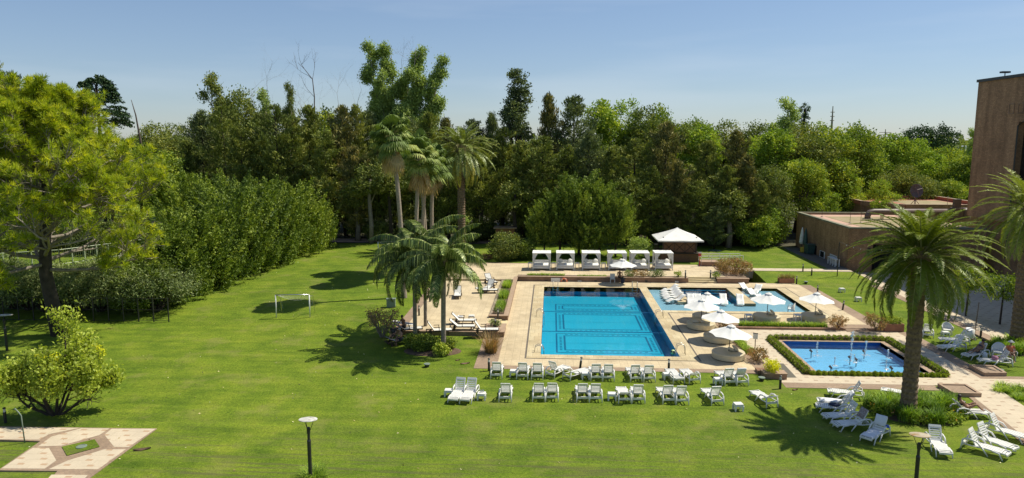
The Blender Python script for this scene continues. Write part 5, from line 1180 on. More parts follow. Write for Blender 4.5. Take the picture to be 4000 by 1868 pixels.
nm = ['first daybed from the left with a small sign on its bare mattress', 'second daybed from the left standing before the dark round conifers', 'third daybed from the left with two pillows and a sign', 'fourth daybed from the left, partly behind the white parasol', 'fifth daybed from the left in full sun', 'last daybed on the right, next to the lawn']
for k, b in enumerate(bx):
    x, y = G(b, 850+552/2.6733, ZU); y0_ = y+1.0; o = daybed(x*(y0_/y)**0.12, y0_, 'white '+nm[k], rz=0.0)
    cx, cy = o.location.x, o.location.y
    if k:
        for s in (-1, 1):
            mb = MB(); mb.ball((0, 0, 0), 0.3, 0.09, 0.25, 12, 7); p = mb.build('pillow', M['cloth'], smooth=True); p.location = (cx+s*0.55, cy+0.62, ZU+0.80); p.rotation_euler = (R(-18), 0, s*0.25)
            tag(p, ('left' if s < 0 else 'right')+' white pillow leaning on the backboard of the '+['', 'second', 'third', 'fourth', 'fifth', 'last'][k]+' daybed', 'pillow', 'daybed pillows')
    if k < 3:
        mb = MB(); mb.box(0, 0, 0.09, 0.26, 0.03, 0.19); mb.box(0, 0.05, 0.01, 0.26, 0.12, 0.02); p = mb.build('card_sign', M['whitep']); p.location = (cx+0.05, cy-0.35, ZU+0.57); tag(p, 'small white card sign on the '+['first', 'second', 'third'][k]+' daybed mattress', 'sign')
for k, u in enumerate((1850+590/2.6733, 1850+833/2.6733, 1850+1082/2.6733, 1850+1357/2.6733, 1850+1612/2.6733, 1850+1855/2.6733)):
    x, y = G(u, 850+533/2.6733, ZU); t = thing('small_table', 'small white square table '+['left of the first', 'between the first and second', 'between the second and third', 'between the third and fourth', 'between the fourth and fifth', 'between the fifth and last'][k]+' daybeds'.replace('daybeds', 'daybed' if k == 0 else 'daybeds'), 'table', (x, y+.1, ZU), 0, 'small tables between the daybeds')
    mb = MB(); mb.box(0, 0, 0.62, 0.5, 0.5, 0.06); mb.build('table_top', M['whitep'], t)
    for a in (-1, 1):
        for b_ in (-1, 1): mb = MB(); mb.box(a*0.2, b_*0.2, 0.3, 0.06, 0.06, 0.6); mb.build('leg', M['whitep'], t)

# ---- parasols and round beds
def parasol(x, y, z, label, h=2.15, r=1.45, base_h=0.0, tilt=0.0, first=[None], group='white parasols'):
    if first[0] is None:
        t = thing('white_parasol', label, 'parasol', (x, y, z), 0, group)
        mb = MB(); mb.tube([(0, 0, 0), (0, 0, 2.1)], 0.028, 8); mb.build('pole', M['teak'], t)
        mb = MB(); n = 8; m = 6; vs = []; zt, ze = 2.14, 1.48
        for j in range(m+1):
            f = j/m
            for i in range(n*6):
                a = 2*PI*i/(n*6); k = (i % 6)/6; sag = 1-0.085*math.sin(k*PI)*(0.25+0.75*f) ; rr = 0.02+(r-0.02)*f*sag; 
                vs.append((rr*math.cos(a), rr*math.sin(a), zt-(zt-ze)*f**0.95-0.05*math.sin(k*PI)*math.sin(f*PI)+0.05*math.sin(k*PI)*f**4))
        N_ = n*6; mb.add(vs, [(j*N_+i, j*N_+(i+1) % N_, (j+1)*N_+(i+1) % N_, (j+1)*N_+i) for j in range(m) for i in range(N_)]); mb.build('canopy', M['cloth'], t, smooth=True)
        mb = MB(); mb.lathe([(0.30, -0.10), (0.27, -0.05), (0.12, 0.02), (0.02, 0.09)], 8, (0, 0, zt)); mb.build('vent_cap', M['cloth'], t)
        mb = MB()
        for i in range(8): a = 2*PI*i/8; mb.tube([(0.02*math.cos(a), 0.02*math.sin(a), zt-0.05), (r*0.98*math.cos(a), r*0.98*math.sin(a), ze-0.02)], 0.012, 4); mb.tube([(0.03*math.cos(a), 0.03*math.sin(a), 1.45), (r*0.5*math.cos(a), r*0.5*math.sin(a), (zt+ze)/2-0.06)], 0.01, 4)
        mb.build('ribs', M['teak'], t); first[0] = t; t.rotation_euler = (0, tilt, 0.15); return t
    o = dup(first[0], (x, y, z), 0.15, label, group); o.rotation_euler = (0, tilt, 0.15+x); return o
def roundbed(x, y, label, first=[None]):
    if first[0] is None:
        t = thing('round_daybed', label, 'round bed', (x, y, ZD), 0, 'cream round daybeds on the pool deck')
        mb = MB(); mb.lathe([(1.02, 0), (1.02, 0.05)], 40); mb.build('plinth', M['black'], t)
        mb = MB(); mb.lathe([(1.08, 0.05), (1.1, 0.08), (1.1, 0.43), (1.09, 0.455), (1.06, 0.475), (1.0, 0.48)], 72); mb.build('mattress', M['vinyl'], t)
        mb = MB(); mb.lathe([(1.1, -0.006), (1.112, 0.0), (1.1, 0.006)], 48, (0, 0, 0.40)); mb.build('piping', M['vinyl'], t); first[0] = t; return t
    return dup(first[0], (x, y, ZD), 0, label)
def C7(px, py, z=0.0): p = G(2400+px/1.851, 850+py/1.851, z); return p
names = ['second farthest of the cream round beds beside the swimming pool', 'farthest cream round bed, behind another one by the pool', 'cream round bed second from the near end of the row by the pool', 'nearest cream round bed by the corner of the pool', 'cream round bed left of the two near the shallow pool', 'cream round bed at the far right near the shallow pool']
pn = ['white parasol over the second farthest round bed by the pool', 'white parasol over the farthest round bed by the pool', 'white parasol behind the nearest one, over the third round bed', 'nearest white parasol, with pillows on the bed beneath', 'white parasol over the left round bed near the shallow pool', 'greyish white parasol over the far right round bed']
for k, (px, py, pil, dy) in enumerate([(625, 797, 2, 0), (660, 742, 0, 0), (752, 890, 1, 0), (822, 1015, 2, 0), (1100, 743, 2, 0), (1447, 742, 2, 0)]):
    x, y = C7(px, py, ZD); roundbed(x, y, names[k]); parasol(x+0.02, y+0.05, ZD+0.16, pn[k], tilt=[0.0, 0.03, 0.05, 0.06, 0.03, -0.04][k])
    for j in range(pil):
        mb = MB(); n = 9; mb.ball((0, 0, 0), 0.30, 0.22, 0.10, 14, 8); p = mb.build('cushion', M['cushion'], smooth=True)
        if k == 0: p.location = (x-0.45+j*0.5, y-0.15+j*0.05, ZD+0.56); p.rotation_euler = (0, 0, 0.2+j)
        else: p.location = (x+0.20+0.28*j, y-0.02+0.08*j, ZD+0.62+0.06*j); p.rotation_euler = (0.1, 0.5+0.25*j, 0.3-0.5*j)
        tag(p, ('upper' if j else 'lower')+' cream cushion on the '+['second farthest bed by the pool', '', 'third bed by the pool', 'nearest round bed', 'left bed near the shallow pool', 'far right round bed'][k], 'cushion', 'cream cushions on the round beds')
for k, (px, py) in enumerate(((968, 745), (1323, 745))):
    x, y = C7(px, py, ZD); t = thing('white_table', 'white square table left of the '+['left', 'right'][k]+' round bed near the shallow pool', 'table', (x, y, ZD), 0.05, 'white tables near the shallow pool')
    mb = MB(); mb.box(0, 0, 0.5, 0.55, 0.55, 0.07); mb.build('table_top', M['whitep'], t)
    for a in (-1, 1):
        for b_ in (-1, 1): mb = MB(); mb.box(a*0.23, b_*0.23, 0.24, 0.07, 0.07, 0.47); mb.build('leg', M['whitep'], t)
def C6(px, py, z=0): return G(1850+px/2.6733, 850+py/2.6733, z)
x, y = C6(1558, 640, ZU); parasol(x, y, ZU-0.1, 'white parasol over the man seated on the planter wall', h=2.15)
mb = MB(); mb.lathe([(0.3, 0), (0.3, 0.08), (0.06, 0.12), (0.05, 0.3)], 14); o = mb.build('parasol_base', M['black']); o.location = (x, y, ZU); tag(o, 'round black base holding the parasol on the daybed terrace', 'parasol base')
# ---- pool ladders / rails
def rail(x, y, dx, dy, label, w=0.5, h=0.62, drop=0.5):
    """pair of bent tubes going over the edge; (dx,dy) points to the water"""
    t = thing('pool_ladder', label, 'pool ladder', (0, 0, 0)); px_, py_ = -dy, dx
    for s in (-1, 1):
        mb = MB(); bx_, by_ = x+px_*s*w/2, y+py_*s*w/2
        mb.tube([(bx_-dx*0.55, by_-dy*0.55, ZD), (bx_-dx*0.5, by_-dy*0.5, ZD+h*0.75), (bx_-dx*0.3, by_-dy*0.3, ZD+h), (bx_+dx*0.02, by_+dy*0.02, ZD+h*0.88), (bx_+dx*0.12, by_+dy*0.12, ZD+0.2), (bx_+dx*0.12, by_+dy*0.12, -drop)], 0.024, 7); mb.build('rail', M['steel'], t, smooth=True)
    for k in range(3): mb = MB(); mb.tube([(x+px_*-w/2+dx*.12, y+py_*-w/2+dy*.12, -0.1-0.25*k), (x+px_*w/2+dx*.12, y+py_*w/2+dy*.12, -0.1-0.25*k)], 0.022, 5); mb.build('rung', M['steel'], t)
rail(0.5, PY1, 0, -1, 'steel ladder at the far left corner of the swimming pool'); rail(8.5, PY1, 0, -1, 'steel ladder at the far right corner of the swimming pool')
rail(PX0, C6(700, 1030, ZD)[1], 1, 0, 'steel ladder on the left side of the swimming pool'); rail(PX1, C6(1910, 1040, ZD)[1], -1, 0, 'steel ladder on the strip between the two pools'); rail(PX1-0.1, PY0+0.55, -1, 0, 'slanted steel rail at the near right corner of the swimming pool', w=0.35, h=0.8)
rail(PX0+0.1, PY0+0.7, 1, 0, 'steel rail at the near left corner of the swimming pool', w=0.35, h=0.5)
mb = MB(); mb.ball((0, 0, 0), 0.17, 0.17, 0.17, 16, 10)
m_, nt_, b_ = _mat('football'); t_ = N(nt_, 'ShaderNodeTexVoronoi'); t_.inputs['Scale'].default_value = 7; tc_ = N(nt_, 'ShaderNodeTexCoord'); L(nt_, tc_.outputs['Object'], t_.inputs[0]); L(nt_, ramp(nt_, t_.outputs['Color'], [(0.35, (0.02, 0.05, 0.05)), (0.45, (0.6, 0.75, 0.3))]), b_.inputs['Base Color'])
x, y = G(2629, 1381, WZ); o = mb.build('ball', m_, smooth=True); o.location = (x, y, WZ+0.1); tag(o, 'black and yellow ball floating at the near right corner of the pool', 'ball')
# life ring, boards and notices on the planter wall
YW = 73.09
def wx(px): d = ray(px, 1105); return YW*d[0]/d[1]
def wallc(px, py): return 1850+px/2.6733, 850+py/2.6733
def onwall(name, x0, y0, x1, y1, mat, label, cat, depth=0.03, extra=None):
    a, b_ = wallc(x0, y0), wallc(x1, y1); X0_, X1_ = wx(a[0]), wx(b_[0]); z1, z0 = ZAT(*a, YW), ZAT(*b_, YW); z0 = max(z0, ZD+0.01)
    mb = MB(); mb.slab(X0_, YW-depth, X1_, YW-0.002, z0, z1); o = mb.build(name, M[mat]); tag(o, label, cat)
    if extra: extra(X0_, X1_, z0, z1, o)
    return o
onwall('white_board', 808, 632, 905, 688, 'whitep', 'large blank white board leaning on the brick planter wall', 'board', 0.06)
def pict(X0_, X1_, z0, z1, o):
    mb = MB(); cx, cz = (X0_+X1_)/2, (z0+z1)/2; mb.tube([(cx+0.11*math.cos(a*PI/8), YW-0.035, cz+0.11*math.sin(a*PI/8)) for a in range(17)], 0.012, 4, cap=False); mb.box(cx, YW-0.034, cz-0.02, 0.09, 0.006, 0.03); mb.box(cx-0.02, YW-0.034, cz+0.03, 0.03, 0.006, 0.03); mb.build('pictogram', M['black'], o)
onwall('notice_plate', 1088, 657, 1125, 690, 'whitep', 'square white notice with a round pictogram, left part of the planter wall', 'sign', extra=pict)
onwall('notice_plate', 2103, 662, 2138, 696, 'whitep', 'square white notice with a round pictogram near the terrace steps', 'sign', extra=pict)
onwall('notice_plate', 987, 658, 1010, 678, 'greenbox', 'small pale green switch box right of the life ring', 'switch box')
onwall('notice_plate', 1662, 665, 1700, 690, 'yellowstone', 'small tan plate on the planter wall right of the seated man', 'sign')
for k, (a, l) in enumerate(((748, 'left of the white board'), (1262, 'between the notice and the seated man'), (1790, 'right of the tan plate'))):
    onwall('wall_light', a, 657, a+24, 685, 'black', 'dark recessed light in the planter wall '+l, 'wall light', group if False else 0.02)
X_, Y_ = wx(wallc(943, 664)[0]), YW-0.12; z = ZAT(*wallc(943, 664), YW)
mb = MB(); vs = []; fs = []; n1_, n2_ = 28, 8
for i in range(n1_):
    for j in range(n2_): a, b_ = 2*PI*i/n1_, 2*PI*j/n2_; r_ = 0.29+0.075*math.cos(b_); vs.append((r_*math.cos(a), 0.07*math.sin(b_), r_*math.sin(a)))
fs = [(i*n2_+j, ((i+1) % n1_)*n2_+j, ((i+1) % n1_)*n2_+(j+1) % n2_, i*n2_+(j+1) % n2_) for i in range(n1_) for j in range(n2_)]; mb.add(vs, fs); o = mb.build('life_ring', M['orange'], smooth=True); o.location = (X_, Y_, z)
tag(o, 'orange life ring hanging on the brick planter wall', 'life ring')
mb = MB()
for k in range(4): a = PI/4+k*PI/2; mb.box(0.29*math.cos(a), 0, 0.29*math.sin(a), 0.07, 0.155, 0.16, M=Matrix.Rotation(-a+0.0, 4, 'Y') @ Matrix.Rotation(a, 4, 'Y'))
b2_ = mb.build('ring_band', M['whitep'], o)
# folding chair beside the man
x, y = G(2387, 1093, ZD); t = thing('white_chair', 'pale grey chair standing beside the seated man by the wall', 'chair', (x, YW-0.5, ZD))
mb = MB(); mb.box(0, 0, 0.45, 0.5, 0.45, 0.05); mb.build('seat', M['sling'], t); mb = MB(); mb.box(0, 0.22, 0.72, 0.5, 0.05, 0.5); mb.build('backrest', M['sling'], t)
for a in (-1, 1):
    for b_ in (-1, 1): mb = MB(); mb.box(a*0.22, b_*0.19, 0.21, 0.04, 0.04, 0.43); mb.build('leg', M['whitep'], t)
mb = MB(); mb.box(0, 0, 0.25, 0.35, 0.25, 0.45); mb.tube([(-.12, 0, .47), (-.08, 0, .6), (.08, 0, .6), (.12, 0, .47)], 0.015, 5); o = mb.build('beach_bag', M['navy'], bevel=0.05); x, y = C6(1550, 690, ZD); o.location = (x+0.1, YW-0.35, ZD); tag(o, 'dark blue bag on the deck beside the seated man', 'bag')

# ---- bollards
def bollard(px, py, label, z=None, first=[None], h=0.85, tilt=0.0, dark=False):
    x, y, zz = GT(px, py) if z is None else (*G(px, py, z), z)
    if first[0] is None:
        t = thing('path_bollard', label, 'bollard light', (x, y, zz), 0, 'black bollard lights'); mb = MB(); mb.tube([(0, 0, 0), (0, 0, 0.60)], 0.075, 12); mb.build('post', M['black'], t)
        mb = MB(); mb.tube([(0, 0, 0.60), (0, 0, 0.78)], 0.062, 12); mb.build('lamp', M['glasslamp'], t); mb = MB(); mb.lathe([(0.08, 0), (0.08, 0.05), (0.03, 0.08)], 12, (0, 0, 0.78)); mb.build('cap', M['black'], t); first[0] = t; o = t
    else: o = dup(first[0], (x, y, zz), 0, label)
    o.rotation_euler = (0, tilt, 0); return o
for a in [(1910, 1449, 'bollard light at the near left corner of the pool deck'), (2265, 1444, 'tilted bollard between the loungers and the pool, left of centre', ZD, 0.12), (2612, 1452, 'bollard light between the loungers and the pool, right of centre', ZD),
   (3047, 1520, 'bollard light at the near left corner of the plaza'), (1945, 1247, 'bollard beside the planter wall of the left terrace', ZL), (1935, 1283, 'bollard beside the stone steps of the left terrace', ZL),
   (1679, 1179, 'bollard on the left brick edge of the left terrace, farther one', ZL), (1637, 1233, 'bollard on the left brick edge of the left terrace, nearer one', ZL),
   (2677, 1087, 'bollard on the daybed terrace left of the stone steps', ZU), (2775, 1087, 'bollard on the daybed terrace right of the stone steps', ZU),
   (3136, 1061, 'bollard by the far garden path, left of two'), (3170, 1077, 'bollard by the far garden path, right of two'), (3111, 1110, 'bollard beside the brown plant trough on the right lawn'),
   (3193, 1148, 'bollard on the right deck edge just behind the far right parasol'), (3291, 1212, 'leaning bollard on the brick edge of the right lawn', None, 0.1), (3830, 1321, 'dark bollard by the forecourt beyond the wicker chairs'), (22, 1652, 'bollard at the bottom left beside the paving')]:
    bollard(a[0], a[1], a[2], a[3] if len(a) > 3 else None, tilt=a[4] if len(a) > 4 else 0)
# garden spotlights (low drum lamps)
for k, (px, py, l) in enumerate(((2975, 1488, 'round drum lamp on the grass at the corner of the plaza'), (3148, 1108, 'round drum lamp on the far right lawn'), (1668, 1434, 'small drum lamp in the grass below the two leaning palms'), (3907, 1457, 'drum lamp in the shade in front of the right palm bed'))):
    x, y, z = GT(px, py); t = thing('drum_lamp', l, 'garden lamp', (x, y, z)); mb = MB(); mb.lathe([(0.13, 0), (0.16, 0.18)], 14); mb.build('drum', M['black'], t); mb = MB(); mb.lathe([(0.2, 0), (0.215, 0.04), (0.2, 0.06)], 18, (0, 0, 0.18)); mb.build('lid', M['greenbox'], t)
# ---- lamp posts with round discs
def lamppost(px, py, topy, label, mat, r=0.42, D=None, tilt=0.12):
    if D is None: x, y, z = GT(px, py)
    else: x, y, z = AT(px, D)
    h = ZAT(px, topy, y)-z; t = thing('lamp_post', label, 'lamp post', (x, y, z)); mb = MB(); mb.tube([(0, 0, 0), (0, 0, h-1.0)], 0.085, 12); mb.lathe([(0.085, 0), (0.095, 0.02), (0.06, 0.1), (0.06, 0.35), (0.08, 0.38), (0.08, 0.62), (0.05, 0.66)], 12, (0, 0, h-1.0)); mb.build('post', M['black'], t)
    mb = MB(); 
    for k in range(3): a = k*2.1+0.5; mb.tube([(0.05*math.cos(a), 0.05*math.sin(a), h-0.55), (r*0.62*math.cos(a), r*0.62*math.sin(a), h-0.04)], 0.012, 5)
    mb.build('bracket', M['black'], t); mb = MB(); mb.lathe([(r*0.7, -0.02), (r, 0.0), (r, 0.025), (r*0.65, 0.05), (0.02, 0.07)], 28, M=Matrix.Translation((0, 0, h)) @ Matrix.Rotation(-tilt, 4, 'X')); mb.build('disc', mat, t); return t
lamppost(1213, 1869, 1640, 'black lamp post with a round white disc in the middle of the near lawn', M['lampdisc'], r=0.40)
lamppost(3577, 1895, 1700, 'black lamp post with a rusty round disc at the lower right', M['lamprust'], r=0.42)
lamppost(28, 1370, 1232, 'black lamp post with a disc at the left edge behind the small tree', M['lampdisc'], r=0.55)
# standpipe at the left paving
x, y = G(97, 1730, 0.2); mb = MB(); mb.tube([(x, y, 0.1), (x-0.05, y, 1.6), (x-0.15, y, 1.75), (x-0.35, y+0.02, 1.95), (x-0.4, y, 1.9)], 0.03, 7); o = mb.build('standpipe', M['greenbox'], smooth=True); tag(o, 'thin bent grey-green standpipe beside the left paving', 'standpipe')

# ---- football goals
def goal(px0, py0, px1, py1, topy, label, lean=1.0):
    a, b_ = GT(px0, py0), GT(px1, py1); h = ZAT(px0, topy, a[1])-a[2]; t = thing('football_goal', label, 'goal', (0, 0, 0)); A, B_ = Vector(a), Vector(b_); up = Vector((0, 0, h))
    for P_ in (A, B_): mb = MB(); mb.tube([P_, P_+up], 0.048, 10); mb.build('goal_post', M['whitep'], t, smooth=True)
    mb = MB(); mb.tube([A+up, B_+up], 0.048, 10); mb.build('crossbar', M['steel'], t, smooth=True)
    bk = Vector((0, 0.9, 0)); mb = MB()
    for P_ in (A, B_): mb.tube([P_+up, P_+up+bk+Vector((0, 0, -0.25)), P_+bk*1.4+Vector((0, 0, 0.02))], 0.02, 5)
    mb.build('net_support', M['steel'], t); mb = MB(); n = 26
    for i in range(n+1):
        u = i/n; p = A.lerp(B_, u)+up; q = p+bk+Vector((0, 0, -0.3-0.35*math.sin(PI*u))); r_ = A.lerp(B_, u)+bk*1.3
        mb.tube([p, q], 0.004, 3, cap=False)
        if u > 0.84 or u < 0.05: mb.tube([q, r_+Vector((0, 0, 0.5))], 0.006, 3, cap=False)
    for k in range(5): f = k/4; mb.tube([(A.lerp(B_, u/12)+up+(bk+Vector((0, 0, -0.3-0.35*math.sin(PI*u/12))))*f) for u in range(13)], 0.006, 3, cap=False)
    mb.build('net', M['cloth'], t); return t
goal(1080, 1241, 1211, 1240, 1153, 'white football goal with a sagging net on the left lawn')
goal(1478, 998, 1590, 998, 944, 'far white football goal behind the palm group')
x, y, z = GT(1528, 1200); t = thing('utility_box', 'grey-green utility box on the lawn behind the bare shrub', 'utility box', (x, y, z), 0.1); mb = MB(); mb.box(0, 0, 0.35, 0.75, 0.4, 0.7); mb.build('cabinet', M['greenbox'], t, bevel=0.02); mb = MB(); mb.box(0, 0, 0.74, 0.83, 0.48, 0.09); mb.build('lid', M['greenbox'], t, bevel=0.03)

# ---- kiosk with the white tent roof
x, y = G(2660, 1019, ZU)
kz = 0.55; kx0, kx1 = C6(1940, 450, kz)[0]*1.0, C6(2340, 458, kz)[0]; ky = C6(2100, 460, kz)[1]
k_ = thing('pool_bar', 'square pool bar with brown wooden counter under a white tent roof', 'kiosk', ((kx0+kx1)/2, ky+1.9, kz-0.02)); hw = (kx1-kx0)/2
mb = MB()
for s in (-1, 1): mb.box(0, s*(hw-0.1)*0.95, 0.5, 2*hw, 0.18, 1.0); mb.box(s*(hw-0.09), 0, 0.5, 0.18, 1.9*(hw-0.1)-0.18, 0.998)
mb.build('counter', M['wood'], k_); mb = MB(); mb.box(0, 0, 1.03, 2*hw+0.25, 2*hw+0.1, 0.06); mb.build('counter_top', M['teak'], k_)
for sx in (-1, 1):
    for sy in (-1, 1): mb = MB(); mb.box(sx*(hw-0.3), sy*(hw-0.3), 1.5, 0.14, 0.14, 3.0); mb.build('post', M['teak'], k_)
mb = MB(); mb.box(0, -(hw-0.3)+0.1, 1.75, 2*hw-0.7, 0.08, 1.25); pn_ = mb.build('shutter_panel', M['wood'], k_); mb = MB(); yk = -(hw-0.3)+0.04; w3 = (2*hw-0.7)/3
for i in range(4): mb.box(-1.5*w3+i*w3, yk, 1.75, 0.07, 0.06, 1.3)
for i in range(3):
    x0_ = -1.5*w3+i*w3
    mb.tube([(x0_, yk, 1.15), (x0_+w3, yk, 2.35)], 0.035, 4); mb.tube([(x0_+w3, yk+.01, 1.15), (x0_, yk+.01, 2.35)], 0.035, 4)
mb.box(0, yk+0.02, 2.38, 2*hw-0.7, 0.05, 0.08); mb.build('cross_braces', M['teak'], pn_)
hr = hw*1.19; ze = 2.65; za = ZAT(1850+2138/2.6733, 850+102/2.6733, ky+1.9)-kz; mb = MB(); vs = []; rows = 9; 
per = [(-1, -1), (-0.5, -1), (0, -1), (0.5, -1), (1, -1), (1, -0.5), (1, 0), (1, 0.5), (1, 1), (0.5, 1), (0, 1), (-0.5, 1), (-1, 1), (-1, 0.5), (-1, 0), (-1, -0.5)]
for j in range(rows+1):
    f = j/rows
    for i, (a, b_) in enumerate(per): vs.append((a*hr*max(f, 0.01), b_*hr*max(f, 0.01), za-(za-ze)*(f**0.86)-0.04*(i % 2)*f))
np_ = len(per)
for i, (a, b_) in enumerate(per): vs.append((a*hr, b_*hr, ze-0.16))
mb.add(vs, [(j*np_+i, j*np_+(i+1) % np_, (j+1)*np_+(i+1) % np_, (j+1)*np_+i) for j in range(rows+1) for i in range(np_)]); mb.build('tent_roof', M['cloth'], k_)
mb = MB(); mb.box(0, 0, 0, 0.5, 0.5, 0.9); x, y = C6(1915, 360, kz); o = mb.build('small_fridge', M['black'], bevel=0.02); o.location = (x, y+1, kz+0.45); tag(o, 'small dark fridge standing left of the pool bar', 'fridge')
# fire point, white railing ramp
x, y = C6(2358, 515, ZU-.05); t = thing('fire_point', 'red and white fire point box on a thin post near the lawn', 'fire point', (x, y, ZU-.1)); mb = MB(); mb.tube([(0, 0, 0), (0, 0, 1.5)], 0.035, 8); mb.build('post', M['red'], t); mb = MB(); mb.box(0, 0, 1.45, 0.3, 0.2, 0.35); mb.build('red_box', M['red'], t); mb = MB(); mb.box(0, -0.105, 1.7, 0.34, 0.02, 0.16); mb.build('plate', M['whitep'], t)
zt_ = 0.55; (xa, ya_), (xb_, yb2_) = C7(628, 358, zt_), C7(755, 358, zt_); (xc, yc) = C7(880, 334, zt_)
t = thing('railed_ramp', 'brick platform with white tube railings on the lawn right of the pool bar', 'ramp', (0, 0, 0)); mb = MB(); mb.slab(xa, ya_, xb_+0.3, ya_+1.6, 0, zt_+0.55); mb.build('brickwork', M['brick'], t); mb = MB(); mb.slab(xa-.03, ya_-.03, xb_+0.33, ya_+1.63, zt_+0.55, zt_+0.60); mb.build('wall_cap', M['cap'], t)
for yy, nm_ in ((ya_+0.1, 'railing'), (ya_+1.5, 'railing')):
    mb = MB(); x1_ = xa+4.7
    for zz in (0.95, 1.35): mb.tube([(xa, yy, zt_+zz), (x1_-0.1, yy, zt_+zz), (x1_, yy, zt_+zz-0.12)], 0.03, 6)
    for k in range(5): mb.tube([(xa+(x1_-xa)*k/4, yy, zt_), (xa+(x1_-xa)*k/4, yy, zt_+1.35)], 0.03, 6)
    mb.build(nm_, M['whitep'], t)
x, y = C7(725, 238, 0.6); mb = MB(); mb.lathe([(0.65, 0), (0.65, 0.05), (0.55, 0.08)], 20, (x, y, tz(x, y)), sx=1.4); tag(mb.build('green_cover', M['greenbin']), 'flat green cover lying in the lawn right of the pool bar', 'cover')
# planter troughs
def trough(px0, py0, px1, label, hh, dep, z=None):
    a = GT(px0, py0); b_ = GT(px1, py0); L_ = b_[0]-a[0]; t = thing('plant_trough', label, 'planter', ((a[0]+b_[0])/2, a[1]+dep/2, a[2]), 0); mb = MB()
    for s in (-1, 1): mb.box(0, s*(dep/2-0.04), hh/2, L_, 0.08, hh); mb.box(s*(L_/2-0.04), 0, hh/2, 0.08, dep-0.16, hh)
    mb.build('box', M['terracotta'], t); mb = MB(); mb.box(0, 0, hh*0.45, L_-0.16, dep-0.16, hh*0.8); mb.build('soil', M['soil'], t); return t, L_
t1, l1 = trough(3045, 1107, 3103, 'long low terracotta trough on the far right lawn', 0.48, 0.7)
t2, l2 = trough(3455, 1296, 3530, 'brown plant trough with yellow-green plants beside the brick steps', 0.62, 1.0)
p = t1.location; grassclump((p.x, p.y, p.z+0.42), 0.75, 0.5, 'l_rust', 'sparse reddish grass growing in the long low trough', 'grass plant', 'trough_grass', 61, n=240, sy=0.3, sx=1.2, el=1.35, droop=0.4)
p = t2.location; shrub((p.x, p.y, p.z+0.5), 0.85, 0.75, 'l_hedge', 'yellow-green feathery plants growing in the brown trough', name='trough_plant', seed=62, n=140, nl=16, leaf=0.16, asp=0.25, sx=1.2, sy=0.6, cr=0.2)
# plaza planter block lower left & low square kerbs
t = thing('corner_planter', 'small brick planter block at the left corner of the plaza by the mat', 'planter', (0, 0, 0)); mb = MB(); (xa, ya_), (xb_, yb2_) = G(2998, 1490, .2), G(3045, 1487, .2); mb.slab(13.5, 43.55, 14.9, 44.3, -0.1, 0.36); mb.slab(13.3, 44.3, 14.4, 44.9, -0.1, 0.33); mb.build('brickwork', M['brick'], t); mb = MB(); mb.slab(13.47, 43.52, 14.93, 44.3, 0.36, 0.41); mb.build('wall_cap', M['cap'], t)
for k, (q, l) in enumerate((([(3668, 1515), (3770, 1517), (3826, 1552), (3725, 1549)], 'low square brick kerb around bare soil right of the palm bed'), ([(3790, 1440), (3880, 1443), (3925, 1470), (3845, 1470)], 'low square kerb in palm shade between the plaza and the right lawn'))):
    pts = [G(*p, 0.0) for p in q]; t = thing('square_kerb', l, 'kerb', (0, 0, 0)); mb = MB(); cx = sum(p[0] for p in pts)/4; cy = sum(p[1] for p in pts)/4
    for i in range(4):
        a, b_ = Vector((*pts[i], 0)), Vector((*pts[(i+1) % 4], 0)); d = b_-a; mb.box((a.x+b_.x)/2, (a.y+b_.y)/2, 0.13+0.003*i, d.length+0.1, 0.16, 0.26, math.atan2(d.y, d.x))
    mb.build('kerb_wall', M['cap'], t); mb = MB(); mb.poly([(cx+(p[0]-cx)*0.96, cy+(p[1]-cy)*0.96) for p in pts], 0.2); mb.build('soil', M['brickpave'], t)
# notice on a thin post by the fountain
x, y = G(2948, 1383, ZP); t = thing('notice_sign', 'white notice on a thin dark post left of the fountain', 'sign', (x, y, ZP), -0.5); mb = MB(); mb.tube([(0, 0, 0), (0, 0, 1.45)], 0.03, 6); mb.build('post', M['rust'], t); mb = MB(); mb.box(0, -0.03, 1.28, 0.32, 0.03, 0.38, M=Matrix.Rotation(0.0, 4, 'X')); mb.build('notice_board', M['whitep'], t); mb = MB(); mb.box(0, -0.03, 1.5, 0.34, 0.035, 0.05); mb.build('top_edge', M['black'], t)
# thin parasol post right lawn
x, y, z = GT(3804, 1327); mb = MB(); mb.tube([(x, y, z), (x+0.12, y, z+2.9)], 0.035, 7); mb.box(x, y, z+0.03, 0.3, 0.3, 0.06); tag(mb.build('thin_post', M['rust']), 'thin dark post standing on the right lawn by the wicker armchairs', 'post')
# utility poles, masts in the distance
for (px, D, ty, l, r_) in ((3236, 420, 415, 'thin lattice radio mast on the horizon to the right', 0.5), (3445, 500, 505, 'distant electricity pylon with cross arms on the horizon', 0.5)):
    x, y, z = AT(px, D); h = ZAT(px, ty, D); mb = MB()
    for k in range(4): a = PI/4+k*PI/2; mb.tube([(x+math.cos(a)*1.2, y+math.sin(a)*1.2, 0), (x, y, h)], 0.22 if k else 0.25, 4)
    for k in range(3): mb.tube([(x-(4 if D > 450 else 1.2), y, h*(0.9-0.07*k)), (x+(4 if D > 450 else 1.2), y, h*(0.9-0.07*k))], 0.2, 4)
    tag(mb.build('radio_mast' if D < 450 else 'electricity_pylon', M['barkgrey']), l, 'mast' if D < 450 else 'pylon')
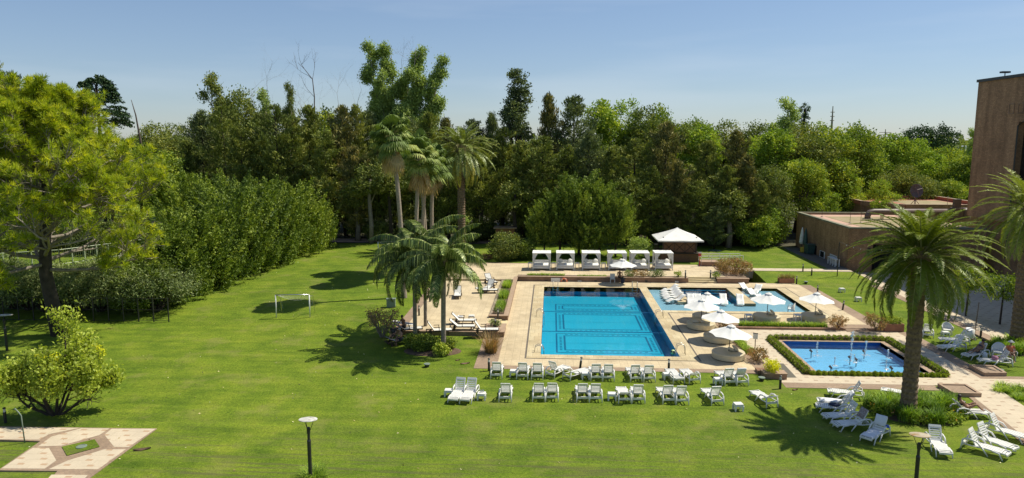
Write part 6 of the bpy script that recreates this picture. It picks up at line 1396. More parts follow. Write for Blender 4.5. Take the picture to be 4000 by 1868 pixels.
# ================================================================ PEOPLE
def person(label, loc, rz, J, skin='skin', hair='hair', wear=(), hat=None, scale=1.0, hairlen=0.0):
    """J: joints of the pose in metres, x right, y forward. One skinned body with a modelled head, five fingers on each hand."""
    t = thing('person', label, 'person', loc, rz); t.scale = (scale,)*3; vs = []; ed = []; rd = []
    def v(p, r): vs.append(tuple(p)); rd.append(r); return len(vs)-1
    V_ = {k: Vector(p) for k, p in J.items()}
    hip = v(V_['hip'], (0.15, 0.11)); ab = v(V_['hip'].lerp(V_['chest'], 0.5), (0.13, 0.10)); ch = v(V_['chest'], (0.17, 0.115)); nk0 = v(V_['neck'], (0.07, 0.06)); hd = V_['head']; nk = v(V_['neck'].lerp(hd, 0.45), (0.055, 0.055)); 
    ed += [(hip, ab), (ab, ch), (ch, nk0), (nk0, nk)]; hb = v(hd-Vector((0, 0, 0.02)), (0.085, 0.095)); ht = v(hd+(hd-V_['neck']).normalized()*0.10, (0.07, 0.085)); ed += [(nk, hb), (hb, ht)]
    f = V_.get('face', Vector((0, 1, 0))).normalized(); s_ = f.cross(Vector((0, 0, 1))).normalized()
    for s in ('l', 'r'):
        sh = v(V_['sh'+s], (0.06, 0.06)); el = v(V_['el'+s], (0.042, 0.042)); wr = v(V_['wr'+s], (0.03, 0.03)); ed += [(ch, sh), (sh, el), (el, wr)]
        d = (V_['wr'+s]-V_['el'+s]).normalized(); pm = v(V_['wr'+s]+d*0.07, (0.036, 0.02)); ed.append((wr, pm)); side = d.cross(Vector((0, 0, 1))); side = side.normalized() if side.length > 0.1 else Vector((1, 0, 0)); b_ = Vector((0, 0, -1))
        for k, ln in enumerate((0.07, 0.08, 0.075, 0.06)):
            a = V_['wr'+s]+d*0.08+side*(k-1.5)*0.02; m_ = v(a+d*ln*0.5+b_*0.008, (0.010, 0.010)); e_ = v(a+d*ln+b_*0.03, (0.008, 0.008)); ed += [(pm, m_), (m_, e_)]
        th = v(V_['wr'+s]+d*0.05+side*-0.05, (0.011, 0.011)); ed.append((pm, th))
        hp = v(V_['hip']+(V_['kn'+s]-V_['hip']).normalized()*0.08+(V_['sh'+s]-V_['chest']).normalized()*0.08, (0.095, 0.095)); kn = v(V_['kn'+s], (0.06, 0.06)); an = v(V_['an'+s], (0.038, 0.038)); to = v(V_['to'+s], (0.035, 0.022)); ed += [(hip, hp), (hp, kn), (kn, an), (an, to)]
    me = bpy.data.meshes.new('body'); me.from_pydata(vs, ed, []); o = bpy.data.objects.new('body', me); C.objects.link(o); setpar(o, t); me.materials.append(M[skin])
    sk = o.modifiers.new('skin', 'SKIN'); sk.use_smooth_shade = True; 
    for i, r_ in enumerate(rd): me.skin_vertices[0].data[i].radius = r_
    me.skin_vertices[0].data[0].use_root = True; sb = o.modifiers.new('sub', 'SUBSURF'); sb.levels = 1; sb.render_levels = 1
    # features: nose, ears, eyes belong to the head
    mb = MB(); hc = hd+Vector((0, 0, 0.03)); mb.ball(hc+f*0.105-Vector((0, 0, 0.02)), 0.014, 0.014, 0.022, 6, 5)
    for s in (-1, 1): mb.ball(hc+s_*s*0.088, 0.014, 0.02, 0.03, 6, 5)
    mb.build('nose_and_ears', M[skin], t, smooth=True); mb = MB()
    for s in (-1, 1): mb.ball(hc+f*0.088+s_*s*0.032+Vector((0, 0, 0.015)), 0.011, 0.009, 0.007, 6, 4)
    mb.box(*(hc+f*0.094-Vector((0, 0, 0.062))), 0.045, 0.012, 0.01); mb.build('eyes_and_mouth', M['hair'], t, smooth=True)
    mb = MB(); mb.ball(hd+Vector((0, 0, 0.075))-f*0.025, 0.105, 0.11, 0.095, 12, 8); 
    if hairlen: mb.ball(hd-Vector((0, 0, hairlen*0.35))-f*0.07, 0.09, 0.05, 0.08+hairlen*0.5, 10, 7)
    mb.build('hair', M[hair], t, smooth=True)
    for (kind, m_) in wear:
        mb = MB()
        if kind == 'trunks':
            mb.ball(V_['hip'], 0.185, 0.145, 0.13, 12, 7)
            for s in ('l', 'r'): a = V_['hip']+(V_['sh'+s]-V_['chest']).normalized()*0.08; mb.tube([a, a.lerp(V_['kn'+s], 0.55)], [0.12, 0.1], 10)
        if kind == 'briefs': mb.ball(V_['hip'], 0.175, 0.135, 0.11, 12, 7)
        if kind == 'top': mb.tube([V_['chest']-(V_['chest']-V_['hip']).normalized()*0.04, V_['chest']+(V_['neck']-V_['chest'])*0.15], [0.17, 0.165], 12)
        if kind == 'shirt':
            mb.tube([V_['hip'], V_['hip'].lerp(V_['chest'], 0.5), V_['chest'], V_['chest'].lerp(V_['neck'], 0.75)], [0.175, 0.165, 0.2, 0.11], 14)
            for s in ('l', 'r'): mb.tube([V_['chest'].lerp(V_['sh'+s], 0.5), V_['sh'+s], V_['sh'+s].lerp(V_['el'+s], 0.5)], [0.1, 0.085, 0.07], 10)
        mb.build({'trunks': 'swim_shorts', 'briefs': 'bikini_bottom', 'top': 'bikini_top', 'shirt': 'shirt'}[kind], M[m_], t, smooth=True)
    if hat: mb = MB(); mb.lathe([(0.2, 0), (0.2, 0.012), (0.11, 0.02), (0.10, 0.1), (0.03, 0.12)], 16, hd+Vector((0, 0, 0.1))); mb.build('hat', M[hat], t, smooth=True)
    return t
SIT = dict(hip=(0, 0, 0.52), chest=(0, -0.02, 0.92), neck=(0, 0.0, 1.10), head=(0, 0.04, 1.25), shl=(-0.19, 0, 1.03), shr=(0.19, 0, 1.03), ell=(-0.26, 0.12, 0.78), elr=(0.26, 0.12, 0.78), wrl=(-0.1, 0.34, 0.72), wrr=(0.08, 0.34, 0.7),
           knl=(-0.11, 0.44, 0.52), knr=(0.11, 0.44, 0.52), anl=(-0.12, 0.42, 0.08), anr=(0.12, 0.42, 0.08), tol=(-0.13, 0.6, 0.04), tor=(0.13, 0.6, 0.04))
def pose(**k): d = dict(SIT); d.update(k); return d
x, y = G(2417, 1105, ZD)
person('man in dark swim shorts sitting on the planter wall under a parasol, one leg crossed', (x+0.1, YW+0.05, ZD), PI, pose(knr=(0.05, 0.42, 0.75), anr=(-0.25, 0.5, 0.62), tor=(-0.36, 0.6, 0.60), wrr=(0.0, 0.38, 0.82), hip=(0, 0.0, 0.58), chest=(0, 0.04, 0.98), neck=(0, 0.08, 1.16), head=(0, 0.12, 1.31), shl=(-.19, .06, 1.09), shr=(.19, .06, 1.09)), 'skin2', wear=[('trunks', 'black')])
# three people by the bare shrub
def CZ(px, py): return GT(1300+px/1.50375, 700+py/1.50375)
a = CZ(330, 985); b_ = CZ(430, 968); t0 = teak(a[0]-0.2, a[1]+0.1, a[2], math.atan2(b_[1]-a[1], b_[0]-a[0])-PI/2, 30, 'dark framed lounger on the grass by the bare shrub, with people sitting on it', 'dark framed lounger on the grass')
t0['group'] = 'dark framed lounger on the grass'
a = CZ(402, 972); person('bare-backed person sitting on the lounger in the palm shadow', (a[0], a[1], a[2]-0.12), 2.2, pose(head=(0, 0.12, 1.24), neck=(0, 0.06, 1.1)), 'skin', hair='hairgrey', wear=[('trunks', 'navy')])
a = CZ(358, 950); person('person in a black shirt sitting beside the bare shrub', (a[0], a[1], a[2]-0.1), 2.9, pose(), 'skin', hair='blond', wear=[('shirt', 'black'), ('trunks', 'black')])
a = CZ(408, 935); person('tanned person standing bent behind the two seated people', (a[0]+0.05, a[1]+0.5, a[2]), 2.6, dict(hip=(0, 0, 0.88), chest=(0, 0.10, 1.24), neck=(0, 0.16, 1.42), head=(0, 0.22, 1.56), shl=(-0.19, 0.12, 1.35), shr=(0.19, 0.12, 1.35), ell=(-0.26, 0.2, 1.08), elr=(0.26, 0.2, 1.08), wrl=(-0.15, 0.42, 1.0), wrr=(0.15, 0.42, 1.0), knl=(-0.11, 0.06, 0.47), knr=(0.11, 0.02, 0.47), anl=(-0.12, 0, 0.08), anr=(0.12, 0, 0.08), tol=(-0.13, 0.15, 0.03), tor=(0.13, 0.15, 0.03)), 'skin2', hair='hair', wear=[('trunks', 'black')])
a = CZ(385, 860); lump_t = None
mb = MB(); mb.box(0, 0, 0, 1.7, 0.6, 0.03); o = mb.build('towel', M['sling']); p_ = CT(430, 880); o.location = (p_[0]-0.3, p_[1]+0.3, ZL+0.40); o.rotation_euler = (0, 0.12, -0.1); tag(o, 'cream towel spread over the near left framed lounger', 'towel')
# reclining woman, right
def recl(o, label, skin, hair, wear, hat=None, kn=0.34, arms=1, hl=0.15):
    T = o.location.copy(); rz = o.rotation_euler.z
    return person(label, T, rz, dict(hip=(0, 0.72, 0.47), chest=(0, 0.42, 0.80), neck=(0, 0.32, 0.97), head=(0, 0.27, 1.12), shl=(-0.17, 0.36, 0.89), shr=(0.17, 0.36, 0.89), ell=(-0.24, 0.55, 0.66), elr=(0.24, 0.55, 0.66), wrl=(-0.12, 0.78, 0.70), wrr=(0.12, 0.78, 0.68),
        knl=(-0.12, 1.12, 0.47+kn), knr=(0.12, 1.1, 0.47+kn*0.9), anl=(-0.1, 1.48, 0.43), anr=(0.1, 1.46, 0.43), tol=(-0.1, 1.62, 0.42), tor=(0.1, 1.60, 0.42), face=(0, 0.9, 0.3)), skin, hair, wear, hat, hairlen=hl)
recl(q6, 'tanned woman sunbathing with knees raised on a lounger right of the palm bed', 'skin2', 'hair', [('briefs', 'black'), ('top', 'black')])
recl(u6, 'dark-haired woman sitting on the shaded lounger in front of the right palm', 'skin2', 'hair', [('briefs', 'navy'), ('top', 'navy')], kn=0.1)
person('person in a pale hat sitting in the armchair beside the right palm bed', (ax4[0], ax4[1]-0.05, ax4[2]-0.05), PI-0.2, pose(), 'skin', 'blond', [('shirt', 'orange')], hat='sling')

# ================================================================ PLANTING NEAR THE POOL
def hedge(x0, y0, x1, y1, w_, h, label, seed, mat='l_hedge', dens=1.0, tuft=True):
    rng = np.random.default_rng(seed); Ln = math.hypot(x1-x0, y1-y0); t = thing('low_hedge', label, 'hedge', ((x0+x1)/2, (y0+y1)/2, 0.0), math.atan2(y1-y0, x1-x0)); n = max(3, int(Ln/0.42)); Vs = []
    for k in range(n):
        cx = -Ln/2+Ln*(k+0.5)/n; m = int(340*dens); d = nrm(rng.normal(size=(m, 3))); d[:, 2] = np.abs(d[:, 2]); P = d*np.array([0.27, w_/2, h])*(0.75+0.3*rng.random((m, 1)))+np.array([cx, rng.normal()*0.02, 0.02])
        Vs.append(leafset(P, 0.15, 0.22, rng, d+np.array([0, 0, 0.4]), 0.5))
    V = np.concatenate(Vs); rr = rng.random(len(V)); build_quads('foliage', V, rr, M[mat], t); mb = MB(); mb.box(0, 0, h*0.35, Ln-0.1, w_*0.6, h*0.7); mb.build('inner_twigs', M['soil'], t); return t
hedge(FX0-0.45, FY1+0.55, FX1+0.5, FY1+0.62, 0.65, 0.42, 'clipped low green hedge along the far side of the fountain pool', 71)
hedge(FX0-0.72, FY0-0.55, FX0-0.72, FY1+0.6, 0.62, 0.42, 'clipped low green hedge along the left side of the fountain pool', 72)
hedge(FX1+0.72, FY0-0.55, FX1+0.72, FY1+0.6, 0.62, 0.42, 'clipped low green hedge along the right side of the fountain pool, partly in shade', 73)
xs_ = np.linspace(FX0-0.4, FX1+0.55, 24); prot = None
for k, xx in enumerate(xs_):
    yy = FY0-0.58; l = 'round clipped tuft number %s from the left in the row before the fountain' % ['one', 'two', 'three', 'four', 'five', 'six', 'seven', 'eight', 'nine', 'ten', 'eleven', 'twelve', 'thirteen', 'fourteen', 'fifteen', 'sixteen', 'seventeen', 'eighteen', 'nineteen', 'twenty', 'twenty-one', 'twenty-two', 'twenty-three', 'twenty-four'][k]
    l = 'round clipped green tuft in the evenly spaced row along the near edge of the fountain'
    if prot is None:
        rng = np.random.default_rng(9); prot = thing('clipped_tuft', l, 'border plant', (xx, yy, 0), 0, 'round tufts along the near edge of the fountain'); d = nrm(rng.normal(size=(800, 3))); d[:, 2] = np.abs(d[:, 2])*1.0; P = d*np.array([0.19, 0.19, 0.27])*(0.7+0.35*rng.random((800, 1))); V = leafset(P, 0.14, 0.2, rng, d, 0.5); build_quads('foliage', V, rng.random(800), M['l_hedge'], prot)
    else: dup(prot, (xx, yy, 0.02), k*1.3, l, scale=0.85+0.3*((k*37) % 10)/10)
def planting(x0, x1, y, z, n, ln, mat, label, seed, wd=0.35, name='border_plants'):
    rng = np.random.default_rng(seed); t = thing(name, label, 'plants', ((x0+x1)/2, y, z)); P = np.stack([(rng.random(n)-0.5)*(x1-x0), (rng.random(n)-0.5)*wd, np.zeros(n)], 1); V, sg = blades_at(P, rng.random(n)*2*PI, ln, 0.035, rng, 1.15, 0.8); build_quads('leaves', V, np.repeat(rng.random(n), sg), M[mat], t); return t
planting(15.2, xa_-1.2, 56.15, ZD, 1900, 0.42, 'l_grassy', 'long row of bright strappy plants on the brick kerb behind the fountain plaza', 81, 0.45)
def xw(px): return wx(1850+px/2.6733)
planting(xw(560), xw(950), 73.8, ZU-0.03, 900, 0.34, 'l_grassy', 'bright green low plants on the left part of the long planter wall', 82)
planting(xw(1085), xw(1400), 73.8, ZU-0.03, 500, 0.2, 'l_grassy', 'thin row of short green plants in the middle of the long planter wall', 83)
for k, (a, l) in enumerate(((1640, 'pale flowering shrub just right of the seated man'), (1700, 'pinkish flowering shrub in the planter wall, second of four'), (1780, 'flowering shrub in the planter wall, third of four'), (1880, 'pale green flowering shrub, fourth of the group in the planter wall'), (1960, 'last pale shrub of the planter wall group before the gap'))):
    shrub((xw(a), 73.8, ZU-0.03), 0.62, 0.72, 'l_rust' if k in (1, 2) else 'l_thorn', l, seed=90+k, n=70, nl=12, leaf=0.12, asp=0.45)
shrub((xw(2148), 73.8, ZU-0.03), 0.45, 0.6, 'l_hedge', 'small green shrub alone at the right end of the long planter wall', seed=97, n=50, nl=12, leaf=0.12)
x, y = C7(742, 440, ZU); shrub((x, 73.8, ZU-0.03), 0.38, 0.55, 'l_light', 'small yellow-green plant in the short planter wall right of the steps', seed=98, n=40, nl=12, leaf=0.12)
for k, (px, py, ln_) in enumerate(((1998, 1118, 1.7), (1983, 1158, 2.0), (1967, 1202, 2.2))):
    xx, yy = G(px, py, ZU-.1); rng = np.random.default_rng(100+k); t = thing('strappy_clump', ['farthest', 'middle', 'nearest'][k]+' bright green clump in the planter between left terrace and pool', 'plants', (-4.32, yy, ZU-.1)); n = 900; P = np.stack([(rng.random(n)-0.5)*0.7, (rng.random(n)-0.5)*ln_*1.25, np.zeros(n)], 1); V, sg = blades_at(P, rng.random(n)*2*PI, 0.5, 0.035, rng, 1.25, 0.6); build_quads('leaves', V, np.repeat(rng.random(n), sg), M['l_grassy'], t)
x, y = G(1962, 1243, ZU-.1); shrub((-4.3, 57.3, ZU-.1), 0.42, 0.55, 'l_thorn', 'small pale shrub at the near end of the left planter wall', seed=105, n=50, nl=12, leaf=0.1)
x, y = CT(972, 885)[:2]; shrub((-4.4, 53.4, ZL+0.08), 0.45, 0.6, 'l_thorn', 'pale green shrub on the square planter block', seed=106, n=60, nl=14, leaf=0.11)
x, y, z = GT(1918, 1378); grassclump((x, y, z), 0.38, 1.35, 'l_rust', 'tall reddish-brown grass clump at the corner of the left terrace wall', 'ornamental grass', 'grass_clump', 107, n=420, wd=0.03, el=1.3, droop=0.55)
for k, (px, py, r_, h_, m_, l) in enumerate([(2827, 1279, 0.75, 1.0, 'l_rust', 'reddish shrub between the round beds and the brick kerb'), (2957, 1410, 0.72, 0.95, 'l_rust', 'bushy reddish shrub under the notice sign by the plaza'), (3009, 1465, 0.52, 0.72, 'l_yellow', 'small yellow-green variegated shrub on the corner planter block'),
      (3275, 1284, 0.72, 1.05, 'l_rust', 'reddish-green shrub left of the brick steps behind the fountain'), (3420, 1290, 0.85, 1.45, 'l_rust', 'tall reddish shrub right of the brick steps behind the fountain')]):
    x, y = G(px, py, ZD); shrub((x, y, 0.12 if k != 2 else 0.36), r_, h_, m_, l, seed=110+k, n=110, nl=14, leaf=0.15, asp=0.35, cr=0.2)
a, b_ = C7(895, 905, 0.1), C7(975, 985, 0.1); t = planting(-1.7, 1.7, 0, 0.1, 1100, 0.4, 'l_grassy', 'slanting strip of strappy green plants beside the nearest round bed', 120, 0.5); t.location = ((a[0]+b_[0])/2, (a[1]+b_[1])/2, 0.15); t.rotation_euler = (0, 0, math.atan2(a[1]-b_[1], a[0]-b_[0]))
# big reddish hedge by the daybed terrace end
x, y = C7(865, 415, ZU-.1); shrub((x+0.2, y+0.6, ZU-0.25), 1.7, 1.9, 'l_rust', 'large rounded reddish-brown bush at the right end of the daybed terrace', seed=121, n=420, nl=18, leaf=0.17, asp=0.45, sx=1.3, sy=1.1, cr=0.35, name='rusty_bush')
x, y = C7(778, 355, ZU-.1); shrub((x, y+0.2, ZU-0.1), 0.6, 0.9, 'l_grassy', 'small bright green plant left of the large reddish bush', seed=122, n=60, nl=14, leaf=0.14)
# bushes left of the daybeds
def bushat(px, D, topy, w_, mat, label, seed, **k):
    x, y, z = AT(px, D); h = ZAT(px, topy, D)-z; return shrub((x, y, z), w_, h, mat, label, seed=seed, **k)
bushat(1978, 84.0, 905, 2.3, 'l_olive', 'tall olive-green bush left of the daybeds behind the terrace', 130, n=620, nl=22, leaf=0.2, cr=0.45, name='tall_bush'); bushat(1890, 84.5, 995, 1.1, 'l_rust', 'low reddish bush behind the left terrace', 131, n=130, nl=16, leaf=0.16, cr=0.25); bushat(2045, 84.6, 940, 1.5, 'l_thuja', 'dark green bush right beside the tall olive one', 132, n=360, nl=22, leaf=0.2, cr=0.4, name='tall_bush')
bushat(2505, 86.5, 925, 1.5, 'l_euc', 'silvery green bush between the round conifers and the pool bar', 133, n=280, nl=16, leaf=0.2, cr=0.35, name='tall_bush')
# beds under palms
def bed(cx, cy, rx, ry, label, seed, n, mats, ln=0.6, z=None, name='planting_bed', bush=0, flowers=0):
    z = tz(cx, cy) if z is None else z; rng = np.random.default_rng(seed); t = thing(name, label, 'flower bed', (cx, cy, z)); mb = MB(); k = 26
    ring1 = [((rx*(1+0.06*math.sin(3*i)))*math.cos(2*PI*i/k), (ry*(1+0.06*math.cos(2*i)))*math.sin(2*PI*i/k)) for i in range(k)]
    mb.add([(0, 0, 0.10)]+[(x*0.8, y*0.8, 0.08) for x, y in ring1]+[(x, y, -0.03) for x, y in ring1], [(0, 1+i, 1+(i+1) % k) for i in range(k)]+[(1+i, 1+k+i, 1+k+(i+1) % k, 1+(i+1) % k) for i in range(k)]); mb.build('soil', M['soil'], t, smooth=True)
    nc = 26; Vs = []; vr = []
    for c in range(nc):
        a = rng.random()*2*PI; q = math.sqrt(rng.random())*0.9; P0 = np.array([rx*q*math.cos(a), ry*q*math.sin(a), 0.06]); m = n//nc; P = P0+rng.normal(size=(m, 3))*np.array([0.16, 0.16, 0]); V, sg = blades_at(P, rng.random(m)*2*PI, ln*(0.8+0.4*rng.random()), 0.055, rng, 1.2, 0.7); Vs.append(V); vr.append(np.full(len(V), rng.random()*0.6)+rng.random(len(V))*0.3)
    build_quads('leaves', np.concatenate(Vs), np.concatenate(vr), M[mats[0]], t)
    if bush:
        bl = []; 
        for c in range(bush): a = 2*PI*c/bush+rng.random()*0.4; bl.append((rx*0.82*math.cos(a), ry*0.82*math.sin(a), 0.22, 0.42, 0.42, 0.3))
        V, v = crown(bl, 46*bush, 12, 0.2, 0.13, 0.55, rng, shell=0.4); build_quads('foliage', V, v, M[mats[1]], t)
    if flowers:
        a = rng.random(flowers)*2*PI; q = 0.7+0.3*rng.random(flowers); P = np.stack([rx*q*np.cos(a), ry*q*np.sin(a), 0.3+0.25*rng.random(flowers)], 1); build_quads('flowers', leafset(P, 0.08, 0.9, rng), rng.random(flowers), M['l_flower'], t)
    return t
M['l_flower'] = foliage('orange_petals', (0.7, 0.16, 0.02), (0.85, 0.3, 0.03), None, 0.3)
p1 = GT(3575, 1615); bed(p1[0]+0.1, p1[1]+0.2, 2.55, 2.1, 'oval bed of strappy green plants with orange flowers round the big palm', 140, 5200, ('l_grassy', 'l_hedge'), 0.75, bush=13, flowers=90)
p2 = GT(3950, 1352); bed(p2[0]+1.0, p2[1]-1.0, 3.6, 1.9, 'bed of glossy green plants with orange flowers round the right palm', 141, 6000, ('l_grassy', 'l_hedge'), 0.7, bush=9, flowers=110)
p3 = GT(1690, 1372)
t = thing('planting_bed', 'mulched bed of round green bushes under the two leaning palms', 'flower bed', (p3[0], p3[1], p3[2])); rng = np.random.default_rng(143); mb = MB(); mb.lathe([(1.9, -0.03), (1.6, 0.05), (0.1, 0.08)], 24, sx=1.15, sy=0.7); mb.build('soil', M['soil'], t, smooth=True)
for k, (dx, dy, s) in enumerate(((-1.5, 0.5, 0.8), (-0.6, 0.7, 0.75), (0.3, 0.9, 0.6), (-0.9, -0.1, 0.6), (1.0, 0.6, 0.6), (0.75, -0.9, 0.62), (-0.2, 0.2, 0.5))):
    V, v = crown([(dx, dy, s*0.65, s*0.9, s*0.85, s*0.7)], int(260*s), 13, 0.2, 0.13, 0.55, rng, shell=0.4); V = V[V[:, :, 2].min(axis=1) > 0]; build_quads('bush', V, rng.random(len(V)), M['l_thuja' if k != 5 else 'l_hedge'], t)
# bottom centre grass tuft at the lamp foot
x, y, z = GT(1225, 1862); grassclump((x, y, z), 0.5, 0.5, 'l_grassy', 'rough tuft of long grass at the foot of the near lamp post', 'grass plant', 'grass_tuft', 145, n=400, wd=0.02)
# tufts beside the far right path
for k, (px, py) in enumerate(((3920, 1512), (3905, 1530), (3950, 1535), (3985, 1560), (3978, 1522))):
    x, y, z = GT(px, py); grassclump((x, y, z), 0.3, 0.4, 'l_grassy', ['large strappy tuft', 'small tuft left', 'middle tuft', 'right tuft', 'far tuft'][k]+' of plants beside the diagonal path at the right edge', 'border plant', 'grass_tuft', 150+k, n=170, wd=0.03)
# bare wiry shrub by the people
x, y, z = GT(1493, 1318); t = thing('bare_shrub', 'sparse wiry shrub with many thin bare stems left of the leaning palms', 'shrub', (x, y, z)); rng = np.random.default_rng(160); mb = MB(); tips = []
for k in range(16):
    a = rng.random()*2*PI; grow(mb, (0.1*math.cos(a), 0.1*math.sin(a), 0), (0.45*math.cos(a), 0.45*math.sin(a), 1.0), 1.7, 0.045, rng, 2, tips, spread=0.5, upw=0.06, kids_=3, minr=0.008)
mb.build('stems', M['barkgrey'], t); P = np.array([q[:3] for q in tips]); P = np.repeat(P, 3, 0)+rng.normal(size=(len(P)*3, 3))*0.1; build_quads('foliage', leafset(P, 0.13, 0.5, rng), rng.random(len(P)), M['l_rust'], t)
# fallen palm sheath
for (px, py, s, l) in ((1817, 1422, 0.35, 'dry brown curled leaf sheath lying on the grass below the leaning palms'), (1788, 1409, 0.18, 'small pale dry leaf on the grass below the leaning palms'), (555, 1758, 0.4, 'dark patch of mown grass clippings right of the paving'), (3105, 1525, 0.22, 'dry palm scrap on the edge of the near plaza path')):
    x, y, z = GT(px, py); mb = MB(); n = 7; vs = []
    for i in range(n): u = i/(n-1)-0.5; vs += [(u*s*2, -0.12*math.cos(u*3)*s*2, 0.02+0.1*abs(u)), (u*s*2, 0.12*math.cos(u*3)*s*2, 0.06+0.05*abs(u)), (u*s*1.8, 0, 0.01)]
    mb.add(vs, [(3*i, 3*i+3, 3*i+5, 3*i+2) for i in range(n-1)]+[(3*i+2, 3*i+5, 3*i+4, 3*i+1) for i in range(n-1)]); o = mb.build('fallen_leaf', M['wood' if 'patch' not in l else 'soil']); o.location = (x, y, z); o.rotation_euler = (0, 0, 0.4); tag(o, l, 'fallen leaf')

# ================================================================ PALMS
p = GT(3545, 1625); hp = ZAT(3575, 985, p[1])-p[2]
bigp = canary_palm((p[0], p[1], p[2]), hp-0.75, 3.95, 'big date palm with thick trunk in front of the fountain at the right', 201, 'l_palm', nfr=104, r=0.38, nl=92, lowel=-0.62, ll=0.54, lw=0.05, name='date_palm', bark='barkdate', droop=1.18)
p = GT(3965, 1352); hp = ZAT(4000, 800, p[1])-p[2]; canary_palm((p[0]+0.1, p[1], p[2]), hp-0.9, 4.3, 'date palm at the right edge in front of the brick tower', 202, 'l_palm', nfr=74, r=0.45, nl=66, lowel=-0.8, ll=0.6, lw=0.05, name='date_palm', bark='barkdate')
p = AT(1801, 92.0); hp = ZAT(1800, 600, 92.0)-p[2]; canary_palm(p, hp, 5.3, 'tall date palm with yellowing lower fronds right of the fan palms', 203, 'l_palmy', nfr=78, r=0.5, nl=54, lowel=-1.0, ll=0.7, lw=0.09, name='date_palm', droop=1.15, bark='barkdate')
p = GT(1622, 1335); hp = ZAT(1610, 1010, p[1])-p[2]; queen_palm(p, hp-0.7, 4.4, 'left one of the two feathery drooping palms beside the left terrace', 204, nfr=31)
p = GT(1733, 1368); hp = ZAT(1745, 1020, p[1])-p[2]; queen_palm(p, hp-0.8, 4.1, 'right one of the two feathery drooping palms beside the left terrace', 205, nfr=29, r=0.17)
p = AT(1652, 53.5); hp = ZAT(1660, 960, 53.5)-p[2]; queen_palm(p, hp-0.5, 3.9, 'third feathery palm rising just behind the two leaning ones', 206, nfr=14, r=0.13)
# fan palms: the tall one alone, then the tight group of four
p = GT(1578, 1163); hp = ZAT(1548, 540, p[1])-p[2]; fan_palm(p, hp, 'tallest slender fan palm standing left of the fan palm group', 210, lean=(-0.75, 0), nfan=50, fr=1.3)
for k, (px, tx, D, ty, l) in enumerate(((1618, 1640, 71.0, 620, 'leftmost fan palm of the tight group with pale trunks'), (1645, 1665, 74.0, 650, 'second fan palm from the left in the tight group'), (1660, 1635, 77.0, 590, 'third fan palm of the tight group, tallest of them'), (1682, 1690, 76.0, 640, 'rightmost fan palm of the tight group'))):
    p = AT(px, D); hp = ZAT(tx, ty, D)-p[2]; fan_palm(p, hp, l, 211+k, lean=((tx-px)/2750*D, 0), nfan=46, r=0.2, fr=1.35)

# ================================================================ THE BIG PINE AND THE YOUNG TREE
p = GT(235, 1308); rng = np.random.default_rng(301); t = thing('pine_tree', 'big bright yellow-green pine with dark trunk filling the upper left', 'pine tree', p); mb = MB(); tips = []
tr = [Vector(q) for q in ((0, 0, -0.1), (-0.35, 0, 2.2), (-0.7, 0, 4.8), (-0.5, 0.1, 8), (-0.1, 0.1, 11.5), (0.0, 0, 15), (0.1, 0, 17.6))]; mb.tube(tr, [0.62, 0.5, 0.44, 0.36, 0.28, 0.18, 0.07], 12)
mb.build('trunk', M['barkpine'], t, smooth=True); mb = MB()
def tpos(z):
    for a, b_ in zip(tr, tr[1:]):
        if a.z <= z <= b_.z: return a.lerp(b_, (z-a.z)/(b_.z-a.z))
    return tr[-1]
nl_ = 58
for i in range(nl_):
    z0 = 5.0+12.4*(i+0.4)/nl_; az = i*2.39996+rng.normal()*0.25; u = max(0, (z0-5)/12.6); Ln = (9.0*(1-u**1.25)**0.85+0.9)*(0.72+0.34*rng.random()); el = 0.12+0.75*u+rng.normal()*0.10
    if z0 < 8: el = max(el, 0.14)
    grow(mb, tpos(z0), (math.cos(az)*math.cos(el), math.sin(az)*math.cos(el), math.sin(el)), Ln*0.84, 0.17*(1-0.6*u), rng, 3, tips, spread=0.62, upw=0.12 if z0 < 8 else 0.07, seg=4, kids_=4 if i % 2 else 5, minr=0.014)
mb.build('limbs', M['barkgrey'], t, smooth=True)
T_ = np.array(tips); keep = T_[:, 2] > 3.4; T_ = T_[keep]; sel = rng.random(len(T_)) < 0.45; T_ = T_[sel]; print('pine tips', len(T_))
V = needle_tufts(T_[:, :3]+rng.normal(size=(len(T_), 3))*0.06, rng, n=26, ln=0.46, wd=0.045, up=0.7, Dir=T_[:, 3:6]*0.7); build_quads('needles', V, np.repeat(rng.random(len(T_))*0.8, 26)+rng.random(len(V))*0.25, M['l_pine'], t)
# brown trunk clump
p = GT(215, 1622); rng = np.random.default_rng(302); t = thing('young_tree', 'small spreading tree with fresh yellow-green leaves and crooked dark stems at lower left', 'tree', p); mb = MB(); tips = []
for k, (dx, dy, ln_, lean_) in enumerate(((0.05, 0, 3.2, (0.1, 0.1)), (-0.15, 0, 2.5, (-0.5, 0.1)), (0.12, 0.05, 2.4, (0.55, 0)), (0, 0.1, 2.5, (0.1, 0.6)), (0, -0.1, 2.1, (-0.1, -0.55)), (-0.2, 0, 2.1, (-0.95, 0.05)), (0.2, 0.0, 2.1, (1.0, 0.2)), (0, 0, 2.0, (-.6, -.6)))):
    grow(mb, (dx, dy, -0.05), (lean_[0], lean_[1], 0.9), ln_, 0.075, rng, 3, tips, spread=0.6, upw=0.05, seg=4, kids_=4, minr=0.010)
mb.build('trunk', M['barkdark'], t, smooth=True); P = np.array([q[:3] for q in tips]); P = P[P[:, 2] > 1.3]; print('young tips', len(P)); P = np.repeat(P, 11, 0)+rng.normal(size=(len(P)*11, 3))*0.2; build_quads('foliage', leafset(P, 0.17, 0.5, rng, curl=0.15), np.repeat(rng.random(len(P)//11), 11)*0.6+rng.random(len(P))*0.4, M['l_tree'], t); t.scale = (1.12, 1.12, 1.18)
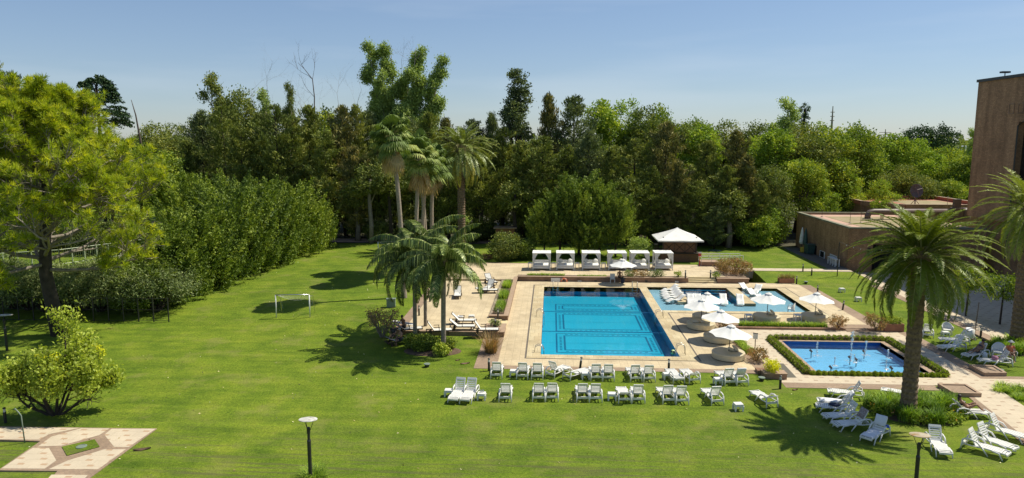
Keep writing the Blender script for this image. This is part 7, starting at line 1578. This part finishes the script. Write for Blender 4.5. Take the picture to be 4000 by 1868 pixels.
for (px, py, r_, h_, l, s) in ((335, 1395, 1.15, 1.25, 'bright yellow-leaved bush behind the small tree at left, the larger one', 303), (190, 1425, 0.9, 0.95, 'smaller yellow-leaved bush behind the small tree at left', 304)):
    x, y, z = GT(px, py+25); shrub((x, y, z), r_, h_, 'l_yellow', l, name='yellow_bush', seed=s, n=260, nl=18, leaf=0.16, asp=0.5, cr=0.3)

for k, (px, py, ty, l) in enumerate(((3772, 1235, 1030, 'small dark tree in the shaded forecourt left of the right palm trunk'), (3905, 1268, 1060, 'small dark tree in the shaded forecourt just left of the right palm'))):
    x, y, z = GT(px, py); h = ZAT(px, ty, y)-z; t = thing('small_tree', l, 'tree', (x, y, z)); mb = MB(); mb.tube([(0, 0, 0), (0.05, 0, h*0.5), (0, 0, h*0.8)], [0.08, 0.06, 0.03], 6); mb.build('trunk', M['barkdark'], t); rng = np.random.default_rng(800+k); V, v = crown([(0, 0, h*0.72, 1.3, 1.3, h*0.27)], 150, 16, 0.4, 0.2, 0.5, rng, shell=0.3); build_quads('crown', V, v, M['l_broad'], t)
# ================================================================ LEFT: THUJA ROW, THORN HEDGE, FENCES
th = [mk_thuja(400+i, 9.5, 3.3) for i in range(3)]
rows = [(0, 57.6, 1000, 0.70), (0, 61.3, 860, 0.82), (0, 65.5, 782, 0.9), (0, 70.0, 706, 0.96), (0, 74.3, 748, 0.9), (0, 78.6, 694, 0.92), (0, 82.8, 735, 0.86), (0, 87.0, 702, 0.88), (0, 91.2, 765, 0.78)]
ordn = ['first', 'second', 'third', 'fourth', 'fifth', 'sixth', 'seventh', 'eighth', 'last and farthest']
rowX = -32.6
for k, (px, D, ty, ws) in enumerate(rows):
    x = -34.8+(D-58)*0.09; z = tz(x, D); h = ZAT(px, ty, D)-z; place(th[k % 3], (x, D, z), k*1.1, (ws*1.12, ws*1.12, h/10.7), ordn[k]+' dense conifer of the row along the left lawn, counted from the camera', 'conifer', 'dense conifers along the left lawn')
    if k > 2: place(th[(k+1) % 3], (x-4.3, D+1.5, z), k*1.7+1, (ws, ws, h/9.9), 'rear-line conifer standing behind the '+ordn[k]+' one of the row', 'conifer', 'rear conifers behind the left row')
# wiry thorn shrubs
tp = []
for s in range(2):
    rng = np.random.default_rng(420+s); t = bpy.data.objects.new('thorn_shrub', None); C.objects.link(t); mb = MB(); tips = []
    for k in range(9): a = k*0.7; grow(mb, (0.12*math.cos(a), 0.12*math.sin(a), 0), (0.55*math.cos(a), 0.55*math.sin(a), 1.0), 2.2, 0.06, rng, 2, tips, spread=0.55, upw=0.0, kids_=4, minr=0.012)
    mb.build('stems', M['barkdark'], t); P = np.array([q[:3] for q in tips]); P = P[P[:, 2] > 1.0]; P = np.repeat(P, 22, 0)+rng.normal(size=(len(P)*22, 3))*0.24; build_quads('foliage', leafset(P, 0.2, 0.25, rng), rng.random(len(P)), M['l_thorn'], t); t['_used'] = 0; tp.append(t)
for k in range(10):
    px = 590-k*74; x, y, z = GT(px, 1228); y += 0.9+0.4*(k % 3); place(tp[k % 2], (x, y, z), k*2.1, (1.4, 1.4, 1.25+0.1*(k % 3)), 'wiry fine-leaved shrub number %s from the right in the hedge before the clay court' % ['one', 'two', 'three', 'four', 'five', 'six', 'seven', 'eight', 'nine', 'ten'][k], 'shrub', 'wiry shrubs before the clay court')
a, b_ = GT(660, 1258), GT(-100, 1252); t = thing('wire_fence', 'low dark wire fence running along the wiry shrub hedge', 'fence', (0, 0, 0)); A, B_ = Vector(a), Vector(b_)
for k in range(14): q = A.lerp(B_, k/13); mb = MB(); mb.tube([q, q+Vector((0, 0, 2.0))], 0.05, 6); mb.build('post', M['black'], t)
mb = MB()
for hgt in (0.1, 1.0, 1.95): mb.tube([A+Vector((0, 0, hgt)), B_+Vector((0, 0, hgt))], 0.018, 4)
mb.build('wire', M['black'], t)
# green tennis court cage beyond
def cage(P_, h, label, n, wires=(0.02, 0.5, 0.98), mat='fence', name='court_fence', r_=0.07, mesh=True):
    t = thing(name, label, 'fence', (0, 0, 0))
    for (A, B_) in zip(P_, P_[1:]):
        for k in range(n+1):
            q = A.lerp(B_, k/n); mb = MB(); mb.tube([q, q+Vector((0, 0, h))], r_, 6); mb.build('post', M[mat], t)
    mb = MB()
    for (A, B_) in zip(P_, P_[1:]):
        for w_ in wires: mb.tube([A+Vector((0, 0, h*w_)), B_+Vector((0, 0, h*w_))], r_*0.6, 5)
        if mesh:
            for k in range(n*6): q = A.lerp(B_, k/(n*6)); mb.tube([q, q+Vector((0, 0, h))], 0.012, 3, cap=False)
    mb.build('rails', M[mat], t); return t
Pn = [Vector((*G(-150, 1120, 0.3), 0.3)), Vector((*G(240, 1090, 0.3), 0.3)), Vector((*G(560, 1040, 0.3), 0.3)), Vector((*G(640, 985, .3), 0.3))]
cage(Pn, 3.2, 'tall pale green court fence beyond the clay court at the left', 7)
t = cage([Vector((-23.5, 101.5, 0.55)), Vector((-33, 102, 0.55))], 2.1, 'dark vertical bar fence behind the far end of the left lawn', 24, (0.05, 0.95), 'black', 'bar_fence', 0.04, False)
mb = MB(); mb.slab(-60, 97.5, -6, 101.0, 0.3, 0.60); struct(mb.build('dirt_path', M['court']))
mb = MB(); mb.poly([(-70, 93.5+3.2), (60, 93.5+3.2), (75, 240), (-75, 240)], 0.575)
M['litter'] = plain('leaf_litter', (0.07, 0.06, 0.03), 0.98, (0.045, 0.05, 0.02), 0.8, bmp=0.6, bs=6)
struct(mb.build('forest_floor', M['litter']))

# ================================================================ THE WOOD BEHIND
random.seed(7)
cas = [mk_casuarina(501, 24, 4.4), mk_casuarina(502, 24, 3.8, up=0.95), mk_casuarina(503, 24, 4.8, up=0.55)]
brn = [mk_casuarina(511, 22, 3.8, 'l_brown', 'brown_tipped_conifer', up=0.85), mk_casuarina(512, 22, 3.4, 'l_brown', 'brown_tipped_conifer', up=1.0)]
gry = [mk_casuarina(521, 22, 4.0, 'l_grey', 'grey_green_conifer', up=0.8), mk_casuarina(522, 22, 4.6, 'l_grey', 'grey_green_conifer', up=0.6)]
opn = [mk_broad(531, 28, 3.0, 'l_grey', 'open_crowned_conifer', trunkh=0.5, nblob=16, ncl=330, nl=34, leaf=0.34, cr=0.7, wob=0.95, bark='barkdark')]
brd = [mk_broad(541, 16, 5.5), mk_broad(542, 16, 5.0, nblob=11)]
lgt = [mk_broad(551, 18, 5.2, 'l_light', 'light_green_tree', leaf=0.36), mk_broad(552, 18, 5.8, 'l_light', 'light_green_tree', nblob=12)]
olv = [mk_broad(561, 16, 5.2, 'l_olive', 'olive_tree_crown', nblob=12, leaf=0.3), mk_broad(562, 16, 5.6, 'l_olive', 'olive_tree_crown', leaf=0.3)]
wsp = [mk_stems(571, 25, [(0, 0, 25, 0.3, 2.2), (1.8, 0.5, 21, 0.35, 2.0), (-2.0, 0.4, 18, 0.4, 1.9)], 'l_olive', 'tall_gum_tree', dens=1.1), mk_stems(572, 25, [(0.5, 0, 25, 0.4, 1.9), (-1.5, 0, 20, 0.4, 1.8)], 'l_euc', 'tall_gum_tree', dens=0.9)]
cnt = {}
def ft(pl, px, D, ty, label, cat='tree', group=None, ws=1.0, hp=None, k=None):
    name = pl[0].name.split('.')[0]; i = cnt.get(name, 0) if k is None else k; cnt[name] = i+1; pr = pl[i % len(pl)]
    x, y, z = AT(px, D); h = ZAT(px, ty, D)-z; ph = {'casuarina_tree': 23.6, 'brown_tipped_conifer': 21.8, 'grey_green_conifer': 21.8, 'open_crowned_conifer': 27.6, 'broadleaf_tree': 16.2, 'light_green_tree': 18.2, 'olive_tree_crown': 16.2, 'tall_gum_tree': 26}[name]
    s = h/ph; return place(pr, (x, y, z), random.random()*6.28, (ws*s**0.45, ws*s**0.45, s), label, cat, group)
G1 = 'dark feathery conifers of the wood'; G2 = 'broad-leaved trees of the wood'
# front and middle rows, left to right
F_ = [
 (gry, 15, 78, 225, 0.9, 'dark conifer showing above the pine at the top left corner'), (gry, 85, 84, 262, 0.65, 'second dark conifer top just right of the corner one'),
 (cas, -60, 92, 330, 1.1, 'dark conifer behind the pine at the very left edge'), (brd, 130, 105, 560, 1.2, 'dark broad tree seen through the pine crown'), (brd, 300, 112, 540, 1.2, 'dark broad tree below the umbrella-shaped araucaria'), (olv, 430, 108, 520, 1.0, 'pale-flecked tree just right of the pine, under the araucaria'),
 (olv, 610, 122, 475, 1.15, 'rounded pale tree in the dip between pine and tall wood'), (olv, 700, 128, 480, 1.0, 'second rounded pale tree in the dip, nearer the tall wood'), (brd, 545, 104, 560, 1.0, 'dark green tree in front of the rounded pale ones'), (brd, 650, 100, 590, 1.1, 'dark green tree above the near thujas'), (cas, 735, 104, 540, 1.0, 'dark conifer at the left shoulder of the tall wood'),
 (wsp, 845, 112, 270, 0.95, 'tall wispy gum with twisted top at the left of the tall wood'), (gry, 800, 108, 420, 1.0, 'grey-green conifer at the foot of the twisted gum'), (cas, 880, 105, 400, 1.05, 'dark conifer in front of the twisted gum'), (olv, 950, 114, 335, 0.9, 'olive crown right of the twisted gum'), (cas, 950, 102, 470, 1.0, 'dark conifer below the olive crown'),
 (wsp, 1055, 116, 330, 0.8, 'gum with yellowish crown under the pale bare branches'), (cas, 1025, 104, 430, 1.0, 'dark conifer below the yellowish gum'), (cas, 1085, 101, 395, 0.95, 'tall dark conifer near the middle of the left wood'), (wsp, 1150, 118, 310, 0.55, 'thin light green gum standing up among bare twigs'), (cas, 1150, 103, 440, 1.05, 'dark drooping conifer behind the middle thujas'), (cas, 1215, 106, 400, 1.0, 'dark conifer beneath the curved dead stem'),
 (brd, 1270, 112, 420, 0.9, 'greener broad crown between two bare stems'), (cas, 1275, 101, 500, 1.0, 'dark conifer right of the beneath-stem one, lower'), (brn, 1345, 104, 400, 1.05, 'brownish conifer above the far end of the thuja row'), (brn, 1385, 99, 560, 0.95, 'golden-brown conifer with hanging foliage left of the fan palms'), (cas, 1400, 108, 400, 0.95, 'dark conifer just left of the tall eucalyptus'), (gry, 1440, 111, 420, 1.0, 'grey-green conifer at the foot of the tall eucalyptus'),
 (cas, 1480, 100, 520, 1.0, 'very dark conifer behind the tallest fan palm'), (cas, 1540, 103, 480, 1.05, 'very dark conifer between the fan palms'), (gry, 1610, 106, 450, 1.0, 'dark conifer behind the tight fan palm group'), (cas, 1680, 101, 430, 1.05, 'dark conifer just left of the tall date palm'), (brn, 1745, 108, 450, 0.9, 'brownish conifer behind the tall date palm crown'), (cas, 1750, 100, 560, 1.05, 'low dark conifer behind the date palm trunk'),
 (gry, 1850, 112, 455, 0.95, 'grey-green conifer with notched top right of the date palm'), (cas, 1880, 100, 520, 1.05, 'dark conifer right of the date palm trunk'), (gry, 1925, 112, 430, 0.8, 'slim conifer left of the tall open-topped tree'), (cas, 1965, 103, 490, 1.05, 'dark conifer behind the olive bush'), (opn, 2022, 106, 280, 1.05, 'tall open-topped tree with dense tufts against the sky'), (cas, 2040, 100, 540, 1.0, 'dark conifer at the foot of the open-topped tree'),
 (brn, 2140, 106, 352, 0.95, 'tall reddish-brown conifer right of the open-topped tree'), (cas, 2120, 99, 520, 1.05, 'dark conifer at the foot of the reddish-brown one'), (gry, 2238, 106, 358, 1.1, 'tall grey-green conifer with pointed tip in the middle of the wood'), (cas, 2215, 99, 560, 1.0, 'dark conifer in front of the pointed grey-green one'), (gry, 2300, 100, 500, 1.05, 'drooping grey-green conifer above the round conifers'),
 (lgt, 2335, 116, 388, 1.05, 'sunny yellow-green tree right of the pointed conifer'), (lgt, 2440, 118, 385, 0.95, 'bright green tree with highest light crown in the middle'), (olv, 2510, 116, 410, 0.95, 'olive-green crown right of the bright green tree'), (brd, 2570, 120, 408, 0.85, 'rounded green crown at the dip of the skyline'), (cas, 2390, 99, 560, 1.0, 'dark conifer behind the right side of the round conifers'), (cas, 2480, 100, 530, 1.0, 'dark conifer above the silvery bush'), (brn, 2600, 100, 465, 1.1, 'tall plume-shaped brown-green conifer behind the pool bar'),
 (brn, 2650, 97, 620, 0.9, 'brown-tipped conifer with pale hanging tips right behind the pool bar'), (cas, 2545, 97, 640, 1.0, 'low dark conifer behind the pool bar roof'), (olv, 2660, 122, 470, 1.0, 'far olive crown behind the plume-shaped conifer'), (lgt, 2740, 117, 485, 1.1, 'yellow-green crown right of the plume-shaped conifer'), (cas, 2760, 101, 540, 1.05, 'dark conifer under the yellow-green crown'), (brd, 2700, 132, 462, 1.0, 'distant pale crown on the skyline behind the plume conifer'), (cas, 2720, 96, 700, 1.0, 'short dark conifer left of the tallest brown one'),
 (brn, 2870, 101, 500, 1.0, 'slender conifer with reddish tip in the right wood'), (brn, 2920, 98, 600, 1.15, 'wide brown conifer leaning right near the building'), (cas, 2840, 97, 640, 1.0, 'dark conifer left of the wide brown one'), (gry, 2800, 94, 800, 0.8, 'small grey-green conifer at the edge of the far lawn'), (olv, 2830, 128, 468, 1.05, 'pale distant crown on the skyline, first of the right wood'), (olv, 2950, 126, 470, 1.05, 'pale distant crown on the skyline, second of the right wood'), (lgt, 2960, 112, 525, 1.0, 'yellow-green crown behind the wide brown conifer'),
 (wsp, 3055, 118, 368, 1.0, 'tall airy gum with the highest crown of the right wood', 1), (lgt, 3030, 108, 500, 1.1, 'sunny crown at the foot of the airy gum'), (olv, 3120, 112, 475, 1.05, 'olive crown hiding the dark column of the cypress'), (brd, 3190, 116, 480, 1.1, 'rounded green tree right of the dark cypress'), (olv, 3010, 100, 640, 1.0, 'olive tree just behind the corner of the low building'), (cas, 2980, 96, 700, 0.85, 'dark conifer touching the left end of the low building'), (brd, 3130, 104, 620, 1.05, 'green tree directly behind the low roof'), (brd, 3260, 112, 500, 1.15, 'large rounded green tree above the low roof'), (lgt, 3200, 106, 690, 0.8, 'bright bush-like tree behind the low roof, left'), (brd, 3345, 118, 480, 1.05, 'rounded tree with grey-green top above the rear block'),
 (lgt, 3480, 130, 520, 1.15, 'large sunlit crown left of the dark cedar'), (lgt, 3570, 128, 540, 1.1, 'sunlit crown under the dark cedar'), (brd, 3420, 122, 600, 1.1, 'shaded crown behind the satellite dish'), (olv, 3530, 116, 640, 1.0, 'dark olive tree straight behind the satellite dish'), (lgt, 3640, 128, 590, 1.05, 'yellowing crown right of the satellite dish'), (brd, 3700, 132, 570, 1.1, 'green crown next to the brick tower'), (brd, 3760, 124, 610, 1.1, 'green crown half hidden by the brick tower'), (lgt, 3440, 112, 700, 0.9, 'low sunny tree behind the red parapet, left'), (lgt, 3330, 110, 680, 0.9, 'low bright tree between the two roofs'), (olv, 3620, 116, 690, 1.0, 'low olive-yellow tree behind the red parapet'), (brd, 3720, 116, 700, 0.95, 'low dark tree behind the red parapet by the tower'),
 (brd, 3840, 122, 560, 1.0, 'tree behind the tall brick tower'),
]
for e in F_: ft(e[0], e[1], e[2], e[3], e[5], group=G1 if e[0] in (cas, gry, brn, opn) else G2, ws=e[4], k=e[6] if len(e) > 6 else None)
# second line of filling trees deep in the wood, seen as dark gaps
for k, px in enumerate(range(760, 3000, 92)):
    ft(cas if k % 3 else brd, px, 112+5*(k % 3), 620+20*(k % 2), 'dark tree deep inside the wood, '+['one', 'two', 'three', 'four', 'five', 'six', 'seven', 'eight', 'nine', 'ten', 'eleven', 'twelve', 'thirteen', 'fourteen', 'fifteen', 'sixteen', 'seventeen', 'eighteen', 'nineteen', 'twenty', 'twenty-one', 'twenty-two', 'twenty-three', 'twenty-four', 'twenty-five'][k]+' of the rear line from the left', group='rear line of dark trees in the wood', ws=1.15)
# round conifers behind the daybeds
rc = [mk_thuja(601, 9.0, 2.9, 'l_thuja', 'round_conifer', n=130, den=140, low=0.27, spread=0.8), mk_thuja(602, 9.0, 2.7, 'l_thuja', 'round_conifer', n=120, den=140, low=0.3, spread=0.9)]
for k, (px, D, ty, ws, l) in enumerate(((2128, 86.5, 800, 0.62, 'leftmost of the clump of round conifers behind the daybeds'), (2190, 87.5, 755, 0.80, 'second of the round conifers behind the daybeds'), (2265, 88.0, 695, 0.92, 'tallest round conifer in the middle of the clump behind the daybeds'), (2345, 88.0, 722, 0.88, 'round conifer right of the tallest behind the daybeds'), (2410, 87.0, 775, 0.74, 'rightmost round conifer behind the daybeds'), (2300, 85.5, 870, 0.65, 'low round conifer directly behind the fourth daybed'))):
    x, y, z = AT(px, D); h = ZAT(px, ty, D)-z; place(rc[k % 2], (x, y, z), k*1.3, (ws, ws, h/9.2), l, 'conifer', 'round conifers behind the daybeds')
# tall eucalyptus (many stems), bare crowns, dead stems
def put(pr, px, D, label, cat='tree', s=1.0): x, y, z = AT(px, D); return place(pr, (x, y, z), 0, s, label, cat)
D = 116; m_ = D/2750
e1 = mk_stems(620, 32, [((1450-1560)*m_, 0, ZAT(1450, 190, D), 0.42, 2.1), ((1530-1560)*m_, 1.5, ZAT(1530, 195, D), 0.38, 2.4), ((1640-1560)*m_, -1, ZAT(1640, 205, D), 0.40, 2.4), ((1600-1560)*m_, 1, ZAT(1600, 300, D), 0.42, 2.1), ((1490-1560)*m_, -1, ZAT(1480, 300, D), 0.44, 2.1), ((1740-1560)*m_, 1, ZAT(1735, 240, D), 0.44, 1.8), ((1700-1560)*m_, 2, ZAT(1720, 380, D), 0.5, 2.5)], 'l_euc', 'tall_eucalyptus', dens=1.4, nl=30, leaf=0.34, cr=0.78)
put(e1, 1560, D, 'tallest tree of the wood, an airy eucalyptus with several upright crowns')
for k, (px, D, forks, h, l) in enumerate(((1040, 114, [(-1.5, 0, 17, -0.3, 1), (0.5, 0, 19, 0.1, 1), (3.0, 0, 15, 0.5, 1)], 30.5, 'pale bare branching top rising behind the left wood'), (1335, 110, [(0, 0, 19, -0.25, 1), (2.0, 0, 18, 0.15, 1), (-2.5, 0, 16, -0.4, 1)], 28.5, 'forked bare top with sparse leaves right of the dead stem'), (1600, 118, [(1.5, 0, 24, 0.0, 1), (-1, 0, 25, -.1, 1)], 33.5, 'dead pale twigs poking out among the tall eucalyptus crowns'), (1160, 113, [(-1.0, 0, 14, -0.4, 1), (1, 0, 15, .4, 1)], 24.5, 'bare grey twigs beside the thin light green gum'))):
    put(mk_bare(630+k, h, forks, depth=3, r=0.055), px, D, l, 'bare tree')
D = 109; x, y, z = AT(1262, D); mb = MB(); P_ = [(1270, 900), (1262, 560), (1235, 470), (1240, 380), (1235, 310), (1205, 270), (1180, 245)]; pts = [((p[0]-1262)*D/2750, 0, ZAT(p[0], p[1], D)-z) for p in P_]; pts[0] = (0, 0, 0); mb.tube(pts, [0.2, 0.14, 0.1, 0.08, 0.065, 0.045, 0.02], 6); rng = np.random.default_rng(66)
for (i, dx) in ((4, -1), (5, -0.6), (4, 0.4), (3, -.5)): bare_branch(mb, Vector(pts[i]), (dx, 0.1, 0.8), 2.6, 0.04, rng, 2)
o = mb.build('dead_tree', M['bark'], smooth=True); o.location = (x, y, z); tag(o, 'curved dead stem with thin bare fork standing against the sky', 'dead tree')
D = 112; x, y, z = AT(560, D); mb = MB(); P_ = [(572, 900), (568, 620), (556, 520), (548, 450), (534, 390)]; pts = [((p[0]-560)*D/2750, 0, ZAT(p[0], p[1], D)-z) for p in P_]; pts[0] = (0.2, 0, 0); mb.tube(pts, [0.3, 0.22, 0.14, 0.1, 0.04], 6); o = mb.build('dead_tree', M['bark'], smooth=True); o.location = (x, y, z); tag(o, 'lone thin dead pole-like stem right of the araucaria', 'dead tree')
# araucaria
D = 118; x, y, z = AT(405, D); h = ZAT(400, 312, D)-z; rng = np.random.default_rng(640); t = thing('araucaria_tree', 'dark umbrella-shaped araucaria showing its trunk above the pine', 'conifer', (x, y, z)); mb = MB(); mb.tube([(0, 0, 0), (0, 0, h*0.97)], [0.5, 0.2], 8); Vs = []; vr = []
for k in range(120):
    u = rng.random(); az = rng.random()*2*PI; L_ = 0.5+4.6*(1-u)**0.55+rng.random()*0.5; z0 = h-0.6-7.4*(1-u)**1.15+0.9; e = 0.32-0.30*(1-u); p0 = np.array([0, 0, z0-1.0]); m = 130
    tt = rng.random((m, 1))**0.55; pos = p0+np.concatenate([np.cos(az)*L_*tt, np.sin(az)*L_*tt, 1.3*np.sin(tt*1.9)-1.0*(1-u)*tt**2*1.2], 1)+rng.normal(size=(m, 3))*0.16*np.array([1, 1, .7])
    kp = tt[:, 0] > 0.45; Vs.append(leafset(pos[kp], 0.42, 0.5, rng)); vr.append(rng.random(kp.sum())*0.9)
    if k % 2: mb.tube([tuple(p0), (math.cos(az)*L_*0.5, math.sin(az)*L_*0.5, p0[2]+1.3*math.sin(.95)), (math.cos(az)*L_, math.sin(az)*L_, p0[2]+1.2-1.2*(1-u))], 0.05, 4, cap=False)
mb.build('trunk', M['barkdark'], t); build_quads('crown', np.concatenate(Vs), np.concatenate(vr), M['l_arau'], t)
# dark narrow cypress column and dark cedar
D = 124; x, y, z = AT(3128, D); h = ZAT(3128, 405, D)-z; rng = np.random.default_rng(641); t = thing('dark_cypress', 'narrow dark column-shaped cypress with knobbed top in the right wood', 'conifer', (x, y, z)); bl = [(0, 0, h-1.0, 0.95, 0.95, 1.0)]+[(rng.normal()*.1, 0, h-2.6-1.6*k, 0.75+0.08*k, 0.75+.08*k, 1.2) for k in range(9)]; V, v = crown(bl, 420, 30, 0.35, 0.22, 0.5, rng, shell=0.5); mb = MB(); mb.tube([(0, 0, 0), (0, 0, h-1)], [0.4, 0.2], 7); mb.build('trunk', M['barkdark'], t); build_quads('crown', V, v, M['l_arau'], t)
D = 190; x, y, z = AT(3625, D); h = ZAT(3625, 482, D)-z; rng = np.random.default_rng(642); t = thing('dark_cedar', 'broad dark cedar standing above the sunlit crowns left of the tower', 'conifer', (x, y, z)); bl = [(-3, 0, h-4, 4.5, 4, 3.6), (2.5, 0, h-4.6, 4.0, 4, 4.2), (0, 0, h-8, 6, 5, 5), (-5, 0, h-7, 3, 3, 2.5)]; V, v = crown(bl, 560, 26, 1.1, 0.5, 0.55, rng, shell=0.4); mb = MB(); mb.tube([(0, 0, 0), (0, 0, h-3)], [0.6, 0.3], 7); mb.build('trunk', M['barkdark'], t); build_quads('crown', V, v, M['l_arau'], t)
x, y, z = AT(3790, 135); wl = ft(wsp, 3790, 140, 490, 'wispy tree top at the left edge of the brick tower', ws=0.7, k=1)
# bushes at forest edge and by the low building
def fb(px, D, ty, w_, mat, label, seed, **k):
    x, y, z = AT(px, D); h = ZAT(px, ty, D)-z; return shrub((x, y, z), w_, h, mat, label, seed=seed, name='tall_bush', n=int(150*w_), nl=24, leaf=0.26, cr=0.55, **k)
fb(3010, 97, 790, 2.0, 'l_light', 'yellow-green leafy bush leaning on the corner of the low building', 650); fb(2960, 95, 850, 2.6, 'l_broad', 'dark leafy bush at the foot of the low building corner', 651); fb(3040, 99, 840, 2.0, 'l_broad', 'dark bush behind the corner of the low building', 652)
fb(3270, 108, 790, 2.6, 'l_light', 'bright lime bush behind the parapet of the low roof', 653); fb(3350, 108, 740, 2.4, 'l_light', 'bright lime bush left of the rear block', 654)
fb(1385, 101, 800, 1.4, 'l_broad', 'small leafy tree before the dark trunks at the far end of the left lawn', 655)
for k, px in enumerate((-60, 40, 140, 235, 330, 430, 520, 600)):
    fb(px, 86+3*(k % 2), 915-25*(k % 3), 2.8, 'l_under', 'dark bush %s from the left behind the court fence' % ['one', 'two', 'three', 'four', 'five', 'six', 'seven', 'eight'][k], 760+k)
names_b = ['one', 'two', 'three', 'four', 'five', 'six', 'seven', 'eight', 'nine', 'ten', 'eleven', 'twelve']
for k, px in enumerate((1480, 1600, 1700, 1830, 1900, 2090, 2200, 2440, 2560, 2700, 2850, 2900)):
    fb(px, 99+2*(k % 3), 870+12*(k % 2), 2.4, 'l_under', 'low dark undergrowth bush %s from the left at the edge of the wood' % names_b[k], 660+k)
# bare trunks seen at the wood's edge
for k, (px, D, r_, ty, l) in enumerate(((1391, 98.5, 0.32, 760, 'pale-based trunk by the bar fence at the end of the left lawn'), (1443, 96.5, 0.3, 700, 'dark straight trunk right of the pale-based one'), (1250, 99, 0.25, 760, 'slim dark trunk by the end of the thuja row'), (2857, 95.5, 0.38, 800, 'thick pale trunk at the edge of the far right lawn'), (2455, 96, 0.3, 760, 'dark trunk behind the silvery bush'), (2010, 97, 0.28, 760, 'dark trunk behind the olive bush'), (1520, 97.5, 0.25, 700, 'dark trunk behind the tallest fan palm'), (2730, 97, 0.28, 760, 'dark trunk behind the right side of the pool bar'))):
    x, y, z = AT(px, D); h = ZAT(px, ty, D)-z; tr_ = thing('tall_tree', l, 'tree', (x, y, z)); mb = MB(); mb.tube([(0, 0, 0), (0.1, 0, h*0.3), (-0.1, 0, h*0.7), (0.1, 0, h)], [r_*1.25, r_, r_*0.85, r_*0.5], 8); mb.tube([(0, 0, h*0.6), (0.8, 0, h*0.8), (1.3, 0.2, h)], [r_*.4, r_*.3, r_*.1], 5); mb.build('trunk', M['barkgrey' if 'pale' in l else 'barkdark'], tr_, smooth=True)
    rng = np.random.default_rng(680+k); V, v = crown([(0.2, 0, h, 2.4, 2.4, 2.2), (-1, 0, h-1, 1.5, 1.5, 1.2)], 150, 26, 0.7, 0.38, 0.4, rng, shell=0.3); build_quads('crown', V, v, M['l_cas'], tr_)
# little park kiosk glimpsed in the wood
x, y, z = AT(1975, 97.5); t = thing('garden_shed', 'small orange-walled shed glimpsed between dark trunks behind the olive bush', 'shed', (x, y, z)); mb = MB(); mb.box(0, 0, 1.1, 2.6, 1.8, 2.2); mb.build('wall', M['terracotta'], t); mb = MB(); mb.box(0, -0.1, 2.3, 3.2, 2.3, 0.14); mb.build('roof', M['cap'], t)
# ---- far woodland to the horizon (uncountable)
rng = np.random.default_rng(700); bl = []
for k in range(420):
    D_ = 190+rng.random()**1.5*900; px = -400+rng.random()*4900; d = ray(px, 545); x = d[0]/d[1]*D_; h = 9+5*rng.random()-0.000*D_; s = 6+5*rng.random()+D_*0.008; bl.append((x, D_, h-s*0.35, s*1.4, s, s*0.62))
V, v = crown(bl, 4200, 16, 5.0, 2.2, 0.6, rng, shell=0.75, flat=0.4)
o = build_quads('distant_woodland', V, v, M['l_olive']); tag(o, 'far belt of woodland reaching to the horizon', 'woodland'); o['kind'] = 'stuff'
mb = MB()
for k, (px, py) in enumerate(((3785, 573), (3800, 576), (3770, 576))):
    x, y, z = AT(px, 330); zz = ZAT(px, py, 330); mb = MB(); mb.box(0, 0, 0, 7, 5, 6); mb.prism([(-4, -3), (4, -3), (4, 3), (-4, 3)], 3, 3.4); o = mb.build('distant_house', M['whitep']); o.location = (x, 330, zz-3); tag(o, ['pale distant building glimpsed left of the tower', 'second pale distant building, nearest the tower edge', 'small pale distant building, leftmost of three'][k], 'building')
for pr in cas+brn+gry+opn+brd+lgt+olv+wsp+th+tp+rc:
    if pr['_used'] == 0:
        for c in kids(pr): bpy.data.objects.remove(c)
        bpy.data.objects.remove(pr)
for o in list(bpy.data.objects):
    if '_used' in o.keys(): del o['_used']
